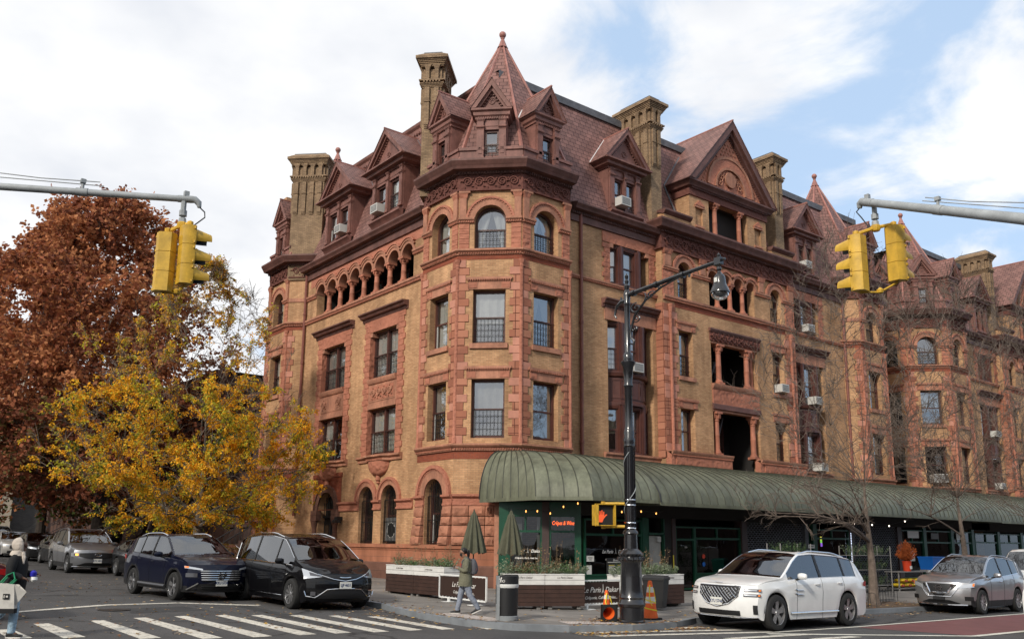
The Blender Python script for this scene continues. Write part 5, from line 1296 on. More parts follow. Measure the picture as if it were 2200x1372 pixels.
def text_mesh(s, size, shear=0., ext=.0, extrude=.002, res=2, bold=0.):
    cu = bpy.data.curves.new('txt', 'FONT'); cu.body = s; cu.size = size; cu.shear = shear; cu.extrude = extrude; cu.align_x = 'CENTER'; cu.align_y = 'CENTER'; cu.resolution_u = res; cu.offset = bold
    o = bpy.data.objects.new('txt', cu); COL.objects.link(o)
    dg = bpy.context.evaluated_depsgraph_get(); me = bpy.data.meshes.new_from_object(o.evaluated_get(dg))
    V = [tuple(v.co) for v in me.vertices]; Fc = [tuple(p.vertices) for p in me.polygons]
    bpy.data.objects.remove(o); bpy.data.curves.remove(cu); bpy.data.meshes.remove(me)
    return V, Fc
def put_text(m, s, size, T, mat, shear=0., ext=.002, bold=0., sx=1.):
    """text lying in the local xz plane facing -y"""
    V, Fc = text_mesh(s, size, shear, extrude=ext, bold=bold); o = m.T; m.T = T
    m.add([(x * sx, -z, y) for x, y, z in V], Fc, mat, False); m.T = o

def wheel(parent, x, y, R, side, style, rimmat, width=.235):
    """side +1: outer face towards +y"""
    m = LMB('tyre'); s = side; w = width / 2
    prof = [(R * .66, -w), (R * .9, -w), (R * .97, -w * .85), (R, -w * .55), (R, w * .55), (R * .97, w * .85), (R * .9, w), (R * .66, w)]
    m.lathe(prof, x, y, R, 28, 'tyre', True, axis='y', cap=False)
    t = m.build('wheel', parent)
    r = LMB(rimmat); rr = R * .67
    r.lathe([(rr, -w * .9), (rr * .96, w * .2 * s), (rr, s * w * .92), (rr * 1.02, s * w * .96)], x, y, R, 28, rimmat, True, axis='y', cap=False)
    r.lathe([(0, s * w * .1), (rr * .97, s * w * .1)], x, y, R, 20, 'grille_black', False, axis='y', cap=False)
    r.lathe([(.0, s * w * .8), (.05, s * w * .8), (.065, s * w * .6), (.065, 0)], x, y, R, 10, rimmat, True, axis='y', cap=False)
    n, dbl = style
    for k in range(n):
        a0 = 2 * pi * k / n + .3
        for off in ((-.13, .13) if dbl else (0,)):
            for sub in range(1):
                ca, sa = cos(a0 + off * .3), sin(a0 + off * .3); cb, sb = cos(a0 + off), sin(a0 + off)
                p0 = (x + .04 * ca, y + s * w * .72, R + .04 * sa); p1 = (x + rr * .97 * cb, y + s * w * .82, R + rr * .97 * sb)
                wd0, wd1 = (.035, .055) if not dbl else (.02, .028)
                wd1 = min(.07, pi * rr / n * (.42 if not dbl else .2)); wd0 = wd1 * .55
                tx, tz = -sin(a0 + off), cos(a0 + off)
                r.add([(p0[0] - tx * wd0, p0[1], p0[2] - tz * wd0), (p0[0] + tx * wd0, p0[1], p0[2] + tz * wd0), (p1[0] + tx * wd1, p1[1], p1[2] + tz * wd1), (p1[0] - tx * wd1, p1[1], p1[2] - tz * wd1),
                       (p0[0] - tx * wd0, p0[1] - s * .03, p0[2] - tz * wd0), (p0[0] + tx * wd0, p0[1] - s * .03, p0[2] + tz * wd0), (p1[0] + tx * wd1, p1[1] - s * .03, p1[2] + tz * wd1), (p1[0] - tx * wd1, p1[1] - s * .03, p1[2] - tz * wd1)],
                      [(0, 1, 2, 3), (0, 4, 5, 1), (1, 5, 6, 2), (3, 2, 6, 7), (0, 3, 7, 4)], rimmat, False)
    r.build('rim', t)
    return t

def car(name, label, cat, x, y, yaw, P, group=None, scale=1.05, parts=True):
    L, Wd, H, wb, R = P['L'], P['W'], P['H'], P['wb'], P['R']
    ax = gz(x, y)
    # sit on the sloping road
    fx, fy = cos(yaw), sin(yaw)
    pit = -atan2(-.012 * fx + .014 * fy, 1); rol = atan2(-.012 * -fy + .014 * fx, 1)
    root = thing(name, label, cat, (x, y, ax), yaw, group, tilt=(rol, pit)); root.scale = (scale,) * 3
    xf, xr = P['xf'], P['xf'] - L            # front and rear bumper x (wheel centre = 0)
    top, belt = P['top'], P['belt']; hw = Wd / 2; gc = P.get('gc', .22); bul = P.get('bul', .32); nose = P['nose']   # nose: [(z, setback)]
    wx = (wb / 2, -wb / 2); Ra = R + .055
    xs = set()
    n = int(L / .09)
    for i in range(n + 1): xs.add(round(xr + L * i / n, 4))
    for c in wx:
        for k in range(-9, 10): xs.add(round(c + Ra * sin(k / 9 * pi / 2), 4))
    for v in P['win'] + P['ws']: xs.add(v)
    xs = sorted(xs); ys = [xs[0]]
    for v in xs[1:]:
        if v - ys[-1] > .018 or v in P['win'] or v in P['ws']:
            ys.append(v)
    xs = ys
    def W0(xx):
        s = (xx - (xf + xr) / 2) / (L / 2); return hw * (1 - P.get('tap', .10) * abs(s) ** 3.2)
    def warp(p):
        X, Y, Z = p; w = W0(X)
        f = max(0., min(1., (X - (xf - .75)) / .75)) ** 2
        g = max(0., min(1., ((xr + .6) - X) / .6)) ** 2
        X -= f * (bul * min(1, abs(Y) / hw) ** 2.6 + interp(nose, Z)); X += g * (.2 * min(1, abs(Y) / hw) ** 3)
        return (X, Y, Z)
    tum = P.get('tum', .34)
    def sec(xx):
        w = W0(xx); zt = smooth_tab(top, xx); zb_ = min(smooth_tab(belt, xx), zt - .015); zb0 = gc
        e = min(xf - xx, xx - xr); 
        zb0 += max(0, .25 - e) * .25
        for c in wx:
            if abs(xx - c) < Ra: zb0 = max(zb0, R + sqrt(max(Ra * Ra - (xx - c) ** 2, 0)))
        z1, z2, z3 = max(.40, zb0 + .02), max(.62, zb0 + .045), max(zb_ - .10, zb0 + .07)
        z3 = min(z3, zb_ - .01) if zb_ - .01 > z2 else max(z2 + .01, zb_ - .01)
        fl = 0
        for c in wx: fl = max(fl, 1 - abs(xx - c) / (Ra + .25))
        fl = max(0, fl) * .025
        h = zt - zb_; k = min(1, h / .25)
        yt = w * .93 - max(h - .06, 0) * tum
        return [(w * .955 + fl, zb0), (w * .975 + fl, z1), (w * .985 + fl, z2), (w * 1.0 + fl * .5, (z2 + z3) / 2), (w * .985, z3), (w * .95, zb_), (w * .93, zb_ + .012 * k + .002), (yt + .01, zt - .06 * k - .004), (yt - .03, zt - .03 * k - .003), (yt * .66, zt - .008), (yt * .33, zt), (0, zt + .004)]
    rows = [[warp((xx, yy, zz)) for yy, zz in sec(xx)] for xx in xs]
    K = len(rows[0]); body = LMB(P['paint']); gl = LMB('car_glass'); pil = LMB('black_trim'); inn = LMB('car_interior')
    V = []; 
    def vid(i, k, s): return (i * K + k) * 2 + s
    for r in rows:
        for p in r: V.append(p); V.append((p[0], -p[1], p[2]))
    win = P['win']; ws0, ws1 = P['ws']; rg = P.get('rear_glass', (xr - 1, xr - .5)); pillars = P.get('pil', [])
    Fb, Fs, Fw = [], [], []
    lower = P.get('clad')
    Fc = []
    for i in range(len(xs) - 1):
        xm = (xs[i] + xs[i + 1]) / 2
        for k in range(K - 1):
            for s in (0, 1):
                f = [vid(i, k, s), vid(i + 1, k, s), vid(i + 1, k + 1, s), vid(i, k + 1, s)]
                if s == 0: f = f[::-1]
                if k == 6 and win[0] < xm < win[1]: Fs.append(f)
                elif k >= 8 and ws1 < xm < ws0: Fw.append(f)
                elif k >= 9 and P.get('sunroof') and P['sunroof'][0] < xm < P['sunroof'][1]: Fw.append(f)
                elif k >= 8 and rg[0] < xm < rg[1]: Fw.append(f)
                elif lower and k <= 0: Fc.append(f)
                else: Fb.append(f)
    body.add(V, Fb, P['paint'], True)
    if Fc: body.f += Fc; body.m += ['black_trim'] * len(Fc); body.sm += [True] * len(Fc)
    # nose and tail caps
    for (ri, sgn) in ((len(xs) - 1, 1), (0, -1)):
        xe = xs[ri]; sc = sec(xe); ny = 12
        G = []
        for (yy, zz) in sc[:7]:
            G.append([warp((xe, yy * (1 - 2 * j / ny), zz)) for j in range(ny + 1)])
        # close up to the bonnet line
        G.append([warp((xe, sc[7][0] * (1 - 2 * j / ny), sc[9][1] + (0.004 if 2 < j < ny - 2 else -.002))) for j in range(ny + 1)])
        if sgn > 0: G = [g[::-1] for g in G]
        body.grid(G, P['paint'] if not lower else P['paint'], True)
    body.build('body', root, sharp=38)
    def used(Fl):
        ids = sorted({v for f in Fl for v in f}); mp_ = {v: i for i, v in enumerate(ids)}
        return [V[i] for i in ids], [[mp_[v] for v in f] for f in Fl]
    for par in (0, 1):
        Fp = [f for f in Fs if f[0] % 2 == par]; v_, f_ = used(Fp); gl = LMB('car_glass'); gl.add([(p[0], p[1] * .994, p[2]) for p in v_], f_, 'car_glass', True); gl.build('side_glass', root)
    xmid = (ws1 + ws0) / 2
    for nm, cond in (('windscreen', lambda X: X > ws1 - .05), ('rear_glass', lambda X: X < (rg[1] + .1 if not P.get('sunroof') else (rg[1] + P['sunroof'][0]) / 2)), ('sunroof', lambda X: P.get('sunroof') and (rg[1] + P['sunroof'][0]) / 2 <= X <= ws1 - .05)):
        Fq = [f for f in Fw if cond(sum(V[v][0] for v in f) / 4)]
        if Fq: v_, f_ = used(Fq); g2 = LMB('car_glass'); g2.add([(p[0], p[1], p[2] - .004) for p in v_], f_, 'car_glass', True); g2.build(nm, root)
    # pillars over the side glass and a rubber frame
    for (px, wd) in pillars:
        s_ = sec(px); 
        for sg in (-1, 1):
            a, b = s_[6], s_[7]
            for dx0, dx1 in ((-wd / 2, wd / 2),):
                slant = P.get('slant', 0.)
                pil.add([warp((px + dx0, sg * (a[0] + .004), a[1])), warp((px + dx1, sg * (a[0] + .004), a[1])), warp((px + dx1 + slant, sg * (b[0] + .004), b[1])), warp((px + dx0 + slant, sg * (b[0] + .004), b[1]))], [(0, 1, 2, 3)])
    tm = 'chrome' if P.get('chrome') else 'black_trim'
    for sg in (-1, 1):
        lo, hi = [], []
        for xx in xs:
            if win[0] - .01 <= xx <= win[1] + .01:
                s_ = sec(xx); lo.append(warp((xx, sg * (s_[6][0] + .004), s_[6][1]))); hi.append(warp((xx, sg * (s_[7][0] + .006), s_[7][1])))
        pil.tube(lo, .009, 4, tm); pil.tube(hi, .009, 4, tm)
        pil.tube([lo[0], hi[0]], .009, 4, tm)
    pil.build('window_trim', root)
    # cabin
    inn.box(xr + .3, ws0 + .15, -hw * .82, hw * .82, .35, belt[len(belt) // 2][1] - .16, 'car_interior')
    for sx in ((ws1 - .35), (ws1 - 1.3)):
        for sy in (-.38, .38):
            zt = smooth_tab(top, sx)
            inn.taper(sx - .22, sx + .05, sy - .24, sy + .24, .6, zt - .42, .03, .03, 'seat'); inn.taper(sx - .16, sx - .03, sy - .13, sy + .13, zt - .42, zt - .2, .02, .02, 'seat')
    inn.lathe([(.19, 0), (.19, .02)], ws0 - .55, .38, belt[len(belt) // 2][1] + .0, 14, 'black_trim', axis='x', cap=False)
    inn.build('interior', root)
    # wheel wells and underbody
    ub = LMB('grille_black')
    for c in wx:
        for sg in (-1, 1):
            Y1, Y0 = sg * hw * .94, sg * (hw - .42); rr = Ra - .005
            ub.add([(c + rr * cos(pi * k / 10), yy, R + rr * sin(pi * k / 10)) for k in range(11) for yy in (Y0, Y1)], [(2 * k, 2 * k + 1, 2 * k + 3, 2 * k + 2) for k in range(10)], 'grille_black', True)
            ub.add([(c - rr, Y0, gc), (c + rr, Y0, gc)] + [(c + rr * cos(pi * k / 10), Y0, R + rr * sin(pi * k / 10)) for k in range(11)], [tuple(range(13))], 'grille_black', False)
    ub.box(xr + .25, xf - .35, -hw + .3, hw - .3, gc, gc + .12); ub.build('underbody', root)
    for c in wx:
        for sg in (-1, 1): wheel(root, c, sg * (hw - .125), R, sg, P.get('rim', (5, False)), P.get('rimmat', 'rim_silver'))
        if P.get('arch'):
            for sg in (-1, 1):
                m = LMB('black_trim'); pts = []
                for k in range(-10, 11):
                    a = pi / 2 + k / 10 * pi * .53; r_ = Ra + .02; X = c + r_ * cos(a); pts.append((X, sg * (W0(X) * .985 + .016), R + r_ * sin(a)))
                rows_ = [[(p[0], p[1] + sg * .006, p[2]) for p in pts], [(c + (p[0] - c) * 1.13, p[1] + sg * .006, R + (p[2] - R) * 1.13) for p in pts], [(c + (p[0] - c) * 1.15, p[1] - sg * .02, R + (p[2] - R) * 1.15) for p in pts]]
                m.grid(rows_, 'black_trim', True); m.build('arch_trim', root)
    # front patches
    EPS = .012
    def patch(m, y0, y1, lo, hi, mat, eps=EPS, n=None, nz=3):
        n = n or max(3, int(abs(y1 - y0) / .05)); rows_ = []
        for j in range(nz + 1):
            row = []
            for i in range(n + 1):
                yy = y0 + (y1 - y0) * i / n; a, b = (lo(yy) if callable(lo) else lo), (hi(yy) if callable(hi) else hi); zz = a + (b - a) * j / nz
                q = warp((xf, yy, zz)); row.append((q[0] + eps, q[1], q[2]))
            rows_.append(row)
        m.grid(rows_, mat, True)
    def fbar(m, pts, r, mat, n=5, eps=EPS):
        P_ = []
        for (a, b), (c, d) in zip(pts, pts[1:]):
            k = max(2, int(hypot(c - a, d - b) / .06))
            for i in range(k): P_.append((a + (c - a) * i / k, b + (d - b) * i / k))
        P_.append(pts[-1]); m.tube([(warp((xf, yy, zz))[0] + eps, yy, zz) for yy, zz in P_], r, n, mat)
    if P.get('front'): P['front'](root, patch, fbar, warp, xf, hw)
    # mirrors
    mx = P.get('mirror', ws0 - .55); bz = smooth_tab(belt, mx)
    for sg in (-1, 1):
        m = LMB(P.get('mirmat', P['paint'])); y0 = W0(mx) * .93; mh = P.get('mirh', .075)
        rows_ = []
        for j in range(7):
            a = pi * j / 6; rows_.append([(mx - .06 + .09 * cos(a) * 1. if False else mx + .07 * cos(2 * pi * k / 10) * sin(max(a, .05)) * 1.0, sg * (y0 + .17 - .12 * cos(a)), bz + .09 + mh * sin(2 * pi * k / 10) * sin(max(a, .05)) ** .6) for k in range(10)])
        m.grid(rows_, None, True, wrap=True); m.tube([(mx + .0, sg * (y0 - .03), bz - .0), (mx, sg * (y0 + .12), bz + .04)], .025, 5, 'black_trim'); m.build('mirror', root)
    # door shut lines, handles
    m = LMB('black_trim')
    for dx in P.get('doors', []):
        for sg in (-1, 1):
            s_ = sec(dx); pts = [warp((dx, sg * (a + .0015), z)) for a, z in s_[:7]]; m.tube(pts, .0045, 3, 'black_trim')
    m.build('door_gap', root) if m.v else None
    for hx in P.get('handles', []):
        for sg in (-1, 1):
            m = LMB(P.get('handmat', P['paint'])); s_ = sec(hx); m.tube([(hx - .09, sg * (s_[4][0] + .012), s_[4][1] - .02), (hx - .03, sg * (s_[4][0] + .035), s_[4][1] - .015), (hx + .05, sg * (s_[4][0] + .035), s_[4][1] - .015), (hx + .1, sg * (s_[4][0] + .012), s_[4][1] - .02)], .014, 6); m.build('door_handle', root)
    if P.get('rails'):
        a, b = P['rails']
        for sg in (-1, 1):
            m = LMB(P.get('railmat', 'chrome')); pts = []
            for k in range(11):
                xx = a + (b - a) * k / 10; s_ = sec(xx); h_ = .045 * min(1, 4 * min(k, 10 - k) / 10 + .05); pts.append((xx, sg * (s_[8][0] - .02), s_[8][1] + h_))
            m.tube(pts, .017, 6); m.build('roof_rail', root)
    # sill strip
    if P.get('sill'):
        for sg in (-1, 1):
            m = LMB(P['sill'][1]); z = P['sill'][0]; pts = [(xx, sg * (W0(xx) * .978 + .012), z) for xx in [wx[1] + Ra + .05 + k * (wb - 2 * Ra - .1) / 8 for k in range(9)]]; m.tube(pts, P['sill'][2], 6); m.build('sill_strip', root)
    # tail lamps
    for sg in (-1, 1):
        m = LMB('tail_red'); zt = belt[0][1]; q = [warp((xr + dx, sg * (W0(xr + dx) * 1. + .006), zt - .12 + dz)) for dx, dz in ((.02, 0), (.3, .03), (.28, .12), (.0, .14))]; m.add(q, [(0, 1, 2, 3)]); m.build('tail_lamp', root)
    return root

def plate(root, warp, xf, z, s='LJF 4651', y=0., mat='plate_white', eps=.03):
    q = warp((xf, y, z)); m = LMB(mat)
    m.box(q[0] + eps - .012, q[0] + eps, y - .155, y + .155, z - .08, z + .08)
    T = Matrix.Translation((q[0] + eps + .001, y, z)) @ Matrix.Rotation(pi / 2, 4, 'Z')
    put_text(m, s, .095, T, 'plate_blue', ext=.002, bold=.002, sx=.82)
    m.build('number_plate', root)
def lamp(root, patch, y0, y1, lo, hi, mat='lamp_glass', led=None, amber=None):
    for sg in (-1, 1):
        m = LMB(mat); patch(m, sg * y0, sg * y1, lambda v: lo(abs(v)), lambda v: hi(abs(v)), mat, .014)
        if led: patch(m, sg * led[0], sg * led[1], lambda v: led[2](abs(v)), lambda v: led[3](abs(v)), led[4], .02)
        if amber: patch(m, sg * amber[0], sg * amber[1], amber[2], amber[3], amber[4] if len(amber) > 4 else 'amber', .024)
        m.build('headlight', root)
lin = lambda x0, z0, x1, z1: (lambda v: z0 + (z1 - z0) * (v - x0) / (x1 - x0))
def front_white(root, patch, fbar, warp, xf, hw):
    g = LMB('grille_black')
    hi = lambda v: .94; lo = lambda v: .50 + .0 if abs(v) < .0 else .50 + .22 * max(0, (abs(v) / .52)) ** 1.6
    patch(g, -.52, .52, lo, hi, 'grille_black', .014, nz=6)
    for k in range(-12, 13):       # diamond mesh
        for sg in (-1, 1):
            pts = []
            for j in range(12):
                yy = k * .085 + sg * j * .042; zz = .5 + j * .04
                if abs(yy) < .51 and lo(yy) < zz < .935: pts.append((yy, zz))
            if len(pts) > 1: fbar(g, [pts[0], pts[-1]], .0065, 'chrome', 4, .022)
    fbar(g, [(-.53, .94), (.53, .94)], .012, 'chrome'); fbar(g, [(-.53, .94), (-.5, .72), (-.3, .56), (0, .49), (.3, .56), (.5, .72), (.53, .94)], .012, 'chrome')
    g.build('grille', root)
    for z in (.86, .755): 
        lamp(root, patch, .62, .93, lambda v, z=z: z - .03, lambda v, z=z: z + .028, 'lamp_dark', (.64, .86, lambda v, z=z: z - .012, lambda v, z=z: z + .012, 'lamp_glass'), (.89, .925, z - .016, z + .016))
    i = LMB('grille_black'); patch(i, -.55, .55, lambda v: .315 + .0 * v, lambda v: .42, 'grille_black'); 
    for sg in (-1, 1): patch(i, sg * .80, sg * .88, .36, .55, 'grille_black')
    i.build('air_intake', root); c = LMB('chrome'); fbar(c, [(-.88, .30), (-.62, .275), (.62, .275), (.88, .30)], .01, 'chrome'); c.build('bumper_strip', root)
    b = LMB('chrome'); b.tube([(xf - .10, -.10, 1.0), (xf - .08, 0, 1.005), (xf - .10, .10, 1.0)], .009, 5); b.build('emblem', root)
    plate(root, warp, xf, .60, 'KYU 5746')
    # fender vents
    for sg in (-1, 1):
        m = LMB('chrome')
        for z in (.86, .77): m.tube([(.83, sg * (hw * 1.0 + .012), z + .03), (.72, sg * (hw * 1. + .012), z), (.50, sg * (hw * 1. + .012), z)], .011, 5)
        m.build('fender_vent', root)
def front_rogue(root, patch, fbar, warp, xf, hw):
    g = LMB('grille_black'); patch(g, -.50, .50, lambda v: .52, lambda v: .80, 'grille_black', .014, nz=5)
    for z in (.555, .61, .665, .72, .775): fbar(g, [(-.52 + (z - .55) * .15 * -1, z), (.52 + (z - .55) * .15, z)], .011, 'chrome', 5, .02)
    g.build('grille', root)
    e = LMB('chrome'); q = warp((xf, 0, .68))[0] + .04; e.lathe([(.075, 0), (.095, 0), (.095, .015), (.075, .015)], q, 0, .68, 20, axis='x', cap=False) ; e.box(q - .005, q + .012, -.11, .11, .665, .695); e.build('emblem', root)
    lamp(root, patch, .50, .88, lin(.5, .79, .88, .84), lin(.5, .83, .88, .90), 'lamp_glass', None, (.80, .88, .85, .89)); 
    for sg in (-1, 1): f = LMB('lamp_dark'); patch(f, sg * .62, sg * .86, .62, .72, 'lamp_dark'); f.build('fog_lamp', root)
    i = LMB('black_trim'); patch(i, -.58, .58, lambda v: .27, lambda v: .45 - .0 * v, 'grille_black', .014); patch(i, -.85, .85, .24, .29, 'black_trim', .02)
    for sg in (-1, 1): fbar(i, [(sg * .58, .46), (sg * .80, .30)], .03, 'black_trim', 6, .02)
    for z in (.33, .39): fbar(i, [(-.5, z), (.5, z)], .008, 'black_trim', 4, .022)
    i.build('air_intake', root); plate(root, warp, xf, .475, 'KKU 5734')
def front_van(root, patch, fbar, warp, xf, hw):
    g = LMB('grille_black'); patch(g, -.62, .62, lambda v: .70 + .10 * (abs(v) / .62) ** 2, lambda v: .84 + .0 * v, 'grille_black', .014)
    fbar(g, [(-.64, .85), (-.3, .74), (0, .695), (.3, .74), (.64, .85)], .011, 'chrome', 5, .02); g.build('grille', root)
    e = LMB('chrome'); fbar(e, [(-.15, .785), (-.03, .775), (.03, .775), (.15, .785)], .012, 'chrome', 5, .035); fbar(e, [(-.10, .775), (.10, .775)], .012, 'chrome', 5, .035); e.build('emblem', root)
    lamp(root, patch, .56, .92, lin(.56, .79, .92, .74), lin(.56, .82, .92, .98), 'lamp_glass', (.6, .8, lin(.6, .8, .8, .82), lin(.6, .83, .8, .9), 'lamp_dark'))
    i = LMB('grille_black'); patch(i, -.66, .66, lambda v: .29, lambda v: .42 if abs(v) > .5 else .50, 'grille_black', .014)
    fbar(i, [(-.92, .46), (-.88, .34), (-.70, .31), (-.45, .50), (-.2, .52), (.2, .52), (.45, .50), (.70, .31), (.88, .34), (.92, .46), (.7, .47)], .013, 'chrome', 5, .02); i.build('air_intake', root)
    for sg in (-1, 1): f = LMB('lamp_dark'); patch(f, sg * .70, sg * .80, .36, .45, 'lamp_dark', .02); f.build('fog_lamp', root)
    plate(root, warp, xf, .60, 'LJF 4651')
def front_silver(root, patch, fbar, warp, xf, hw):
    g = LMB('grille_black'); patch(g, -.50, .50, lambda v: .52 + .30 * max(0, (abs(v) - .14) / .36), lambda v: .87, 'grille_black', .014, nz=5, n=24)
    fbar(g, [(-.40, .86), (-.26, .60), (.26, .60), (.40, .86)], .034, 'chrome', 6, .02); fbar(g, [(-.56, .78), (-.34, .50), (.34, .50), (.56, .78)], .012, 'chrome', 5, .02); g.build('grille', root)
    e = LMB('chrome'); q = warp((xf, 0, .76))[0] + .03; e.lathe([(.075, 0), (.098, 0), (.098, .015), (.075, .015)], q, 0, .76, 20, axis='x', cap=False); e.box(q - .005, q + .012, -.115, .115, .745, .775); e.build('emblem', root)
    lamp(root, patch, .50, .90, lin(.5, .72, .9, .80), lin(.5, .82, .9, .92), 'lamp_glass', None, (.86, .90, .82, .90, 'amber'))
    i = LMB('grille_black'); patch(i, -.55, .55, lambda v: .30, lambda v: .40 - .08 * max(0, abs(v) - .3) / .25, 'grille_black')
    for sg in (-1, 1): patch(i, sg * .68, sg * .88, .40, .52, 'grille_black')
    i.build('air_intake', root); c = LMB('chrome'); fbar(c, [(-.72, .27), (-.4, .26), (.4, .26), (.72, .27)], .018, 'chrome', 5, .02); c.build('bumper_strip', root)
    p = LMB('black_trim'); q = warp((xf, 0, .46))[0]; p.box(q + .0, q + .035, -.17, .17, .40, .50); p.build('plate_holder', root)
def front_grey(root, patch, fbar, warp, xf, hw):
    g = LMB('grille_black'); patch(g, -.66, .66, lambda v: .56 + .10 * (abs(v) / .66) ** 2, lambda v: .82 - .03 * (abs(v) / .66), 'grille_black', .014); g.build('grille', root)
    e = LMB('chrome'); q = warp((xf, 0, .72))[0] + .03; pts = [(q, .12 * cos(a), .73 + .055 * sin(a)) for a in [k * pi / 8 for k in range(17)]]; e.tube(pts, .008, 5)
    e.tube([(q, .05, .69), (q, .03, .77)], .009, 5); e.tube([(q, -.03, .69), (q, -.05, .77)], .009, 5); e.tube([(q, .04, .73), (q, -.04, .735)], .008, 5); e.build('emblem', root)
    lamp(root, patch, .70, .92, lambda v: .66, lambda v: .80, 'lamp_glass', (.72, .84, lambda v: .70, lambda v: .76, 'lamp_dark'), (.70, .79, .70, .77, 'lamp_amber'))
    i = LMB('grille_black'); patch(i, -.70, .70, lambda v: .28, lambda v: .42 - .1 * max(0, abs(v) - .45) / .25, 'grille_black'); i.build('air_intake', root)
    c = LMB('chrome'); fbar(c, [(-.85, .27), (.85, .27)], .012, 'chrome'); c.build('bumper_strip', root); plate(root, warp, xf, .50, 'KTC 4821', mat='plate_white')
def front_plain(root, patch, fbar, warp, xf, hw):
    g = LMB('grille_black'); patch(g, -.5, .5, lambda v: .50, lambda v: .68, 'grille_black'); patch(g, -.6, .6, .26, .38, 'grille_black'); fbar(g, [(-.5, .6), (.5, .6)], .01, 'chrome'); g.build('grille', root)
    lamp(root, patch, .54, .90, lin(.54, .62, .9, .66), lin(.54, .69, .9, .76), 'lamp_glass'); plate(root, warp, xf, .45, 'HRN 2207')
SUV = dict(L=4.945, W=1.975, H=1.715, wb=2.955, R=.385, xf=2.36, ws=[1.22, .30], win=[-2.0, .98], paint='paint_white_car', gc=.23, bul=.36, tum=.36,
           top=[(-2.58, 1.02), (-2.5, 1.14), (-2.2, 1.52), (-1.95, 1.60), (-1.2, 1.68), (-.2, 1.715), (.30, 1.68), (.6, 1.54), (1.22, 1.14), (1.6, 1.09), (2.1, 1.02), (2.36, .97)],
           belt=[(-2.6, 1.02), (-1.9, 1.14), (0, 1.10), (1.1, 1.06), (1.7, 1.03), (2.36, .95)], nose=[(.2, .10), (.35, .02), (.5, .0), (.75, .02), (.93, .07), (1.0, .12), (1.1, .2)],
           pil=[(-.35, .1), (-1.42, .07)], doors=[.72, -.33, -1.28], handles=[-.12, -1.1], rails=(-1.75, .2), railmat='chrome', chrome=True, rim=(5, False), rimmat='rim_silver', sill=(.37, 'chrome', .02), front=front_white, sunroof=(-.9, .05))
MINI = dict(L=5.17, W=2.02, H=1.78, wb=3.09, R=.36, xf=2.50, ws=[1.62, .62], win=[-2.45, 1.45], paint='paint_black', gc=.18, bul=.42, tum=.30, tap=.12,
            top=[(-2.67, 1.0), (-2.6, 1.2), (-2.45, 1.60), (-2.2, 1.70), (-1.2, 1.77), (-.2, 1.78), (.62, 1.70), (1.0, 1.52), (1.62, 1.16), (1.9, 1.07), (2.3, .95), (2.5, .86)],
            belt=[(-2.7, 1.06), (-1.5, 1.06), (0, 1.04), (1.3, 1.02), (1.8, .99), (2.5, .84)], nose=[(.2, .08), (.35, .0), (.6, .0), (.8, .06), (.95, .18), (1.1, .3)],
            pil=[(.42, .06), (-.95, .08)], doors=[1.2, .35, -1.0], handles=[.15, .55], rails=(-2.1, .4), railmat='chrome', chrome=True, rim=(10, False), rimmat='rim_silver', sill=(.30, 'chrome', .009), front=front_van)
ROG = dict(L=4.65, W=1.84, H=1.70, wb=2.705, R=.36, xf=2.27, ws=[1.12, .28], win=[-1.72, .95], paint='paint_blue', gc=.24, bul=.34, tum=.33,
           top=[(-2.38, 1.0), (-2.3, 1.2), (-2.05, 1.54), (-1.8, 1.60), (-1.0, 1.67), (-.1, 1.69), (.28, 1.65), (.6, 1.48), (1.12, 1.16), (1.5, 1.11), (2.0, 1.02), (2.27, .93)],
           belt=[(-2.4, 1.06), (-1.6, 1.14), (0, 1.06), (1.0, 1.05), (1.6, 1.02), (2.27, .91)], nose=[(.2, .12), (.4, .03), (.6, 0), (.8, .02), (.92, .08), (1.0, .15)],
           pil=[(-.28, .08), (-1.1, .05)], doors=[.75, -.25, -1.1], handles=[-.05, -.95], rails=(-1.6, .15), railmat='chrome', rim=(5, True), rimmat='rim_silver', arch=True, clad=True, sill=(.34, 'rim_dark', .045), front=front_rogue)
SIL = dict(L=4.69, W=1.84, H=1.73, wb=2.706, R=.36, xf=2.28, ws=[1.05, .18], win=[-1.75, .88], paint='paint_silver', gc=.22, bul=.36, tum=.33,
           top=[(-2.41, 1.0), (-2.3, 1.25), (-2.0, 1.56), (-1.7, 1.63), (-1.0, 1.70), (-.2, 1.73), (.18, 1.68), (.5, 1.52), (1.05, 1.16), (1.5, 1.10), (2.0, 1.0), (2.28, .92)],
           belt=[(-2.41, 1.08), (-1.6, 1.18), (0, 1.06), (1.0, 1.04), (1.6, 1.0), (2.28, .90)], nose=[(.2, .12), (.4, .02), (.6, 0), (.8, .03), (.92, .08), (1.0, .15)],
           pil=[(-.30, .07), (-1.15, .05)], doors=[.72, -.27, -1.1], handles=[-.05, -.95], handmat='chrome', rails=(-1.6, .1), railmat='rim_silver', chrome=True, rim=(10, False), rimmat='rim_silver', clad=True, front=front_silver, sunroof=(-.9, -.1))
GREY = dict(SIL, L=4.785, W=1.90, H=1.71, wb=2.765, paint='paint_grey', front=front_grey, sunroof=None, railmat='paint_grey', rim=(5, True))
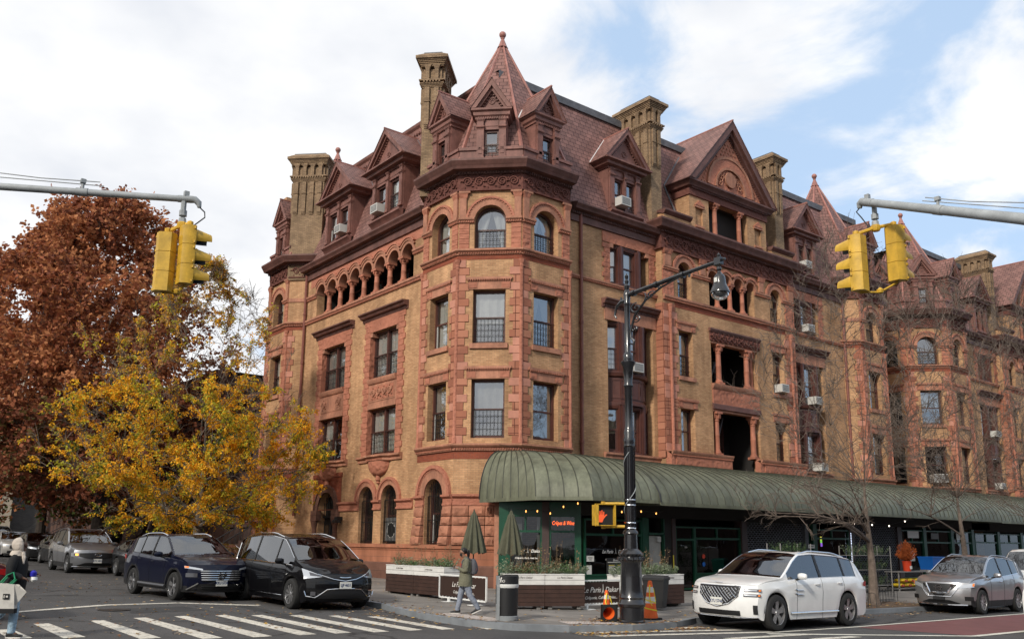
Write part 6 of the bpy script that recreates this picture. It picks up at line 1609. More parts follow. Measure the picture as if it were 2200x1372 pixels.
SED = dict(L=4.80, W=1.84, H=1.45, wb=2.80, R=.34, xf=2.32, ws=[1.15, .10], win=[-1.55, .92], paint='paint_dark', gc=.17, bul=.36, tum=.42,
           top=[(-2.48, .9), (-2.3, 1.06), (-1.75, 1.12), (-1.0, 1.38), (-.5, 1.44), (.1, 1.42), (.5, 1.28), (1.15, 1.0), (1.6, .95), (2.1, .86), (2.32, .76)],
           belt=[(-2.48, .96), (-1.6, 1.0), (0, .94), (1.0, .91), (1.6, .88), (2.32, .74)], nose=[(.2, .08), (.4, 0), (.6, 0), (.75, .05), (.9, .15)],
           pil=[(-.32, .08)], doors=[.72, -.3, -1.1], handles=[-.1, -.95], chrome=True, rim=(10, False), front=front_plain, rear_glass=(-1.65, -1.0))
VAN = dict(L=5.6, W=2.03, H=2.08, wb=3.5, R=.37, xf=2.62, ws=[1.85, 1.15], win=[.35, 1.55], paint='paint_white_car', gc=.28, bul=.22, tum=.16, tap=.05,
           top=[(-2.98, 1.9), (-2.9, 2.05), (0, 2.1), (.9, 2.08), (1.15, 2.0), (1.85, 1.30), (2.1, 1.24), (2.62, 1.12)], belt=[(-2.98, 1.25), (0, 1.25), (1.8, 1.22), (2.62, 1.08)], nose=[(.2, .05), (.5, 0), (.9, .02), (1.1, .1)],
           doors=[1.35, .25], handles=[.4], front=front_plain, mirmat='black_trim', mirh=.16, rimmat='rim_silver', mirror=1.35)
car('parked_suv', 'white luxury suv with a diamond mesh grille parked at the avenue kerb', 'suv', 19.5, 13.72, radians(181.5), SUV)
car('parked_suv', 'silver suv with a sunroof parked at the kerb beside the thin tree', 'suv', 30.95, 14.25, radians(182.5), SIL)
car('driving_suv', 'dark blue suv with chrome grille bars, left of the black minivan', 'suv', 9.2, 26.75, radians(-85), ROG)
car('parked_minivan', 'glossy black minivan parked by the corner with its nose to the crosswalk', 'minivan', 11.22, 23.3, radians(-91), MINI)
car('driving_suv', 'grey suv with two amber lights on, coming down the side street', 'suv', 10.2, 42.6, radians(-90), GREY)
car('parked_car', 'dark sedan parked behind the black minivan, mostly hidden', 'car', 11.4, 30.6, radians(-90), dict(SED, paint='paint_dark'), 'cars parked along the side street')
car('parked_car', 'dark car whose wheel shows just behind the dark blue suv', 'car', 11.45, 37.2, radians(-90), dict(SED, paint='paint_dark'), 'cars parked along the side street')
car('parked_car', 'dark sedan parked just left of the grey oncoming suv', 'car', 11.3, 50.6, radians(-90), dict(SED, paint='paint_dark'), 'cars parked along the side street')
car('parked_car', 'dark brown sedan parked second to the left of the grey oncoming suv', 'car', 11.1, 56.2, radians(-90), dict(SED, paint='paint_dark'), 'cars parked along the side street')
car('parked_car', 'pale pearl sedan parked behind the hooded pedestrian', 'car', 10.9, 62.8, radians(-90), dict(SED, paint='paint_pearl'), 'cars parked along the side street')
car('parked_suv', 'black suv at the far left above the hooded pedestrian', 'suv', 11.0, 69.5, radians(-90), dict(GREY, paint='paint_black', front=front_plain), 'cars parked along the side street')
car('parked_van', 'white van with a big windscreen parked behind the silver suv', 'van', 37.2, 14.25, pi, dict(VAN, front=front_plain), scale=1.0)
car('driving_van', 'white van cut off by the right edge, black bumper and mirror', 'van', 26.15, 8.75, pi, dict(VAN, clad=True, front=front_plain), scale=1.0)
car('driving_car', 'maroon car behind the hooded pedestrian at the left edge', 'car', 1.15, 21.6, radians(179), dict(SED, paint='paint_maroon', front=front_plain))
# ================================================================== street furniture
plain('lamp_black', (.012, .012, .014), .25, spec=.6, coat=.3, var=(.8, 1.3), scale=6); plain('steel_grey', (.31, .33, .34), .5, var=(.7, 1.15), scale=4.); plain('signal_yellow', (.60, .36, .035), .5, var=(.72, 1.1), scale=5., streak=(.75, 1.1))
plain('signal_dark', (.02, .02, .02), .5); plain('rubber', (.015, .015, .015), .8); plain('cone_orange', (.78, .13, .02), .55, var=(.75, 1.1), scale=5); plain('cone_white', (.6, .58, .55), .5); plain('tape_yellow', (.75, .62, .04), .5)
plain('olive_cloth', (.085, .085, .055), .9, var=(.8, 1.15), scale=4); plain('plank_white', (.66, .65, .62), .6, var=(.85, 1.05), scale=5); plain('plank_brown', (.045, .022, .016), .6, var=(.7, 1.3), scale=4)
plain('banner_brown', (.035, .018, .013), .6); plain('white_frame', (.72, .72, .7), .5); plain('lettering', (.7, .68, .64), .6); plain('lettering_dark', (.12, .10, .09), .6)
plain('bin_black', (.013, .013, .014), .5); plain('bin_grey', (.22, .235, .245), .45, var=(.85, 1.1), scale=3); plain('bag_white', (.6, .6, .58), .5); plain('green_bin', (.01, .16, .12), .5); plain('blue_tub', (.01, .12, .45), .4); plain('bucket_orange', (.55, .05, .015), .45); plain('table_metal', (.2, .19, .18), .5); plain('sack_yellow', (.55, .38, .02), .5); plain('sack_red', (.35, .03, .02), .5)
plain('plant_green', (.075, .12, .045), .8, var=(.6, 1.4), scale=8); plain('plant_grey', (.16, .19, .12), .8, var=(.7, 1.3), scale=8); plain('plant_dry', (.21, .14, .075), .9, var=(.7, 1.3), scale=8); plain('plant_rust', (.33, .075, .015), .9, var=(.7, 1.3), scale=8); plain('plant_dark', (.02, .05, .02), .8, var=(.6, 1.4), scale=8)
mat_glass('lamp_bowl', (.8, .8, .78), .2, .15)
plain('green_grille', (.014, .06, .035), .5)

# ---- street lamp at the corner
lx, ly = 15.1, 14.5; lz = sz(lx, ly) - .01
LP = thing('street_lamp', 'tall black ornate street lamp on the corner with a curled bracket and bell lamp', 'street lamp', (lx, ly, lz))
m = MB('lamp_black')
m.lathe([(.30, 0), (.30, .05), (.275, .07), (.275, .34), (.30, .36), (.32, .42), (.29, .46), (.27, .52), (.29, .56), (.27, .62), (.25, .75), (.245, 1.0), (.235, 1.32), (.26, 1.36), (.30, 1.4), (.25, 1.46), (.29, 1.52), (.24, 1.58), (.16, 1.64), (.15, 1.95), (.18, 1.98), (.17, 2.02), (.13, 2.06)], lx, ly, lz, 16)
for k in range(14):
    a = 2 * pi * k / 14; m.lathe([(.0, 1.36), (.035, 1.38), (.035, 1.44), (0, 1.46)], lx + .285 * cos(a), ly + .285 * sin(a), lz, 6)
m.build('lamp_base', LP)
m = MB('lamp_black')
m.lathe([(.118, 2.04), (.115, 2.6), (.11, 3.95), (.14, 3.98), (.13, 4.05), (.145, 4.12), (.12, 4.18), (.135, 4.3), (.11, 4.36), (.095, 4.42), (.09, 5.35), (.12, 5.4), (.10, 5.46), (.13, 5.86), (.18, 5.94), (.18, 5.98), (.11, 6.02), (.12, 6.12), (.09, 6.18), (.07, 6.22), (.07, 7.35), (.085, 7.4), (.07, 7.44), (.09, 7.62), (.07, 7.72), (.05, 7.75), (.07, 7.85), (.04, 7.9), (.055, 7.98), (.03, 8.02), (.05, 8.1), (.0, 8.18)], lx, ly, lz, 14)
for k in range(12): a = 2 * pi * k / 12; m.box(lx + .122 * cos(a) - .008, lx + .122 * cos(a) + .008, ly + .122 * sin(a) - .008, ly + .122 * sin(a) + .008, lz + 2.1, lz + 3.95)
# helical band torn off the post
m.tube([(lx + .135 * cos(a), ly + .135 * sin(a), lz + 2.1 + a * .17) for a in [k * .35 for k in range(30)]], .011, 4, 'steel_grey')
m.build('lamp_post', LP)
def P3(s, h): return (lx, ly - s, lz + h)     # the arm reaches over the avenue (-y)
m = MB('lamp_black')
m.tube([P3(0, 7.62), P3(1.4, 7.72), P3(2.76, 7.80)], [.06, .055, .045], 8)
for s in (.22, .95, 1.75): m.lathe([(.08, -.04), (.08, .04)], lx, ly - s, lz + 7.62 + s * .06, 8, axis='y')
m.T = Matrix.Translation((0, 0, lz + 6.38)) @ Matrix.Diagonal((1, 1, .66, 1)) @ Matrix.Translation((0, 0, -lz - 5.9))
m.tube([P3(.07, 5.95), P3(.2, 5.9), P3(.22, 6.02), P3(.12, 6.15), P3(.1, 6.4), P3(.25, 6.95), P3(.6, 7.4), P3(1.1, 7.72), P3(1.7, 7.92), P3(1.95, 7.9), P3(1.93, 7.8)], .032, 7)
def spiral(cs, ch, r, a0, turns, sg=1, w=.02):
    m.tube([P3(cs + r * (1 - k / 22) * cos(a0 + sg * turns * 2 * pi * k / 20), ch + r * (1 - k / 22) * sin(a0 + sg * turns * 2 * pi * k / 20)) for k in range(21)], w, 5)
spiral(.30, 7.22, .2, 1.5, 1.4); spiral(.27, 6.8, .15, 1.2, 1.4, -1); spiral(.78, 7.55, .13, .6, 1.3); spiral(.22, 6.45, .1, 1.2, 1.2, -1); spiral(1.05, 7.76, .09, .5, 1.2)
m.tube([P3(.55, 7.35), P3(.62, 7.55), P3(.58, 7.68)], .018, 5)
m.T = Matrix.Identity(4)
m.tube([P3(0, 7.5), P3(-.2, 7.5), P3(-.36, 7.4), P3(-.42, 7.2), P3(-.36, 7.12)], [.05, .04, .035, .03, .02], 6); m.tube([P3(-.18, 7.5), P3(-.2, 7.6)], .03, 5)
m.box(lx - .06, lx + .06, ly - 2.85, ly - 2.68, lz + 7.72, lz + 7.88); m.lathe([(.03, 7.88), (.045, 7.94), (.0, 8.0)], lx, ly - 2.77, lz, 8); m.tube([P3(2.8, 7.8), P3(2.94, 7.82)], .03, 6)
m.build('bracket', LP)
BT_ = Matrix.Translation((0, .12, lz + 6.92)) @ Matrix.Diagonal((1, 1, .64, 1)) @ Matrix.Translation((0, 0, -lz - 7.02))
m = MB('lamp_black', BT_); m.lathe([(.04, 8.2), (.06, 8.1), (.035, 8.04), (.05, 7.98), (.07, 7.94), (.10, 7.9), (.125, 7.82), (.135, 7.64), (.15, 7.53), (.185, 7.44), (.2, 7.36), (.215, 7.32), (.215, 7.27), (.2, 7.25)], lx, ly - 2.89, lz, 18, cap=False); m.lathe([(.0, 7.3), (.2, 7.3)], lx, ly - 2.89, lz, 18, cap=False)
bl = m.build('lamp_shade', LP); m = MB('lamp_bowl', BT_); m.lathe([(.19, 7.26), (.185, 7.18), (.15, 7.1), (.08, 7.04), (0, 7.02)], lx, ly - 2.89, lz, 18, cap=False); m.build('glass_bowl', bl)
m = MB('plate_white'); m.box(lx - .15, lx - .14, ly - 2.82, ly - 2.74, lz + 7.3, lz + 7.4); m.build('sticker', LP)

# ---- pedestrian signal on the lamp post
PS = thing('pedestrian_signal', 'yellow pedestrian signal showing an orange hand, bracketed to the street lamp', 'pedestrian signal', (lx - .5, ly + .4, lz + 2.3))
dv_ = Vector((-.66, .75)).normalized()            # the bracket reaches to the left in the photograph
for h in (2.13, 2.65):
    m = MB('signal_yellow')
    m.tube([(lx, ly, lz + h), (lx + dv_.x * .62, ly + dv_.y * .62, lz + h )], .035, 8)
    m.lathe([(.0, -.05), (.05, -.05), (.05, .05), (0, .05)], lx + dv_.x * .62, ly + dv_.y * .62, lz + h, 8)
    m.build('bracket_arm', PS)
for h in (2.08, 2.2, 2.6, 2.72): m = MB('chrome'); m.lathe([(.13, h), (.135, h + .012), (.13, h + .03)], lx, ly, lz, 14, cap=False); m.box(lx - .17, lx - .12, ly - .03, ly + .03, lz + h, lz + h + .03); m.build('clamp', PS)
hx, hy = lx + dv_.x * .62, ly + dv_.y * .62
TH = frame(hx, hy, .92, -.39) @ Matrix.Translation((0, 0, lz + 2.39)) @ Matrix.Diagonal((.98, .98, .62, 1))
m = MB('signal_yellow', TH)
m.taper(-.2, .2, -.1, .22, -.38, .38, .0, 0); m.taper(-.225, .225, -.19, -.1, -.4, .4, 0, 0) if False else None
for a in (((-.23, -.2), (-.40, .40)), ((.2, .23), (-.40, .40))): m.box(a[0][0], a[0][1], -.22, -.08, a[1][0], a[1][1])
m.box(-.23, .23, -.22, -.08, .37, .40); m.box(-.23, .23, -.16, -.08, -.40, -.37)
m.box(-.24, .24, -.1, -.07, -.41, .41); m.box(-.02, .02, .0, .1, -.46, -.38); m.box(-.02, .02, 0, .1, .38, .46)
m.build('signal_housing', PS)
m = MB('signal_dark', TH); m.quad((-.2, -.105, -.37), (.2, -.105, -.37), (.2, -.105, .37), (-.2, -.105, .37)); m.build('signal_face', PS)
m = MB('hand_led', TH)
hp = [(-.16, -.27), (-.05, -.27), (-.02, -.16), (.03, -.06), (.075, .0), (.06, .03), (.03, .01), (-.0, -.04), (.0, .12), (-.022, .12), (-.03, .0), (-.04, .0), (-.045, .17), (-.07, .17), (-.075, .01), (-.085, .01), (-.095, .14), (-.12, .14), (-.12, .0), (-.13, -.01), (-.14, .08), (-.165, .08), (-.165, -.12)]
m.poly([(x - .02, -.112, z) for x, z in hp]); m.build('hand_symbol', PS)

# ---- mast arms with signals
def signal_head(m, T, S, lens=True):
    """three-section head hanging at the origin of T, lenses towards -y"""
    o = m.T; m.T = T; w = .12 * S; h = .255 * S
    pts = [(-w, 0), (-w * .72, .09 * S), (w * .72, .09 * S), (w, 0)]
    for k in range(3):
        z0 = -h * (k + 1) + .006; z1 = -h * k - .0
        m.prism_z([(-w, -.05 * S), (w, -.05 * S), (w, .03 * S), (w * .6, .1 * S), (-w * .6, .1 * S), (-w, .03 * S)], z0, z1)
        zc = (z0 + z1) / 2
        for sg in (-1, 1):
            for dz in (-.36, .36): m.lathe([(.0, -.015), (.014 * S, -.015), (.014 * S, .015), (0, .015)], sg * (w + .008), -.03 * S, zc + dz * h, 6)
        m.lathe([(.115 * S, -.05 * S), (.115 * S, -.07 * S)], 0, 0, zc, 16, axis='y', cap=False)
        m.lathe([(0, -.052 * S), (.105 * S, -.052 * S)], 0, 0, zc, 16, 'signal_dark', axis='y', cap=False)
        # cut-away visor
        rows = []
        for j in range(5):
            y = -.06 * S - .05 * S * j; r = (.115 - .004 * j) * S; lim = pi * (1.28 - .07 * j) / 2 + .2
            rows.append([(r * sin(a), y, zc + r * cos(a) - .006 * j) for a in [-lim + 2 * lim * i / 14 for i in range(15)]])
        m.grid(rows, None, True); m.grid([[(x * .97, y, zc + (z - zc) * .97) for x, y, z in r_] for r_ in rows], 'signal_dark', True)
    m.T = o
def mast(label, hang, arm_pts, radii, heads, zdrop, S, cable):
    root = thing('traffic_signal', label, 'traffic signal', hang)
    m = MB('steel_grey'); m.tube(arm_pts, radii, 12)
    a, b = Vector(arm_pts[0]), Vector(arm_pts[1]); d = (b - a).normalized()
    p = a + d * 1.25; m.tube([p - d * .07, p + d * .07], radii[0] * 1.25, 12); m.tube([p, p + Vector((0, 0, .16))], .02, 6); m.box(p.x - .03, p.x + .03, p.y - .03, p.y + .03, p.z + .12, p.z + .17)
    m.tube([p + Vector((0, 0, .15)) - d * .2, p + Vector((0, 0, .15)) + d * .5, p + d * 5 + Vector((0, 0, .42))], .007, 5); m.tube([p + Vector((0, 0, .1)) - d * .25, p + d * 5 + Vector((0, 0, .2))], .007, 5)
    m.tube([a - d * .05, a - d * .11, a - d * .16 + Vector((0, 0, -.04)), a - d * .17 + Vector((0, 0, -.1))], [radii[0] * 1.15, radii[0] * 1.1, radii[0] * .9, radii[0] * .6], 12); m.tube([a + d * .1, a - d * .07], radii[0] * 1.12, 12)
    m.box(a.x - .03, a.x + .03, a.y - .03, a.y + .03, a.z + .04, a.z + radii[0] + .06)
    m.build('mast_arm', root)
    hx, hy, hz = hang
    m = MB('steel_grey'); m.tube([(hx, hy, a.z), (hx, hy, hz + .13)], .035, 8); m.lathe([(.05, 0), (.05, .07)], hx, hy, hz + .12, 8); m.lathe([(.055, .0), (.045, .06)], hx, hy, hz + .03, 8); m.build('hanger', root)
    m = MB('signal_dark'); c = Vector((hx, hy, hz)); s = -d if cable > 0 else d; s = -d
    m.tube([a - d * .12 + Vector((0, 0, -.05)), a - d * .24 + Vector((0, 0, -.16)), c - d * .27 + Vector((0, 0, .12)), c - d * .12 + Vector((0, 0, -.02))], .009, 5); m.build('cable', root)
    m = MB('signal_yellow'); m.lathe([(.05, -.05), (.065, -.02), (.065, .02), (.04, .05)], hx, hy, hz, 8)
    for (dx, dy, ang, dz) in heads:
        m.tube([(hx, hy, hz), (hx + dx * .9, hy + dy * .9, hz + dz)], .025, 7); m.lathe([(.03, -.05), (.04, -.03), (.04, .03), (.0, .05)], hx + dx, hy + dy, hz + dz, 8)
    m.build('spider_bracket', root)
    for (dx, dy, ang, dz) in heads:
        T = Matrix.Translation((hx + dx, hy + dy, hz + dz - .04)) @ Matrix.Rotation(ang, 4, 'Z')
        m = MB('signal_yellow'); signal_head(m, T, S); m.build('signal_head', root)
    m = MB('signal_yellow'); zb = hz - .04 - .765 * S
    for (dx, dy, ang, dz) in heads: m.tube([(hx, hy, zb - .09), (hx + dx, hy + dy, zb + dz)], .016, 5)
    m.lathe([(.0, -.12), (.04, -.1), (.05, -.06), (.0, -.02)], hx, hy, zb, 8); m.build('bottom_bracket', root)
    return root
rtv = Vector((sin(yaw), -cos(yaw), 0))
# left: arm comes in from the left edge
mast('yellow traffic signal hanging at the left from a grey mast arm, before the red oak', (3.42, 11.05, 3.92), [(3.44, 11.04, 4.27), (1.50, 12.10, 4.26), (-.6, 13.2, 4.2)], [.042, .046, .05],
     [(-.15, .06, pi - .5, -.1), (.07, -.10, pi / 2, .0)], 0, 1.0, 1)
mast('yellow traffic signal hanging at the right from a grey mast arm, before the bare trees', (11.05, 5.93, 4.26), [(10.98, 5.98, 4.62), (10.35, 3.85, 3.62), (10.0, 2.6, 3.0)], [.052, .066, .07],
     [(-.24, .16, pi, -.1), (.22, -.14, pi / 2, .06)], 0, 1.02, -1)

# ---- planters, banners
def tuft(m, x, y, z, h, n, mats, spread=.2, up=1.):
    for i in range(n):
        a = rnd.random() * 2 * pi; r = spread * sqrt(rnd.random()); hh = h * rnd.uniform(.5, 1.1)
        bx_, by_ = x + r * .6 * cos(a), y + r * .6 * sin(a); tx, ty = x + r * 1.8 * cos(a), y + r * 1.8 * sin(a); k = rnd.choice(mats)
        m.tube([(bx_, by_, z), ((bx_ + tx) / 2, (by_ + ty) / 2, z + hh * .65 * up), (tx, ty, z + hh * up)], [.004, .003, .002], 3, k)
        for j in range(5):
            f = rnd.uniform(.35, 1.); q = (bx_ + (tx - bx_) * f, by_ + (ty - by_) * f, z + hh * f * up); s = rnd.uniform(.012, .03); b = rnd.random() * 6
            m.add([(q[0], q[1], q[2]), (q[0] + s * cos(b), q[1] + s * sin(b), q[2] + s), (q[0] + 2 * s * cos(b), q[1] + 2 * s * sin(b), q[2] + s * .3), (q[0] + s * cos(b + .6), q[1] + s * sin(b + .6), q[2] - s * .3)], [(0, 1, 2, 3)], k)
def planter(label, T, L, D, z, boxes=2, txt=True):
    root = thing('planter', label, 'planter', (T @ Vector((L / 2, D / 2, 0))).to_tuple()[:2] + (z,), group='planters around the cafe terrace')
    T = T @ Matrix.Translation((0, 0, z)); m = MB('plank_brown', T); w = MB('plank_white', T)
    for k in range(boxes):
        a, b = k * L / boxes + .005, (k + 1) * L / boxes - .005
        for i in range(5): m.box(a, b, 0, D, .08 + i * .108, .08 + (i + 1) * .108 - .01)
        m.box(a + .01, b - .01, .01, D - .01, .08, .62, 'bin_black')
        for x in (a + .1, b - .2): m.box(x, x + .1, .05, D - .05, 0, .08, 'table_metal')
        for i in range(2): w.box(a, b, 0, D, .62 + i * .125, .62 + (i + 1) * .125 - .01)
        w.box(a - .004, b + .004, -.015, .03, .87, .895); w.box(a - .004, b + .004, D - .03, D + .015, .87, .895); w.box(a - .004, a + .04, .03, D - .03, .87, .895); w.box(b - .04, b + .004, .03, D - .03, .87, .895)
        w.quad((a, .03, .855), (b, .03, .855), (b, D - .03, .855), (a, D - .03, .855), 'soil')
        if txt: put_text(w, 'Le Paris Dakar', .07, T @ Matrix.Translation(((a + b) / 2, -.004, .80)), 'lettering_dark', .3)
    m.build('planter_base', root); w.build('planter_rim', root); return root, T
def plants(label, T, L, D, seed, h=.35, n=16, mats=('plant_green', 'plant_grey', 'plant_dry')):
    global rnd
    o = rnd; rnd = random.Random(seed); m = MB('plant_green')
    for i in range(n):
        x = L * (i + .5) / n + rnd.uniform(-.05, .05); mm = rnd.choice(mats); ms = [mm, mm, rnd.choice(mats)]
        q = T @ Vector((x, D / 2 + rnd.uniform(-.12, .12), .85)); tuft(m, q.x, q.y, q.z, h * rnd.uniform(.5, 1.), 26, ms, .16)
        if rnd.random() < .45: tuft(m, q.x, q.y, q.z, h * 2.1, 5, ['plant_dry'], .1)
    rnd = o; x = T @ Vector((L / 2, D / 2, .85))
    return tag(m.build('planter_plants', origin=tuple(x)), label, 'plants', 'plants growing in the planters')
r_, T_ = planter('long white and brown wooden planter left of the walking woman', frame(15.0, 25.1, 0, -1), 3.25, .62, sz(15.1, 23.4)); plants('low herbs in the planter left of the walking woman', T_, 3.25, .62, 5, .32)
r_, T_ = planter('white and brown wooden planter behind the litter bin, under the right umbrella', frame(14.62, 18.55, .88, -.47), 2.15, .62, sz(15.5, 18.3)); plants('dry grasses and herbs in the planter behind the litter bin', T_, 2.15, .62, 9, .4)
r_, T_ = planter('white and brown wooden planter behind the street lamp and the black bin', frame(18.05, 17.66, 1, -.03), 2.45, .62, sz(19, 17.6)); plants('pale herbs in the planter behind the street lamp', T_, 2.45, .62, 14, .38, mats=('plant_grey', 'plant_green', 'plant_grey'))
def tower_icon(m, T, s, mat):
    o = m.T; m.T = T
    m.prism([(-.32 * s, -.5 * s), (-.2 * s, -.5 * s), (-.04 * s, .05 * s), (0, .9 * s), (.04 * s, .05 * s), (.2 * s, -.5 * s), (.32 * s, -.5 * s), (.09 * s, .05 * s), (.012 * s, 1.15 * s), (-.012 * s, 1.15 * s), (-.09 * s, .05 * s)][::1], -.003, .003, mat)
    m.box(-.2 * s, .2 * s, -.004, .004, -.2 * s, -.12 * s, mat); m.T = o
def banner(label, T, L, z):
    root = thing('cafe_banner', label, 'banner', (T @ Vector((L / 2, 0, 0))).to_tuple()[:2] + (z,), group='cafe banners between the planters')
    T = T @ Matrix.Translation((0, 0, z)); m = MB('white_frame', T)
    for z0 in (.1, .72): m.box(0, L, -.02, .02, z0, z0 + .035)
    for x in (0, L - .035): m.box(x, x + .035, -.02, .02, .1, .755)
    for x in (L * .22, L * .8): m.box(x - .03, x + .03, -.03, .03, 0, .1); m.box(x - .13, x + .13, -.2, .2, 0, .015)
    m.build('frame', root); b = MB('banner_brown', T); b.box(.06, L - .06, -.006, .006, .16, .70)
    for i in range(14): b.box(.04 + i * (L - .1) / 14, .06 + i * (L - .1) / 14, -.004, .004, .70, .725, 'white_frame'); b.box(.04 + i * (L - .1) / 14, .06 + i * (L - .1) / 14, -.004, .004, .135, .16, 'white_frame')
    c = L * .54
    put_text(b, 'Le Paris', .20, T @ Matrix.Translation((c - .34, -.008, .49)), 'lettering', .35); put_text(b, 'Dakar', .20, T @ Matrix.Translation((c + .38, -.008, .49)), 'lettering', .35); tower_icon(b, T @ Matrix.Translation((c + .07, -.008, .48)), .14, 'lettering')
    put_text(b, 'Crêperie, Café, Pastries...', .115, T @ Matrix.Translation((c, -.008, .29)), 'lettering', .35); b.build('banner_sheet', root)
banner('brown cafe banner in a white frame behind the walking woman', frame(14.78, 21.75, -.1, -1), 2.6, sz(14.8, 20.5))
banner('brown cafe banner in a white frame behind the two left traffic cones', frame(16.45, 17.78, 1, -.03), 1.6, sz(17, 17.8))

# ---- closed umbrellas
def umbrella(label, x, y):
    z = sz(x, y); root = thing('closed_umbrella', label, 'umbrella', (x, y, z), group='closed umbrellas of the cafe terrace')
    m = MB('iron'); m.tube([(x, y, z), (x, y, z + 2.62)], .02, 8); m.lathe([(.25, 0), (.25, .06), (.03, .08)], x, y, z, 12); m.build('pole', root)
    for (z0, z1, r0, r1, n) in ((1.32, 2.45, .34, .09, 10), (2.12, 2.55, .16, .035, 10)):
        m = MB('olive_cloth'); rows = []
        for j in range(9):
            f = j / 8; r = r1 + (r0 - r1) * (1 - f) ** (.85 if j < 7 else 1)
            rows.append([(x + r * (1 + .22 * (1 - f * .5) * cos(n * a / 1. + .5)) * cos(a), y + r * (1 + .22 * (1 - f * .5) * cos(n * a + .5)) * sin(a), z + z0 + (z1 - z0) * f + .03 * (1 - f) * cos(n * a + .5)) for a in [2 * pi * k / 60 for k in range(60)]])
        m.grid(rows, None, True, wrap=True); m.lathe([(r1, 0), (.0, .07)], x, y, z + z1, 10, cap=False); m.build('canopy', root)
umbrella('closed olive umbrella above the walking woman', 16.15, 22.0); umbrella('closed olive umbrella in front of the first shop window', 16.35, 20.45)

# ---- litter bin
bx_, by_ = 12.72, 16.02; bz_ = sz(bx_, by_)
LB = thing('litter_bin', 'grey and black perforated street litter bin with a white bag showing', 'litter bin', (bx_, by_, bz_))
TB_ = frame(bx_, by_, .68, -.73) @ Matrix.Translation((0, 0, bz_))
m = MB('bin_black', TB_)
m.lathe([(.225, .06), (.235, .3), (.24, .72)], 0, 0, 0, 28); m.lathe([(.25, .78), (.25, .95), (.235, .96)], 0.0, 0, 0, 28, cap=False); m.lathe([(.0, .76), (.24, .76)], 0, 0, 0, 20, cap=False)
m.build('bin_body', LB)
m = MB('bag_white', TB_); m.lathe([(.243, .70), (.256, .74), (.25, .78)], 0, 0, 0, 28, cap=False); m.build('bin_bag', LB)
m = MB('bin_grey', TB_); m.lathe([(.235, 0), (.25, .0), (.25, .09), (.235, .1)], 0, 0, 0, 28)
rows = [[(-.255 * 1.0 * cos(a) - .0, -.255 * sin(a), h) for a in [-1.0 + 2.0 * i / 12 - .0 for i in range(13)]] for h in (0., .48, .96)]
m.grid(rows, None, True)
for i in range(20):
    for k in range(8):
        a = -.9 + k * .2; m.box(-.258 * cos(a) - .007, -.258 * cos(a) + .007, -.258 * sin(a) - .007, -.258 * sin(a) + .007, .36 + i * .02, .368 + i * .02, 'bin_black')
m.box(-.06, .24, -.015, .015, .94, .985, 'bin_black'); m.build('bin_casing', LB)
m = MB('lettering', TB_)
T3 = TB_ @ Matrix.Translation((-.09, -.245, .87)); m.T = T3
m.lathe([(.0, -.008), (.016, -.008)], -.01, 0, .045, 10, axis='y', cap=False); m.box(-.025, -.01, -.012, -.006, -.02, .035); m.box(-.06, -.0, -.012, -.006, .015, .027); m.box(-.035, -.022, -.012, -.006, -.05, -.0); m.box(-.0, .012, -.012, -.006, -.05, .0); m.lathe([(.02, -.012), (.028, -.012)], .045, 0, -.02, 12, axis='y', cap=False)
m.build('bin_symbol', LB)

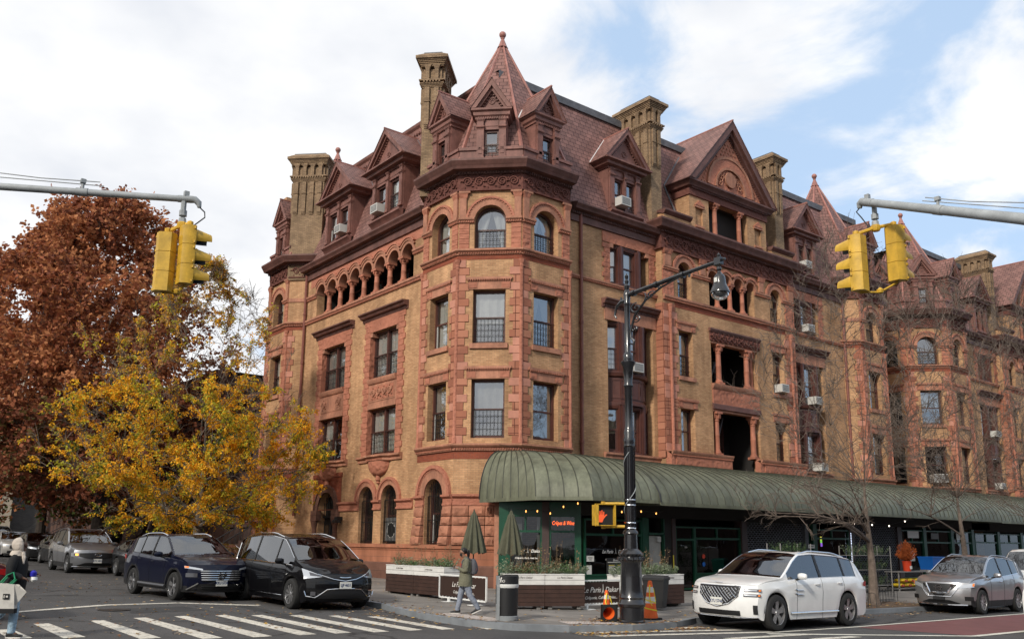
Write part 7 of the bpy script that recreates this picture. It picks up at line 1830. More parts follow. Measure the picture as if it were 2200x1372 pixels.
# ---- cones
def cone(label, x, y, h, tape=True, lying=False):
    z = sz(x, y); root = thing('traffic_cone', label, 'traffic cone', (x, y, z), group='traffic cones around the street lamp')
    T = Matrix.Translation((x, y, z))
    if lying: T = Matrix.Translation((x, y, z + .19)) @ Matrix.Rotation(radians(62), 4, 'Z') @ Matrix.Rotation(radians(84), 4, 'Y')
    k = h / .71; m = MB('cone_orange', T)
    if lying:
        m.lathe([(.14, .03), (.14 * .5, h * .5), (.03, h)], 0, 0, 0, 20, cap=False); m.lathe([(.135, .03), (.06, h * .5), (.02, h)], 0, 0, 0, 20, cap=False)
    else:
        m.lathe([(.145 * k, .03), (.11 * k, .22 * k), (.1 * k, .3 * k)], 0, 0, 0, 20, cap=False); m.lathe([(.1 * k, .3 * k), (.082 * k, .42 * k)], 0, 0, 0, 20, 'cone_white' if h > .8 else 'cone_orange', cap=False)
        m.lathe([(.082 * k, .42 * k), (.07 * k, .5 * k)], 0, 0, 0, 20, cap=False); m.lathe([(.07 * k, .5 * k), (.056 * k, .6 * k)], 0, 0, 0, 20, 'cone_white', cap=False); m.lathe([(.056 * k, .6 * k), (.035 * k, .71 * k), (.025 * k, .715 * k)], 0, 0, 0, 20)
    m.build('cone_body', root); b = MB('rubber', T)
    if lying:
        b.wall(rect(-.2, .2, -.2, .2), [[(.14 * cos(a), .14 * sin(a)) for a in [2 * pi * i / 16 for i in range(16)]]], 0, .03); b.v = [tuple(T @ Vector((p[0], p[2], p[1] + 0))) for p in [tuple(T.inverted() @ Vector(v)) for v in b.v]]
        for i in range(9): b.box(-.19 + i * .045, -.185 + i * .045, -.2, -.15, -.012, 0); b.box(-.19 + i * .045, -.185 + i * .045, .15, .2, -.012, 0)
    else:
        w = .18 * k; b.prism_z([(-w, -w * .7), (-w * .7, -w), (w * .7, -w), (w, -w * .7), (w, w * .7), (w * .7, w), (-w * .7, w), (-w, w * .7)], 0, .035)
    b.build('cone_base', root)
    if tape and not lying:
        t = MB('tape_yellow', T); pts = []
        for i in range(26):
            a = i * .55; f = i / 25; hh = h * (.62 - .45 * f); r = (.15 - .12 * hh / h) * k + .012; pts.append((r * cos(a), r * sin(a), hh))
        for (a, b_) in zip(pts, pts[1:]):
            if rnd.random() < .75: t.quad(a, b_, (b_[0], b_[1], b_[2] - .03), (a[0], a[1], a[2] - .03))
        t.tube([(-.05 * k, -.05, h * .9), (-.09, -.06, h * .6), (-.06, -.1, h * .35)], [.02, .014, .02], 4); t.tube([(.05 * k, -.05, h * .8), (.14, -.04, h * .5), (.1, -.05, h * .4)], [.02, .014, .02], 4); t.build('warning_tape', root)
cone('orange traffic cone wrapped in yellow tape, left of the street lamp', 15.05, 15.25, .66); cone('fallen orange cone with its black base upright, against the street lamp foot', 14.62, 14.74, .6, lying=True); cone('taller orange cone with white bands and hanging tape, right of the street lamp', 16.2, 14.95, .88)

# ---- wheeled black bin
def wheelie(label, x, y, T, col, h=.98, name='wheeled_bin'):
    z = sz(x, y); root = thing(name, label, 'wheeled bin', (x, y, z)); T = T @ Matrix.Translation((0, 0, z)); m = MB(col, T)
    m.add([(-.2, -.22, .06), (.2, -.22, .06), (.2, .2, .06), (-.2, .2, .06), (-.28, -.3, h), (.28, -.3, h), (.28, .3, h), (-.28, .3, h)], [(0, 3, 2, 1), (0, 1, 5, 4), (1, 2, 6, 5), (2, 3, 7, 6), (3, 0, 4, 7)]); m.box(-.3, .3, -.32, .32, h - .05, h); m.box(-.16, .16, -.24, -.2, .2, .5); m.build('bin_body', root)
    l = MB(col, T); l.add([(-.31, -.34, h), (.31, -.34, h), (.31, .3, h), (-.31, .3, h), (-.25, -.27, h + .06), (.25, -.27, h + .06), (.25, .25, h + .08), (-.25, .25, h + .08)], [(0, 1, 5, 4), (1, 2, 6, 5), (2, 3, 7, 6), (3, 0, 4, 7), (4, 5, 6, 7)]); l.tube([(-.25, .33, h - .02), (.25, .33, h - .02)], .02, 6); l.build('bin_lid', root)
    for s in (-1, 1): w = MB('rubber', T); w.lathe([(.0, s * .23), (.12, s * .23), (.125, s * .27), (.12, s * .3), (0, s * .3)], 0, .22, .12, 14, axis='x'); w.build('wheel', root)
wheelie('black wheeled bin in front of the planter, right of the street lamp', 18.6, 16.95, frame(18.6, 16.95, .9, .44), 'bin_black', .84)

# ---- bollard, tree guard
x, y = 26.15, 15.4; z = sz(x, y); root = thing('bollard', 'short grey steel bollard behind the white parked suv', 'bollard', (x, y, z)); m = MB('steel_grey'); m.lathe([(.1, 0), (.1, .72), (.11, .73), (.11, .82), (.09, .85)], x, y, z, 16); m.build('post', root)
m = MB('iron')
for i in range(22):
    x0 = 26.6 + i * .19; y0 = 16.75; z = sz(x0, y0) + .01
    m.tube([(x0 + .14 * (1 - cos(a)), y0, z + (.36 if 0 < k < 6 else 0) + .09 * sin(a) if 0 < k < 6 else z) for k, a in [(k, pi * k / 6) for k in range(7)]], .009, 4)
for z_ in (.08,): m.tube([(26.6, 16.75, sz(26.6, 16.75) + z_), (30.6, 16.75, sz(30.6, 16.75) + z_)], .009, 4)
for i in range(9):
    y0 = 15.1 + i * .19; x0 = 26.55; m.tube([(x0, y0 + .14 * (1 - cos(pi * k / 6)), sz(x0, y0) + (.36 + .09 * sin(pi * k / 6) if 0 < k < 6 else 0)) for k in range(7)], .009, 4)
tag(m.build('tree_guard'), 'low hoop fence of black iron around the tree pit', 'tree guard')

# ---- neon sign, window lettering, string lights
T = SC_ @ Matrix.Translation((2.29, .0, .70)); m = MB('neon')
put_text(m, 'Crêpes & Wine', .20, T, 'neon', .25, .008, -.002, .62)
tag(m.build('neon_sign'), 'glowing orange script neon sign in the transom of the green shop', 'neon sign')
def lettering(T, s1=.15):
    for (t, dx, dz, k, b) in (('Le Paris', -.33 * s1 / .15, 0, 1, .004), ('Dakar', .33 * s1 / .15, 0, 1, .004), ('Crêperie, Café, Pastries...', 0, -.24 * s1 / .15, .55, .003)):
        m = MB('lettering'); put_text(m, t, s1 * k, T @ Matrix.Translation((dx, 0, dz)), 'lettering', .35, .002, b); m.build('window_lettering', so_)
    m = MB('lettering'); tower_icon(m, T @ Matrix.Translation((.04, 0, -.01)), s1 * .75, 'lettering'); m.build('tower_emblem', so_)
lettering(SC_ @ Matrix.Translation((1.0, .03, -.28))); lettering(SA_ @ Matrix.Translation((1.7, .03, -.28)), .17)
m = MB('signal_dark', SA_)     # menu board in the big window
m.box(1.25, 2.65, -.0, .02, -1.12, -.50); m.box(1.3, 2.6, -.008, 0, -.66, -.64, 'lettering')
for c in range(3):
    for r in range(9): m.box(1.35 + c * .44, 1.35 + c * .44 + rnd.uniform(.2, .36), -.008, 0, -.76 - r * .036, -.745 - r * .036, 'lettering' if r else 'tape_yellow')
put_text(m, 'Breakfast  Menu', .12, SA_ @ Matrix.Translation((1.95, -.008, -.58)), 'lettering', .35); m.build('menu_board', so_); m = MB('plate_white', SA_)
m.box(.25, .62, .0, .02, -.62, -.42, 'plate_white'); put_text(m, 'DELIVERY', .05, SA_ @ Matrix.Translation((.435, -.004, -.49)), 'lettering_dark'); put_text(m, 'OPEN', .05, SA_ @ Matrix.Translation((.435, -.004, -.56)), 'lettering_dark'); m.build('window_notice', so_); m = MB('plate_white', SA_); m.box(.25, .5, 0, .02, -1.1, -.75); m.build('window_notice', so_); m = MB('tape_yellow', SA_); m.box(4.75, 4.8, -.06, -.05, -.9, -.4); m.build('yellow_marker', so_)
m = MB('bucket_orange', SA_); m.lathe([(.0, 0), (.09, 0)], 6.65, .02, -.45, 16, axis='y', cap=False); m.build('window_sticker', so_); m = MB('blue_tub', SA_); m.lathe([(0, 0), (.09, 0)], 6.65, .02, -.75, 16, 'blue_tub', axis='y', cap=False); m.build('window_sticker', so_)
m = MB('lettering'); put_text(m, '516', .1, SA_ @ Matrix.Translation((5.6, .02, -.1)), 'lettering'); m.build('house_number', so_)
def string_lights(label, pts, mat='bulb', r=.021):
    m = MB('iron'); m.tube(pts, .006, 4); root = None
    o = tag(m.build('string_lights'), label, 'string lights')
    for p in pts[1:-1]:
        b = MB(mat); b.lathe([(0, -.05), (r, -.03), (r, 0), (.01, .03)], p[0], p[1], p[2] - .03, 8); b.build('bulb', o)
cp = [(19.9, 24.6, 1.2), (20.0, 24.2, 1.12), (20.35, 24.0, 1.13), (20.6, 23.6, 1.05), (20.9, 23.25, 1.28), (21.3, 22.95, 1.4), (21.9, 22.7, 1.25), (22.5, 22.5, 1.15), (23.0, 22.5, 1.15), (24.1, 22.6, 1.2), (24.9, 22.6, 1.15), (25.3, 22.6, 1.2)]
string_lights('warm string lights under the awning lip above the neon sign', cp)
string_lights('bright bulbs under the awning behind the first bare tree', [(35.0, 22.2, 1.25), (36.0, 22.2, 1.1), (37.6, 22.2, 1.05), (39.1, 22.2, 1.02), (40.6, 22.2, 1.0), (42.1, 22.2, 1.25), (43, 22.2, 1.3)], 'bulb_white', .026)

# ---- flower shop stock
x, y = 43.2, 21.6; z = sz(x, y)
tbr = thing('display_table', 'metal table outside the flower shop with sacks underneath', 'table', (40.3, 21.2, sz(40.3, 21.2)))
m = MB('table_metal'); z = sz(40.3, 21.2); m.box(38.8, 41.9, 20.9, 21.6, z + .82, z + .86); m.build('table_top', tbr)
for (dx, dy) in ((38.85, 20.95), (41.8, 20.95), (38.85, 21.5), (41.8, 21.5)): m = MB('table_metal'); m.box(dx, dx + .05, dy, dy + .05, z, z + .82); m.build('leg', tbr)
m = MB('table_metal'); m.box(38.85, 41.85, 20.95, 21.55, z + .12, z + .15); m.build('shelf', tbr)
for i in range(7):
    s = MB('sack_yellow'); cx_, cz_ = 39.15 + .62 * (i % 4) + (.3 if i > 3 else 0), z + .16 + (.2 if i > 3 else 0)
    rows = [[(cx_ + .34 * cos(a) * sin(b), 21.2 + .28 * sin(a) * sin(b), cz_ + .1 + .1 * cos(b)) for a in [2 * pi * k / 12 for k in range(12)]] for b in [pi * j / 6 for j in range(7)]]
    s.grid(rows, 'sack_yellow', True, wrap=True); s.box(cx_ - .12, cx_ + .12, 20.93, 20.95, cz_ + .05, cz_ + .14, 'sack_red')
    tag(s.build('sack'), 'yellow sack with a red mark lying on the low shelf under the display table', 'sack', 'yellow sacks under the table')
def bucket(name, label, cat, x, y, z, r, h, col):
    m = MB(col); m.lathe([(r * .8, 0), (r, h), (r * 1.06, h), (r * 1.06, h - .03), (r, h - .04)], x, y, z, 16); m.lathe([(0, h - .05), (r, h - .05)], x, y, z, 16, 'signal_dark', cap=False)
    if col == 'bucket_orange': m.box(x - .08, x + .08, y - r * 1.0, y - r * .9, z + .1, z + .24, 'lettering')
    return tag(m.build(name), label, cat)
bucket('bucket', 'orange bucket on the display table holding the rust red plant', 'bucket', 39.9, 21.1, z + .86, .2, .45, 'bucket_orange')
m = MB('plant_rust'); rr_ = random.Random(4)
for i in range(420):
    a = rr_.random() * 2 * pi; t = rr_.uniform(0, 1.); ph = rr_.uniform(0, 1.2); L_ = rr_.uniform(.6, 1.15); p1 = (39.9 + L_ * .62 * sin(ph) * cos(a), 21.1 + L_ * .5 * sin(ph) * sin(a), z + 1.2 + L_ * cos(ph) * .9)
    m.tube([(39.9, 21.1, z + 1.25), ((39.9 + p1[0]) / 2, (21.1 + p1[1]) / 2, (z + 1.25 + p1[2]) / 2 + .05), p1], .006, 3)
    for k in range(3): q = rr_.uniform(.5, 1); s = .03; m.add([(39.9 + (p1[0] - 39.9) * q, 21.1 + (p1[1] - 21.1) * q, z + 1.2 + (p1[2] - z - 1.2) * q), (39.9 + (p1[0] - 39.9) * q + s, 21.1 + (p1[1] - 21.1) * q, z + 1.2 + (p1[2] - z - 1.2) * q + s), (39.9 + (p1[0] - 39.9) * q, 21.1 + (p1[1] - 21.1) * q + s, z + 1.25 + (p1[2] - z - 1.2) * q + s)], [(0, 1, 2)])
tag(m.build('rust_plant'), 'round rust red bush standing in the orange bucket', 'plant')
m = MB('blue_tub'); m.taper(42.1, 43.2, 21.0, 21.6, z + .9, z + 1.45, -.08, -.06); m.box(42.0, 43.3, 20.92, 21.68, z + 1.45, z + 1.5); tag(m.build('storage_tub'), 'bright blue plastic tub beside the rust red bush', 'tub')
m = MB('table_metal'); m.box(42.0, 46., 20.95, 21.6, z + .84, z + .9)
for xx in (42.05, 45.9): m.box(xx, xx + .05, 21, 21.05, z, z + .84); m.box(xx, xx + .05, 21.5, 21.55, z, z + .84)
tag(m.build('side_table'), 'second metal table, right of the display table, carrying the blue tub', 'table')
wheelie('teal green wheeled bin behind the first bare tree', 33.3, 20.5, frame(33.3, 20.5, .95, -.3), 'green_bin', 1.2)
def rack(label, x0, x1, y, n, mats, h=1.9):
    z = sz(x0, y); root = thing('plant_rack', label, 'plant rack', ((x0 + x1) / 2, y, z)); m = MB('table_metal')
    for x in (x0, x1):
        for yy in (y, y + .6): m.tube([(x, yy, z), (x, yy, z + h)], .025, 5)
    for hh in (.25, .9, 1.5):
        if hh < h: m.box(x0, x1, y, y + .6, z + hh, z + hh + .02)
    m.build('rack_frame', root); p = MB('plant_dark')
    for hh in (.27, .92, 1.52):
        if hh > h: continue
        for i in range(n): tuft(p, x0 + (x1 - x0) * (i + .5) / n, y + .3, z + hh, .45, 14, mats, .2)
    p.build('potted_plants', root)
rack('glass sided plant rack to the left of the first bare tree', 29.6, 31.6, 20.6, 7, ['plant_dark', 'plant_green']); rack('glass sided plant rack to the right of the first bare tree', 34.6, 37.6, 20.6, 9, ['plant_dark', 'plant_green', 'plant_grey'])
m = MB('led_string', SA_); 
for i in range(22): m.box(17.2 + .002 * i, 17.25, -.1, -.08, -1.0 + i * .075, -.96 + i * .075)
tag(m.build('led_strip'), 'vertical strip of small white lights by the dark grille shutter', 'light strip')
m = MB('sign_yellow', SA_); m.box(15.0, 15.12, .1, .12, .28, .42, 'sign_yellow'); m.box(15.0, 15.12, .1, .12, .14, .28, 'sign_green'); m.box(15.02, 15.13, .1, .12, -.02, .14, 'sign_violet'); tag(m.build('window_sign'), 'small glowing yellow, green and violet sign in the flower shop window', 'sign')
m = MB('plate_white', SA_); m.box(13.7, 14.2, -.1, -.08, -.1, .06); put_text(m, 'DISCOUNT', .07, SA_ @ Matrix.Translation((13.95, -.105, -.02)), 'lettering_dark'); tag(m.build('small_sign'), 'small white sign on the post beside the brick pattern shutter', 'sign')
for (x0, w, z0, h_, c) in ((22.6, 1.1, .45, .35, 'lettering'), (22.7, .45, -.7, .5, 'plate_white'), (25.0, .8, .42, .3, 'ac_grille'), (27.8, .9, .42, .35, 'plate_white')):
    m = MB(c, SA_); m.box(x0, x0 + w, -.05, -.03, z0, z0 + h_); m.build('window_poster', so_)

# ---- air conditioners
def aircon(label, T, x, z, w=.62, h=.40, d=.42, y=-.1):
    root = thing('air_conditioner', label, 'air conditioner', (T @ Vector((x, y, z))).to_tuple(), group='window air conditioners'); m = MB('ac_white', T)
    m.box(x - w / 2, x + w / 2, y - d, y + .3, z, z + h); m.build('casing', root); g = MB('ac_grille', T); g.box(x - w / 2 + .05, x + w / 2 - .05, y - d - .006, y - d, z + .05, z + h - .05)
    for i in range(6): g.box(x - w / 2 + .05, x + w / 2 - .05, y - d - .012, y - d - .006, z + .08 + i * (h - .16) / 6, z + .09 + i * (h - .16) / 6, 'ac_white')
    g.build('grille', root)
aircon('air conditioner in the right window of the leftmost front dormer', TL, -1.8, 15.0)
aircon('air conditioner in the left window of the big side street dormer', TL, 1.8, 15.0)
aircon('air conditioner in the dormer beside the tower, avenue side', TA, -7.42, 14.68, .6)
aircon('air conditioner in the dormer past the big gable', TA, 6.63, 14.68, .55)
aircon('air conditioner low in the wooden bow window behind the street lamp', TA, -6.75, 7.28, y=-.05)
aircon('air conditioner in the third floor window right of the columned balcony', TA, 3.53, 7.52, .6, y=-.35)
aircon('air conditioner in the top triple window right of the arcade', TA, 6.75, 11.2, .6, y=.05)
aircon('air conditioner in the upper bow window at the house end', TA, 6.95, 7.3, .6, y=-.05)
aircon('air conditioner low in the bow window just above the awning', TA, 7.1, 3.82, .62, y=-.05)
FRM3, _ = face_frames(57.19, 28.85)
aircon('large air conditioner at the foot of the slanted tower window, second house', FRM3[1], 1.26, 3.9, .85, .5)
aircon('air conditioner in the upper bow window of the second house', TB, -6.75, 7.3, .7, y=-.05)
aircon('air conditioner above the awning in the bow window of the second house', TB, -6.75, 3.82, .65, y=-.05)
# condenser behind the grille of the ground floor arch
root = thing('condenser_unit', 'large fan unit behind the grille of the second small arched window', 'air conditioner', (TL @ Vector((3.3, .1, 0))).to_tuple()); m = MB('ac_grille', TL); m.box(2.8, 3.78, .17, .3, .0, 1.0); m.lathe([(.30, .168), (.31, .16), (.33, .168)], 3.25, 0, .48, 22, 'ac_white', axis='y', cap=False); m.lathe([(0, .165), (.3, .165)], 3.25, 0, .48, 22, 'signal_dark', axis='y', cap=False); m.build('casing', root)
# thin wire sagging over the corner
m = MB('iron'); m.tube([(20.3, 26.2, 3.6), (20.9, 25.5, 3.4), (21.6, 25.3, 3.3), (22.6, 25.4, 3.35), (23.4, 25.5, 3.5)], .008, 4); tag(m.build('loose_wire'), 'loose wire sagging above the awning at the tower corner', 'wire')
# ================================================================== trees
from mathutils import kdtree
def leafmat(name, col, rough=.75):
    m, nt, out = new_mat(name); b = bsdf(nt, out, col, rough, spec=.25)
    tl = N(nt, 'ShaderNodeBsdfTranslucent'); mx = N(nt, 'ShaderNodeMixShader'); mx.inputs[0].default_value = .35
    rgb = N(nt, 'ShaderNodeRGB'); rgb.outputs[0].default_value = rgba(col); c = noise_var(nt, rgb.outputs[0], 1.3, .7, 1.35)
    nt.links.new(c, b.inputs['Base Color']); nt.links.new(c, tl.inputs[0])
    nt.links.new(b.outputs[0], mx.inputs[1]); nt.links.new(tl.outputs[0], mx.inputs[2]); nt.links.new(mx.outputs[0], out.inputs[0])
leafmat('gold', (.82, .44, .025)); leafmat('amber_leaf', (.74, .36, .02)); leafmat('lime_leaf', (.46, .42, .04)); leafmat('tan_leaf', (.45, .27, .10)); leafmat('green_leaf', (.07, .10, .02))
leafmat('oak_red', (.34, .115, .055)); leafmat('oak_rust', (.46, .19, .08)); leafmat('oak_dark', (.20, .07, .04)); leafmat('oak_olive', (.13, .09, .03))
plain('bark', (.14, .115, .09), .9, var=(.6, 1.4), scale=6, bump=.6); plain('bark_dark', (.035, .027, .022), .9, var=(.6, 1.4), scale=6, bump=.6); plain('bark_grey', (.13, .10, .08), .9, var=(.6, 1.4), scale=5, bump=.5)
def tree(name, label, base, seed, tips, twigs, height, trunk_r, fork, bark, tip_fn, twig_len, leaf_fn=None, n_leaf=0, group=None, lean=(0, 0), limb_r=.05, twig_r=.008, sag=0., tf=.8):
    R = random.Random(seed); x0, y0, z0 = base
    root = thing(name, label, 'tree', base, group=group)
    tr = MB(bark); nodes = []      # (pos, level radius)
    tp = []; n = 10
    for i in range(n + 1):
        f = i / n; tp.append(Vector((x0 + lean[0] * f + .12 * sin(f * 5 + seed) * f, y0 + lean[1] * f + .12 * cos(f * 4 + seed) * f, z0 - .1 + (height * tf) * f)))
    tr.tube(tp, [trunk_r * (1.35 if i == 0 else 1) * (1 - .88 * (i / n) ** .8) + .015 for i in range(n + 1)], 10)
    nodes = []
    for i, p in enumerate(tp):
        for k in range(3):
            q = p if i == n else p.lerp(tp[min(i + 1, n)], k / 3)
            if q.z - z0 > fork: nodes.append((q, trunk_r * (1 - .88 * (i / n) ** .8) * .7))
    top_ = tp[-1]
    T = sorted([tip_fn(R) for _ in range(tips)], key=lambda p: (p - (top_ if tf < .6 else Vector((x0, y0, p.z)))).length)
    T = T[::7] + [t for i, t in enumerate(T) if i % 7]
    def connect(targets, start_nodes, r_scale, rmin, m, segs, rise, bias):
        kd = kdtree.KDTree(len(start_nodes) + len(targets) * segs + 5); ns = list(start_nodes)
        for i, (p, r) in enumerate(ns): kd.insert(p, i)
        kd.balance(); cnt = 0; new = []
        for t in targets:
            best, bs = None, 1e9
            for (co, idx, d) in kd.find_n(t - Vector((0, 0, bias * (t - Vector((x0, y0, t.z))).length)), 12):
                s_ = d + max(0, co.z - t.z + .1) * 1.5
                if s_ < bs: bs, best = s_, idx
            for (q, idx2, d2) in [(q[0], j, 0) for j, q in enumerate(new)][-0:]: pass
            p, r = ns[best]; L = (t - p).length
            if L < .05: continue
            r1 = min(r * .8, max(rmin, r_scale * L)); pts = []
            side = Vector((R.gauss(0, 1), R.gauss(0, 1), R.gauss(0, .5))) * L * .07
            for k in range(segs + 1):
                f = k / segs; q = p.lerp(t, f) + side * sin(f * pi) + Vector((0, 0, rise * L * sin(f * pi)))
                pts.append(q)
            m.tube(pts, [r1 * (1 - .75 * f / segs) + .002 for f in range(segs + 1)], 5 if r1 > .02 else 4, cap=False)
            for k in range(1, segs + 1): ns.append((pts[k], r1 * (1 - .75 * k / segs))); new.append((pts[k], r1, (t - p).normalized()))
            cnt += 1
            if cnt % 24 == 0:
                kd = kdtree.KDTree(len(ns))
                for i, (p_, r_) in enumerate(ns): kd.insert(p_, i)
                kd.balance()
        return ns, new
    ns, lv2 = connect(T, nodes, limb_r, .012, tr, 6, .08, .35)
    tr.build('trunk', root)
    tw = MB(bark); ends = []
    cand = lv2
    for i in range(twigs):
        p, r, d = R.choice(cand)
        v = (d + Vector((R.gauss(0, .7), R.gauss(0, .7), R.gauss(.1, .5)))).normalized() * twig_len * R.uniform(.4, 1.2)
        q1 = p + v * .5 + Vector((0, 0, .03)); q2 = p + v + Vector((R.gauss(0, .05), R.gauss(0, .05), -sag * v.length))
        tw.tube([p, q1, q2], [twig_r, twig_r * .75, twig_r * .4], 3, cap=False); ends.append((p, q1, q2))
        if leaf_fn is None:
            for k in range(3):
                s = q1.lerp(q2, R.random()); e = s + (v.normalized() + Vector((R.gauss(0, .6), R.gauss(0, .6), R.gauss(0, .5)))) * twig_len * .3
                tw.tube([s, e], [twig_r * .6, twig_r * .35], 3, cap=False)
    tw.build('twigs', root)
    if leaf_fn:
        lf = MB('gold'); leaf_fn(lf, R, ends, n_leaf); lf.build('crown', root, uv=False)
    return root
def quads(lf, R, p, s, mat, hang=0., asp=.5):
    a = Vector((R.gauss(0, 1), R.gauss(0, 1), R.gauss(0, .7) - hang)).normalized(); b = a.cross(Vector((R.gauss(0, 1), R.gauss(0, 1), R.gauss(0, 1)))).normalized()
    lf.add([p, p + a * s * .5 + b * s * asp * .5, p + a * s, p + a * s * .5 - b * s * asp * .5], [(0, 1, 2, 3)], mat)
# --- golden locust on the side street
YB = (13.9, 39.2, sz(13.9, 39.2))
def yellow_tip(R):
    while True:
        z = .6 + 11.6 * R.random() ** 1.15; f = (z - .6) / 12.
        rad = interp([(.6, 3.4), (2, 5.6), (4, 6.3), (6.2, 5.6), (8, 5.0), (9.6, 4.1), (10.8, 2.6), (12.2, .8)], z)
        a = R.random() * 2 * pi; r = rad * sqrt(R.uniform(.12, 1)); x, y = r * cos(a), r * sin(a)
        if f > .55 and x > 2.2 and R.random() < .5: continue
        if f < .25 and r < 2.0: continue
        if x < -2.5 and z < 2.2: continue
        return Vector((YB[0] - .5 + x * (1.02 if x < 0 else .98), YB[1] + y, z))
def yellow_leaves(lf, R, ends, n):
    for (p, q, e) in ends:
        hgt = (e.z) / 12; side = (e.x - YB[0]) / 6
        g = sin(e.x * 1.3 + e.z * .9) + sin(e.y * 1.1 - e.z * 1.4 + 1)
        dens = 1.0 if hgt < .55 else .55 if side < .15 else .22
        if R.random() > dens: continue
        if sin(e.x * 2.3 + e.z * 1.7) + sin(e.y * 2.1 - e.z * 2.6) + sin(e.x * 1.2 - e.y * 1.5) < (-.35 if hgt < .5 else .1): continue
        pal = ['gold', 'gold', 'amber_leaf', 'amber_leaf', 'lime_leaf'] if g < .3 else (['gold', 'lime_leaf', 'lime_leaf'] if g < 1.25 else ['lime_leaf', 'green_leaf', 'gold'])
        if hgt > .6: pal = ['tan_leaf', 'gold', 'lime_leaf', 'tan_leaf']
        for _ in range(n):
            # a compound leaf: a drooping row of leaflets
            s = (p.lerp(q, R.random()) if R.random() < .4 else q.lerp(e, R.random())); d = Vector((R.gauss(0, .6), R.gauss(0, .6), -.45)).normalized() * .05; m = R.choice(pal)
            for k in range(5): quads(lf, R, s + d * k + Vector((0, 0, -.01 * k)), R.uniform(.075, .13), m, .5, .6)
tree('locust_tree', 'golden yellow tree spreading over the dark blue suv and the black minivan', YB, 11, 380, 4300, 13.2, .2, 1.8, 'bark', yellow_tip, .8, yellow_leaves, 9, limb_r=.024, sag=.15, tf=.5, twig_r=.012)
# --- red oak behind it
OB = (13.9, 55.5, sz(13.9, 55.5))
def oak_tip(R):
    while True:
        z = R.uniform(2.2, 19.6); f = (z - 2.2) / 17.4
        rad = 8.6 * (min(1, (f + .15) / .3) ** .5) * (1 - max(0, f - .68) / .34) ** .5
        a = R.random() * 2 * pi; r = rad * sqrt(R.uniform(.15, 1))
        lump = .82 + .18 * sin(a * 5 + z * .8)
        return Vector((OB[0] - .9 + r * cos(a) * lump, OB[1] + r * sin(a) * lump, z))
def oak_leaves(lf, R, ends, n):
    for (p, q, e) in ends:
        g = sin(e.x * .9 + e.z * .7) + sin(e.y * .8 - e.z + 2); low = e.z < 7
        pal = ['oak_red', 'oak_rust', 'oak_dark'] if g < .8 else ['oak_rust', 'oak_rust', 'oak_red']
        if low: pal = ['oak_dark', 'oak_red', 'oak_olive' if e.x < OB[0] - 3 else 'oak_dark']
        for _ in range(n):
            s = q.lerp(e, R.random()) + Vector((R.gauss(0, .12), R.gauss(0, .12), R.gauss(0, .1))); quads(lf, R, s, R.uniform(.17, .32), R.choice(pal), .1, .8)
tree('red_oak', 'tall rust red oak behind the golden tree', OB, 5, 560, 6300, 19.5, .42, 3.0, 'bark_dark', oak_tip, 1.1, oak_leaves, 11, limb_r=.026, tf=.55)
OB2 = (13.4, 68., sz(13.4, 68))
def t3(R):
    z = R.uniform(1.2, 20.5); f = (z - 1.2) / 19.3; a = R.random() * 2 * pi; r = 7.2 * sqrt(R.uniform(.1, 1)) * (1 - max(0, f - .6) / .45) ** .6
    return Vector((OB2[0] - 1 + r * cos(a), OB2[1] + r * sin(a), z))
def l3(lf, R, ends, n):
    for (p, q, e) in ends:
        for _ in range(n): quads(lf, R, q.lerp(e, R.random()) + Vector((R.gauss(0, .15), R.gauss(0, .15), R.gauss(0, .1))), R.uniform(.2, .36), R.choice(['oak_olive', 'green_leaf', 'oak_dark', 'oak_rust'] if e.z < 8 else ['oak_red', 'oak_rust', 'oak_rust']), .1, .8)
tree('street_tree', 'tree at the far left edge behind the red oak, olive below and rust above', OB2, 8, 330, 3600, 19, .35, 3., 'bark_dark', t3, 1.3, l3, 12, limb_r=.035)
# --- bare trees on the avenue
def bare(label, bx, by, seed, h, low=False, rad=5.0, tips=250, twigs=1150):
    B = (bx, by, sz(bx, by))
    def tip(R):
        if low and R.random() < .16: return Vector((bx - R.uniform(1.2, 5.4), by + R.gauss(0, .7), R.uniform(.5, 2.0)))
        if not low and R.random() < .06: return Vector((bx + R.uniform(-4, 3), by + R.gauss(0, .8), R.uniform(1.2, 2.6)))
        z = R.uniform(2.4, h - 1.7); f = (z - 2.4) / (h - 4); a = R.random() * 2 * pi; r = rad * sqrt(R.uniform(.05, 1)) * (min(1, (f + .25) * 1.6)) * (1 - max(0, f - .45) / .75)
        return Vector((bx + r * cos(a), by + r * sin(a) * .8, z))
    return tree('bare_tree', label, B, seed, tips, twigs, h * .95, .17, 1.9, 'bark_grey', tip, .8, limb_r=.019, twig_r=.0105, tf=.34, group='bare street trees on the avenue')
bare('bare young tree between the white and the silver suv', 28.05, 16.05, 21, 12.2, low=True)
bare('bare tree right behind the silver suv', 34.4, 15.95, 33, 12.0)
bare('bare tree at the right edge beyond the silver suv', 41.5, 16.0, 44, 12.5)
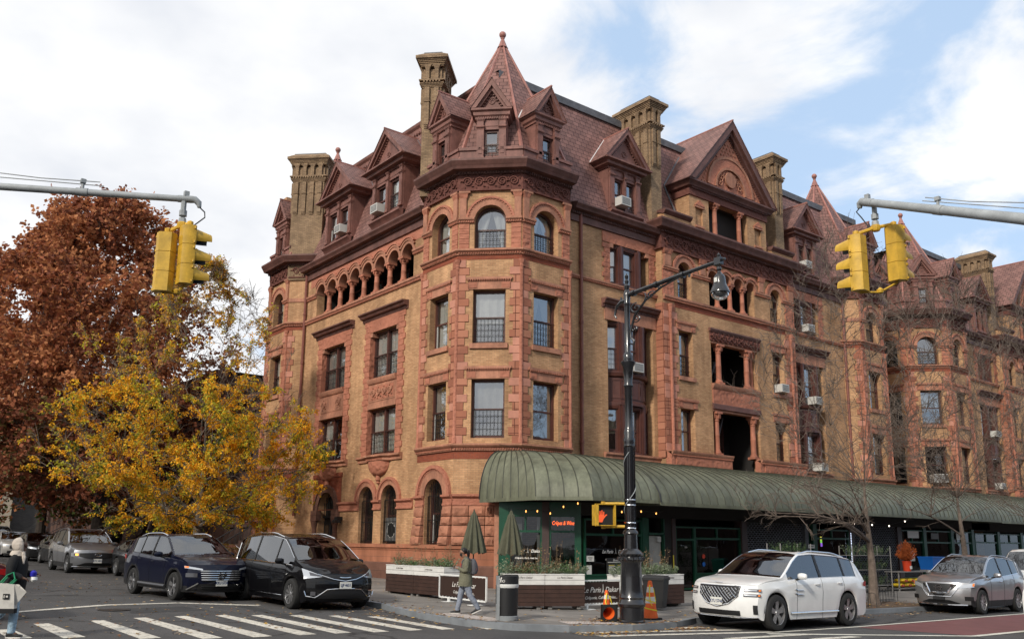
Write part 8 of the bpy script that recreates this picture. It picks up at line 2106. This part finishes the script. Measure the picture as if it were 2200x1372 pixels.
# ================================================================== people
plain('skin', (.24, .125, .08), .55); plain('skin_dark', (.10, .05, .032), .55); plain('hair_black', (.008, .007, .007), .5); plain('coat_olive', (.145, .14, .095), .9, var=(.8, 1.15), scale=4, bump=1.); plain('jeans_grey', (.21, .235, .29), .9, var=(.75, 1.15), scale=4, bump=1.)
plain('jeans_blue', (.30, .42, .52), .9, var=(.75, 1.1), scale=4, bump=1.); plain('shoe_black', (.014, .014, .016), .6); plain('shoe_sole', (.6, .58, .55), .6); plain('mask_black', (.01, .01, .011), .8); plain('pack_grey', (.075, .075, .085), .8, var=(.8, 1.2), scale=8); plain('pack_red', (.5, .02, .015), .7)
plain('jacket_black', (.008, .008, .009), .85); plain('hood_beige', (.48, .42, .36), .9, var=(.85, 1.08), scale=4, bump=1.); plain('bag_cloth', (.52, .50, .46), .8, var=(.8, 1.08), scale=6); plain('bag_green', (.01, .20, .09), .7); plain('pack_blue', (.02, .02, .35), .5); plain('phone_black', (.01, .01, .01), .3)
def skin_body(name, nodes, edges, mat, parent=None, T=None, sub=2):
    """nodes: {key: (x, y, z, rx, ry)}; one continuous skinned mesh"""
    keys = list(nodes); me = bpy.data.meshes.new('tmp'); me.from_pydata([nodes[k][:3] for k in keys], [(keys.index(a), keys.index(b)) for a, b in edges], [])
    o = bpy.data.objects.new('tmp', me); COL.objects.link(o); md = o.modifiers.new('s', 'SKIN'); md.use_smooth_shade = True
    for i, k in enumerate(keys):
        sv = me.skin_vertices[0].data[i]; sv.radius = (nodes[k][3], nodes[k][4]); sv.use_root = (i == 0)
    s2 = o.modifiers.new('u', 'SUBSURF'); s2.levels = sub; s2.render_levels = sub
    dg = bpy.context.evaluated_depsgraph_get(); nm = bpy.data.meshes.new_from_object(o.evaluated_get(dg)); bpy.data.objects.remove(o); bpy.data.meshes.remove(me)
    nm.name = name; nm.materials.clear(); nm.materials.append(MATS[mat])
    for p in nm.polygons: p.use_smooth = True; p.material_index = 0
    ob = bpy.data.objects.new(name, nm); COL.objects.link(ob)
    if parent: ob.parent = parent
    return ob
def loft(m, rings, mat=None, n=20):
    """rings: (cx, cy, z, rx, ry[, tilt])"""
    rows = []
    for r in rings:
        cx_, cy_, z, rx, ry = r[:5]; tl = r[5] if len(r) > 5 else 0
        rows.append([(cx_ + rx * cos(a), cy_ + ry * sin(a), z + tl * cos(a)) for a in [2 * pi * k / n for k in range(n)]])
    m.grid(rows, mat, True, wrap=True)
def shoe(parent, x, y, z, pitch, mat='shoe_black'):
    T = Matrix.Translation((x, y, z)) @ Matrix.Rotation(pitch, 4, 'Y'); m = LMB(mat, T)
    rows = []
    for (f, w, h0, h1) in ((-.09, .028, .0, .085), (-.06, .038, -.0, .10), (.0, .04, 0, .095), (.06, .042, 0, .065), (.12, .044, 0, .05), (.16, .036, .005, .04), (.185, .015, .012, .03)):
        rows.append([(f, w * cos(a), (h0 + h1) / 2 + (h1 - h0) / 2 * sin(a)) for a in [2 * pi * k / 14 for k in range(14)]])
    m.grid(rows, None, True, wrap=True); m.poly(rows[0][::-1]); m.poly(rows[-1])
    s = [(-.095, -.03), (-.095, .03), (-.02, .042), (.1, .046), (.16, .036), (.19, .0), (.16, -.036), (.1, -.046), (-.02, -.042)]
    m.prism_z(s[::-1], -.018, .004, 'shoe_sole'); m.build('shoe', parent)
def hand_nodes(N_, E_, key, base, d, side, r=.0085, curl=.5, up=Vector((0, 0, 1))):
    """palm and five fingers growing from a wrist node; d = pointing direction"""
    d = d.normalized(); s = d.cross(up).normalized() * side; u = s.cross(d).normalized() * side
    b = Vector(base); palm = b + d * .045; N_[key + 'p'] = (*palm, .022, .02); E_.append((key, key + 'p'))
    for i, L in enumerate((.062, .072, .067, .052)):
        o = palm + s * (.024 - .016 * i) + d * .03; k1 = key + 'f%da' % i; k2 = key + 'f%db' % i; k3 = key + 'f%dc' % i
        N_[k1] = (*o, r, r); p2 = o + d * L * .5 - u * curl * L * .35; N_[k2] = (*p2, r * .9, r * .9); p3 = p2 + (d * (.5 - curl * .3) - u * curl * .6) * L * .6; N_[k3] = (*p3, r * .75, r * .75)
        E_ += [(key + 'p', k1), (k1, k2), (k2, k3)]
    t = palm + s * .028 - d * .01; N_[key + 'ta'] = (*t, r * 1.1, r * 1.1); t2 = t + s * .02 + d * .03 - u * .01; N_[key + 'tb'] = (*t2, r * .9, r * .9); E_ += [(key + 'p', key + 'ta'), (key + 'ta', key + 'tb')]
def head_nodes(N_, E_, nk, hx_, hz_, tilt=0.):
    """skull, face, chin and nose; the face points to +x"""
    N_['skull'] = (hx_ - .012, 0, hz_ + .03, .082, .074); N_['crown'] = (hx_ - .01, 0, hz_ + .085, .055, .05); N_['jaw'] = (hx_ + .022, 0, hz_ - .055, .052, .048); N_['nose'] = (hx_ + .085, 0, hz_ - .01 - tilt, .012, .012); N_['brow'] = (hx_ + .055, 0, hz_ + .01, .04, .05); N_['chin'] = (hx_ + .055, 0, hz_ - .085 - tilt, .022, .025)
    N_['earl'] = (hx_ - .01, .078, hz_ - .005, .012, .02); N_['earr'] = (hx_ - .01, -.078, hz_ - .005, .012, .02)
    E_ += [(nk, 'jaw'), ('jaw', 'skull'), ('skull', 'crown'), ('skull', 'brow'), ('brow', 'nose'), ('jaw', 'chin'), ('skull', 'earl'), ('skull', 'earr')]
# ---- woman with a phone, walking to the left
wx_, wy_ = 12.72, 17.62; wz_ = sz(wx_, wy_); wyaw = atan2(.62, -.78) + .05
Nn = {'pelvis': (0, 0, .90, .13, .10), 'waist': (.0, 0, 1.04, .115, .09), 'chest': (-.01, 0, 1.22, .14, .10), 'nb': (-.0, 0, 1.36, .06, .055), 'neck': (.03, 0, 1.42, .048, .048)}
Ee = [('pelvis', 'waist'), ('waist', 'chest'), ('chest', 'nb'), ('nb', 'neck')]
head_nodes(Nn, Ee, 'neck', .085, 1.52, .025)
for s, k in ((1, 'l'), (-1, 'r')):
    Nn['sh' + k] = (-.02, s * .15, 1.33, .055, .055); Nn['el' + k] = (-.01, s * .21, 1.07, .042, .042); Nn['wr' + k] = (.20, s * .075, 1.13, .027, .027); Ee += [('chest', 'sh' + k), ('sh' + k, 'el' + k), ('el' + k, 'wr' + k)]
    hand_nodes(Nn, Ee, 'wr' + k, (.20, s * .075, 1.13), Vector((.85, -s * .45, .22)), s, curl=.9)
for s, k, kn, an, fo in ((1, 'l', (-.11, .47), (-.33, .135), (-.25, .06)), (-1, 'r', (.12, .48), (.20, .09), (.30, .04))):
    Nn['hp' + k] = (0, s * .085, .84, .085, .085); Nn['kn' + k] = (kn[0], s * .085, kn[1], .06, .06); Nn['an' + k] = (an[0], s * .08, an[1], .038, .038); Nn['ft' + k] = (fo[0], s * .08, fo[1], .03, .03)
    Ee += [('pelvis', 'hp' + k), ('hp' + k, 'kn' + k), ('kn' + k, 'an' + k), ('an' + k, 'ft' + k)]
W1 = skin_body('person', Nn, Ee, 'skin'); W1.location = (wx_, wy_, wz_); W1.rotation_euler = (0, 0, wyaw); W1.scale = (.93,) * 3
tag(W1, 'woman in an olive coat and grey trousers walking left, looking down at a phone', 'person')
m = LMB('coat_olive'); loft(m, [(.01, 0, .69, .185, .21, .01), (.01, 0, .74, .18, .21), (0, 0, .9, .17, .195), (-.0, 0, 1.03, .152, .175), (-.01, 0, 1.18, .158, .19), (-.015, 0, 1.3, .13, .19), (-.01, 0, 1.365, .085, .12), (.0, 0, 1.40, .062, .07), (.005, 0, 1.43, .066, .068)])
for s, k in ((1, 'l'), (-1, 'r')): m.tube([(-.015, s * .12, 1.345), (-.02, s * .165, 1.31), (-.02, s * .20, 1.18), (-.005, s * .215, 1.075), (.05, s * .185, 1.07), (.12, s * .125, 1.1), (.185, s * .083, 1.125)], [.055, .066, .06, .058, .056, .048, .042], 12)
for i in range(4): m.lathe([(.0, .0), (.011, .0), (.011, .006), (0, .008)], .15 - .004 * i, .0, .82 + .12 * i, 6, 'shoe_black', axis='x')
m.build('coat', W1)
for s, kn, an in ((1, (-.11, .47), (-.325, .155)), (-1, (.12, .48), (.195, .11))):
    m = LMB('jeans_grey'); pts = [(0, s * .08, .88), (.5 * kn[0], s * .085, .68), (kn[0], s * .085, kn[1]), ((kn[0] + an[0]) / 2 - .01, s * .083, (kn[1] + an[1]) / 2), (an[0], s * .08, an[1]), (an[0] + .005, s * .08, an[1] - .03)]
    m.tube(pts, [.10, .092, .074, .068, .06, .058], 12); m.build('trouser_leg', W1)
shoe(W1, .205, -.08, .022, .0); shoe(W1, -.32, .08, .085, radians(24))
m = LMB('hair_black'); rows = []
for j in range(9):
    a = pi * j / 8
    rows.append([(.062 + .098 * sin(a) * cos(b) * (1 if cos(b) < 0 else .72), .086 * sin(a) * sin(b), 1.565 + .088 * cos(a) + (.0 if cos(b) > 0 else 0)) for b in [2 * pi * k / 18 for k in range(18)]])
m.grid(rows, None, True, wrap=True); m.lathe([(.0, -.05), (.04, -.035), (.048, 0), (.035, .035), (0, .05)], -.045, 0, 1.55, 12); m.tube([(-.02, 0, 1.56), (-.06, 0, 1.50), (-.06, 0, 1.42), (-.05, 0, 1.37)], [.05, .045, .03, .01], 8); m.build('hair', W1)
m = LMB('mask_black'); rows = [[(.095 + .062 * cos(b) * w, .06 * sin(b) * w, 1.50 - .025 + z) for b in [-1.45 + 2.9 * k / 10 for k in range(11)]] for z, w in ((.035, .98), (.01, 1.08), (-.02, 1.05), (-.05, .72))]; m.grid(rows, None, True); m.build('face_mask', W1)
def onperson(o, P): o.location = (P.matrix_world @ Vector((0, 0, 0))) if False else P.location; o.rotation_euler = P.rotation_euler; o.scale = P.scale; return o
bp_ = thing('backpack', 'grey backpack with red tabs on the back of the walking woman', 'backpack', W1.location, wyaw); bp_.scale = W1.scale
m = LMB('pack_grey'); rows = []
for (z, w, d, c) in ((.98, .08, .05, -.19), (1.0, .13, .085, -.20), (1.08, .145, .10, -.215), (1.2, .14, .095, -.21), (1.3, .12, .075, -.195), (1.36, .07, .05, -.18), (1.375, .01, .01, -.175)): rows.append((c, 0, z, d, w))
loft(m, rows); m.build('pack_body', bp_)
m = LMB('pack_grey')
for s in (-1, 1): m.tube([(-.13, s * .09, 1.35), (-.03, s * .115, 1.40), (.085, s * .125, 1.32), (.12, s * .13, 1.2), (.03, s * .16, 1.06), (-.12, s * .14, 1.03)], .016, 6)
m.build('strap', bp_); m = LMB('pack_red')
for s in (-1, 1): m.box(.118, .135, s * .13 - .012, s * .13 + .012, 1.16, 1.26); m.box(-.27, -.235, s * .11 - .01, s * .11 + .01, 1.08, 1.13)
m.build('tab', bp_)
m = LMB('phone_black'); m.box(.27, .36, -.035, .035, 1.155, 1.167); o = m.build('phone', None, origin=(0, 0, 0)); o.location = W1.location; o.rotation_euler = W1.rotation_euler; o.scale = W1.scale; tag(o, 'black phone in both hands of the walking woman', 'phone')
# ---- hooded pedestrian at the left edge, walking to the right
px_, py_ = 3.18, 17.62; pz_ = gz(px_, py_); pyaw = atan2(-.62, .78) + .12
Nn = {'pelvis': (0, 0, .92, .14, .12), 'waist': (0, 0, 1.06, .13, .11), 'chest': (.0, 0, 1.25, .16, .12), 'nb': (.0, 0, 1.40, .065, .06), 'neck': (.02, 0, 1.46, .05, .05)}
Ee = [('pelvis', 'waist'), ('waist', 'chest'), ('chest', 'nb'), ('nb', 'neck')]
head_nodes(Nn, Ee, 'neck', .05, 1.57)
for s, k, el_, wr_, dd in ((1, 'l', (.02, .22, 1.1), (.24, .16, 1.08), Vector((.9, -.1, .1))), (-1, 'r', (-.0, -.24, 1.1), (.18, -.2, 1.03), Vector((.9, .1, -.2)))):
    Nn['sh' + k] = (0, s * .17, 1.37, .06, .06); Nn['el' + k] = (*el_, .045, .045); Nn['wr' + k] = (*wr_, .03, .03); Ee += [('chest', 'sh' + k), ('sh' + k, 'el' + k), ('el' + k, 'wr' + k)]; hand_nodes(Nn, Ee, 'wr' + k, wr_, dd, s, .0095, .9)
for s, k, kn, an, fo in ((1, 'l', (-.15, .5), (-.40, .2), (-.33, .1)), (-1, 'r', (.07, .5), (.06, .1), (.17, .045))):
    Nn['hp' + k] = (0, s * .09, .86, .09, .09); Nn['kn' + k] = (kn[0], s * .09, kn[1], .062, .062); Nn['an' + k] = (an[0], s * .085, an[1], .04, .04); Nn['ft' + k] = (fo[0], s * .085, fo[1], .032, .032); Ee += [('pelvis', 'hp' + k), ('hp' + k, 'kn' + k), ('kn' + k, 'an' + k), ('an' + k, 'ft' + k)]
W2 = skin_body('person', Nn, Ee, 'skin_dark'); W2.location = (px_, py_, pz_); W2.rotation_euler = (0, 0, pyaw); W2.scale = (.97,) * 3
tag(W2, 'pedestrian in a beige hood, black jacket and light blue jeans at the left edge', 'person')
m = LMB('jacket_black'); loft(m, [(.0, 0, .80, .16, .2), (.0, 0, .95, .175, .205), (-.0, 0, 1.08, .17, .19), (.0, 0, 1.24, .175, .2), (.0, 0, 1.36, .14, .19), (.0, 0, 1.43, .09, .12), (.0, 0, 1.46, .08, .08)])
for s, el_, wr_ in ((1, (.02, .22, 1.1), (.24, .16, 1.08)), (-1, (-.0, -.24, 1.1), (.18, -.2, 1.03))): m.tube([(0, s * .13, 1.38), (0, s * .185, 1.34), (el_[0], el_[1], 1.2), el_, ((el_[0] + wr_[0]) / 2, (el_[1] + wr_[1]) / 2, (el_[2] + wr_[2]) / 2), (wr_[0] - .02, wr_[1], wr_[2])], [.065, .08, .075, .07, .062, .055], 12)
m.build('jacket', W2)
for s, kn, an in ((1, (-.15, .5), (-.39, .22)), (-1, (.07, .5), (.055, .12))):
    m = LMB('jeans_blue'); m.tube([(0, s * .085, .9), (.5 * kn[0], s * .09, .7), (kn[0], s * .09, kn[1]), ((kn[0] + an[0]) / 2, s * .088, (kn[1] + an[1]) / 2), (an[0], s * .085, an[1]), (an[0], s * .085, an[1] - .03)], [.11, .1, .078, .072, .066, .064], 12); m.build('trouser_leg', W2)
shoe(W2, .07, -.085, .02, 0); shoe(W2, -.39, .085, .14, radians(30))
m = LMB('hood_beige'); rows = []
for j in range(11):
    a = pi * j / 10 * .92 + .12
    rows.append([(.02 + .135 * sin(a) * cos(b) * (1.12 if cos(b) < 0 else .78) - .02 * cos(a), .118 * sin(a) * sin(b), 1.595 + .135 * cos(a) * (1 if a < 1.6 else 1.15)) for b in [.75 + (2 * pi - 1.5) * k / 20 for k in range(21)]])
m.grid(rows, None, True); m.grid([[(x * .96, y * .96, 1.6 + (z - 1.6) * .97) for x, y, z in r] for r in rows], None, True)
loft(m, [(-.01, 0, 1.40, .13, .15, -.03), (-.01, 0, 1.455, .12, .125, -.02), (.0, 0, 1.50, .105, .105)]); m.tube([(.10, -.07, 1.47), (.13, -.09, 1.38), (.13, -.1, 1.27)], [.03, .035, .02], 7); m.build('hood', W2)
# shopping bag over the near arm
sb = thing('shopping_bag', 'large white shopping bag with green handles on the arm of the hooded pedestrian', 'bag', W2.location, pyaw); sb.scale = W2.scale
m = LMB('bag_cloth'); m.add([(-.32, -.36, .50), (.17, -.36, .47), (.17, -.24, .47), (-.32, -.24, .50), (-.36, -.38, .97), (.13, -.37, .93), (.15, -.22, .92), (-.36, -.22, .97), (.33, -.33, .80), (.15, -.3, .56)], [(0, 3, 2, 1), (0, 1, 5, 4), (2, 3, 7, 6), (3, 0, 4, 7), (1, 9, 8, 5), (9, 2, 6, 8), (1, 2, 9)]); m.box(-.34, .17, -.368, -.235, .44, .52, 'jacket_black'); m.box(-.03, .07, -.385, -.372, .68, .77, 'jacket_black'); m.box(-.015, .0, -.39, -.384, .70, .75, 'bag_cloth'); m.box(.02, .055, -.39, -.384, .71, .74, 'bag_cloth'); m.build('bag_body', sb)
m = LMB('bag_green')
for s in (-.36, -.25): m.tube([(-.12, s, .94), (-.02, s * .92, 1.08), (.06, -.28, 1.13), (.12, s * .95, 1.02), (.04, s, .92)], .014, 5)
m.build('handle', sb)
m = LMB('pack_blue'); loft(m, [(.34, -.14, 1.04, .03, .05), (.34, -.14, 1.07, .05, .065), (.34, -.14, 1.13, .05, .065), (.34, -.14, 1.16, .02, .03)], n=14); loft(m, [(.36, -.16, .97, .03, .05), (.37, -.16, 1.0, .055, .07), (.36, -.15, 1.05, .05, .06)], 'bag_white', 14)
o = m.build('wipes_pack', None, origin=(0, 0, 0)); o.location = W2.location; o.rotation_euler = W2.rotation_euler; o.scale = W2.scale; tag(o, 'blue and white packet held in front by the hooded pedestrian', 'packet')
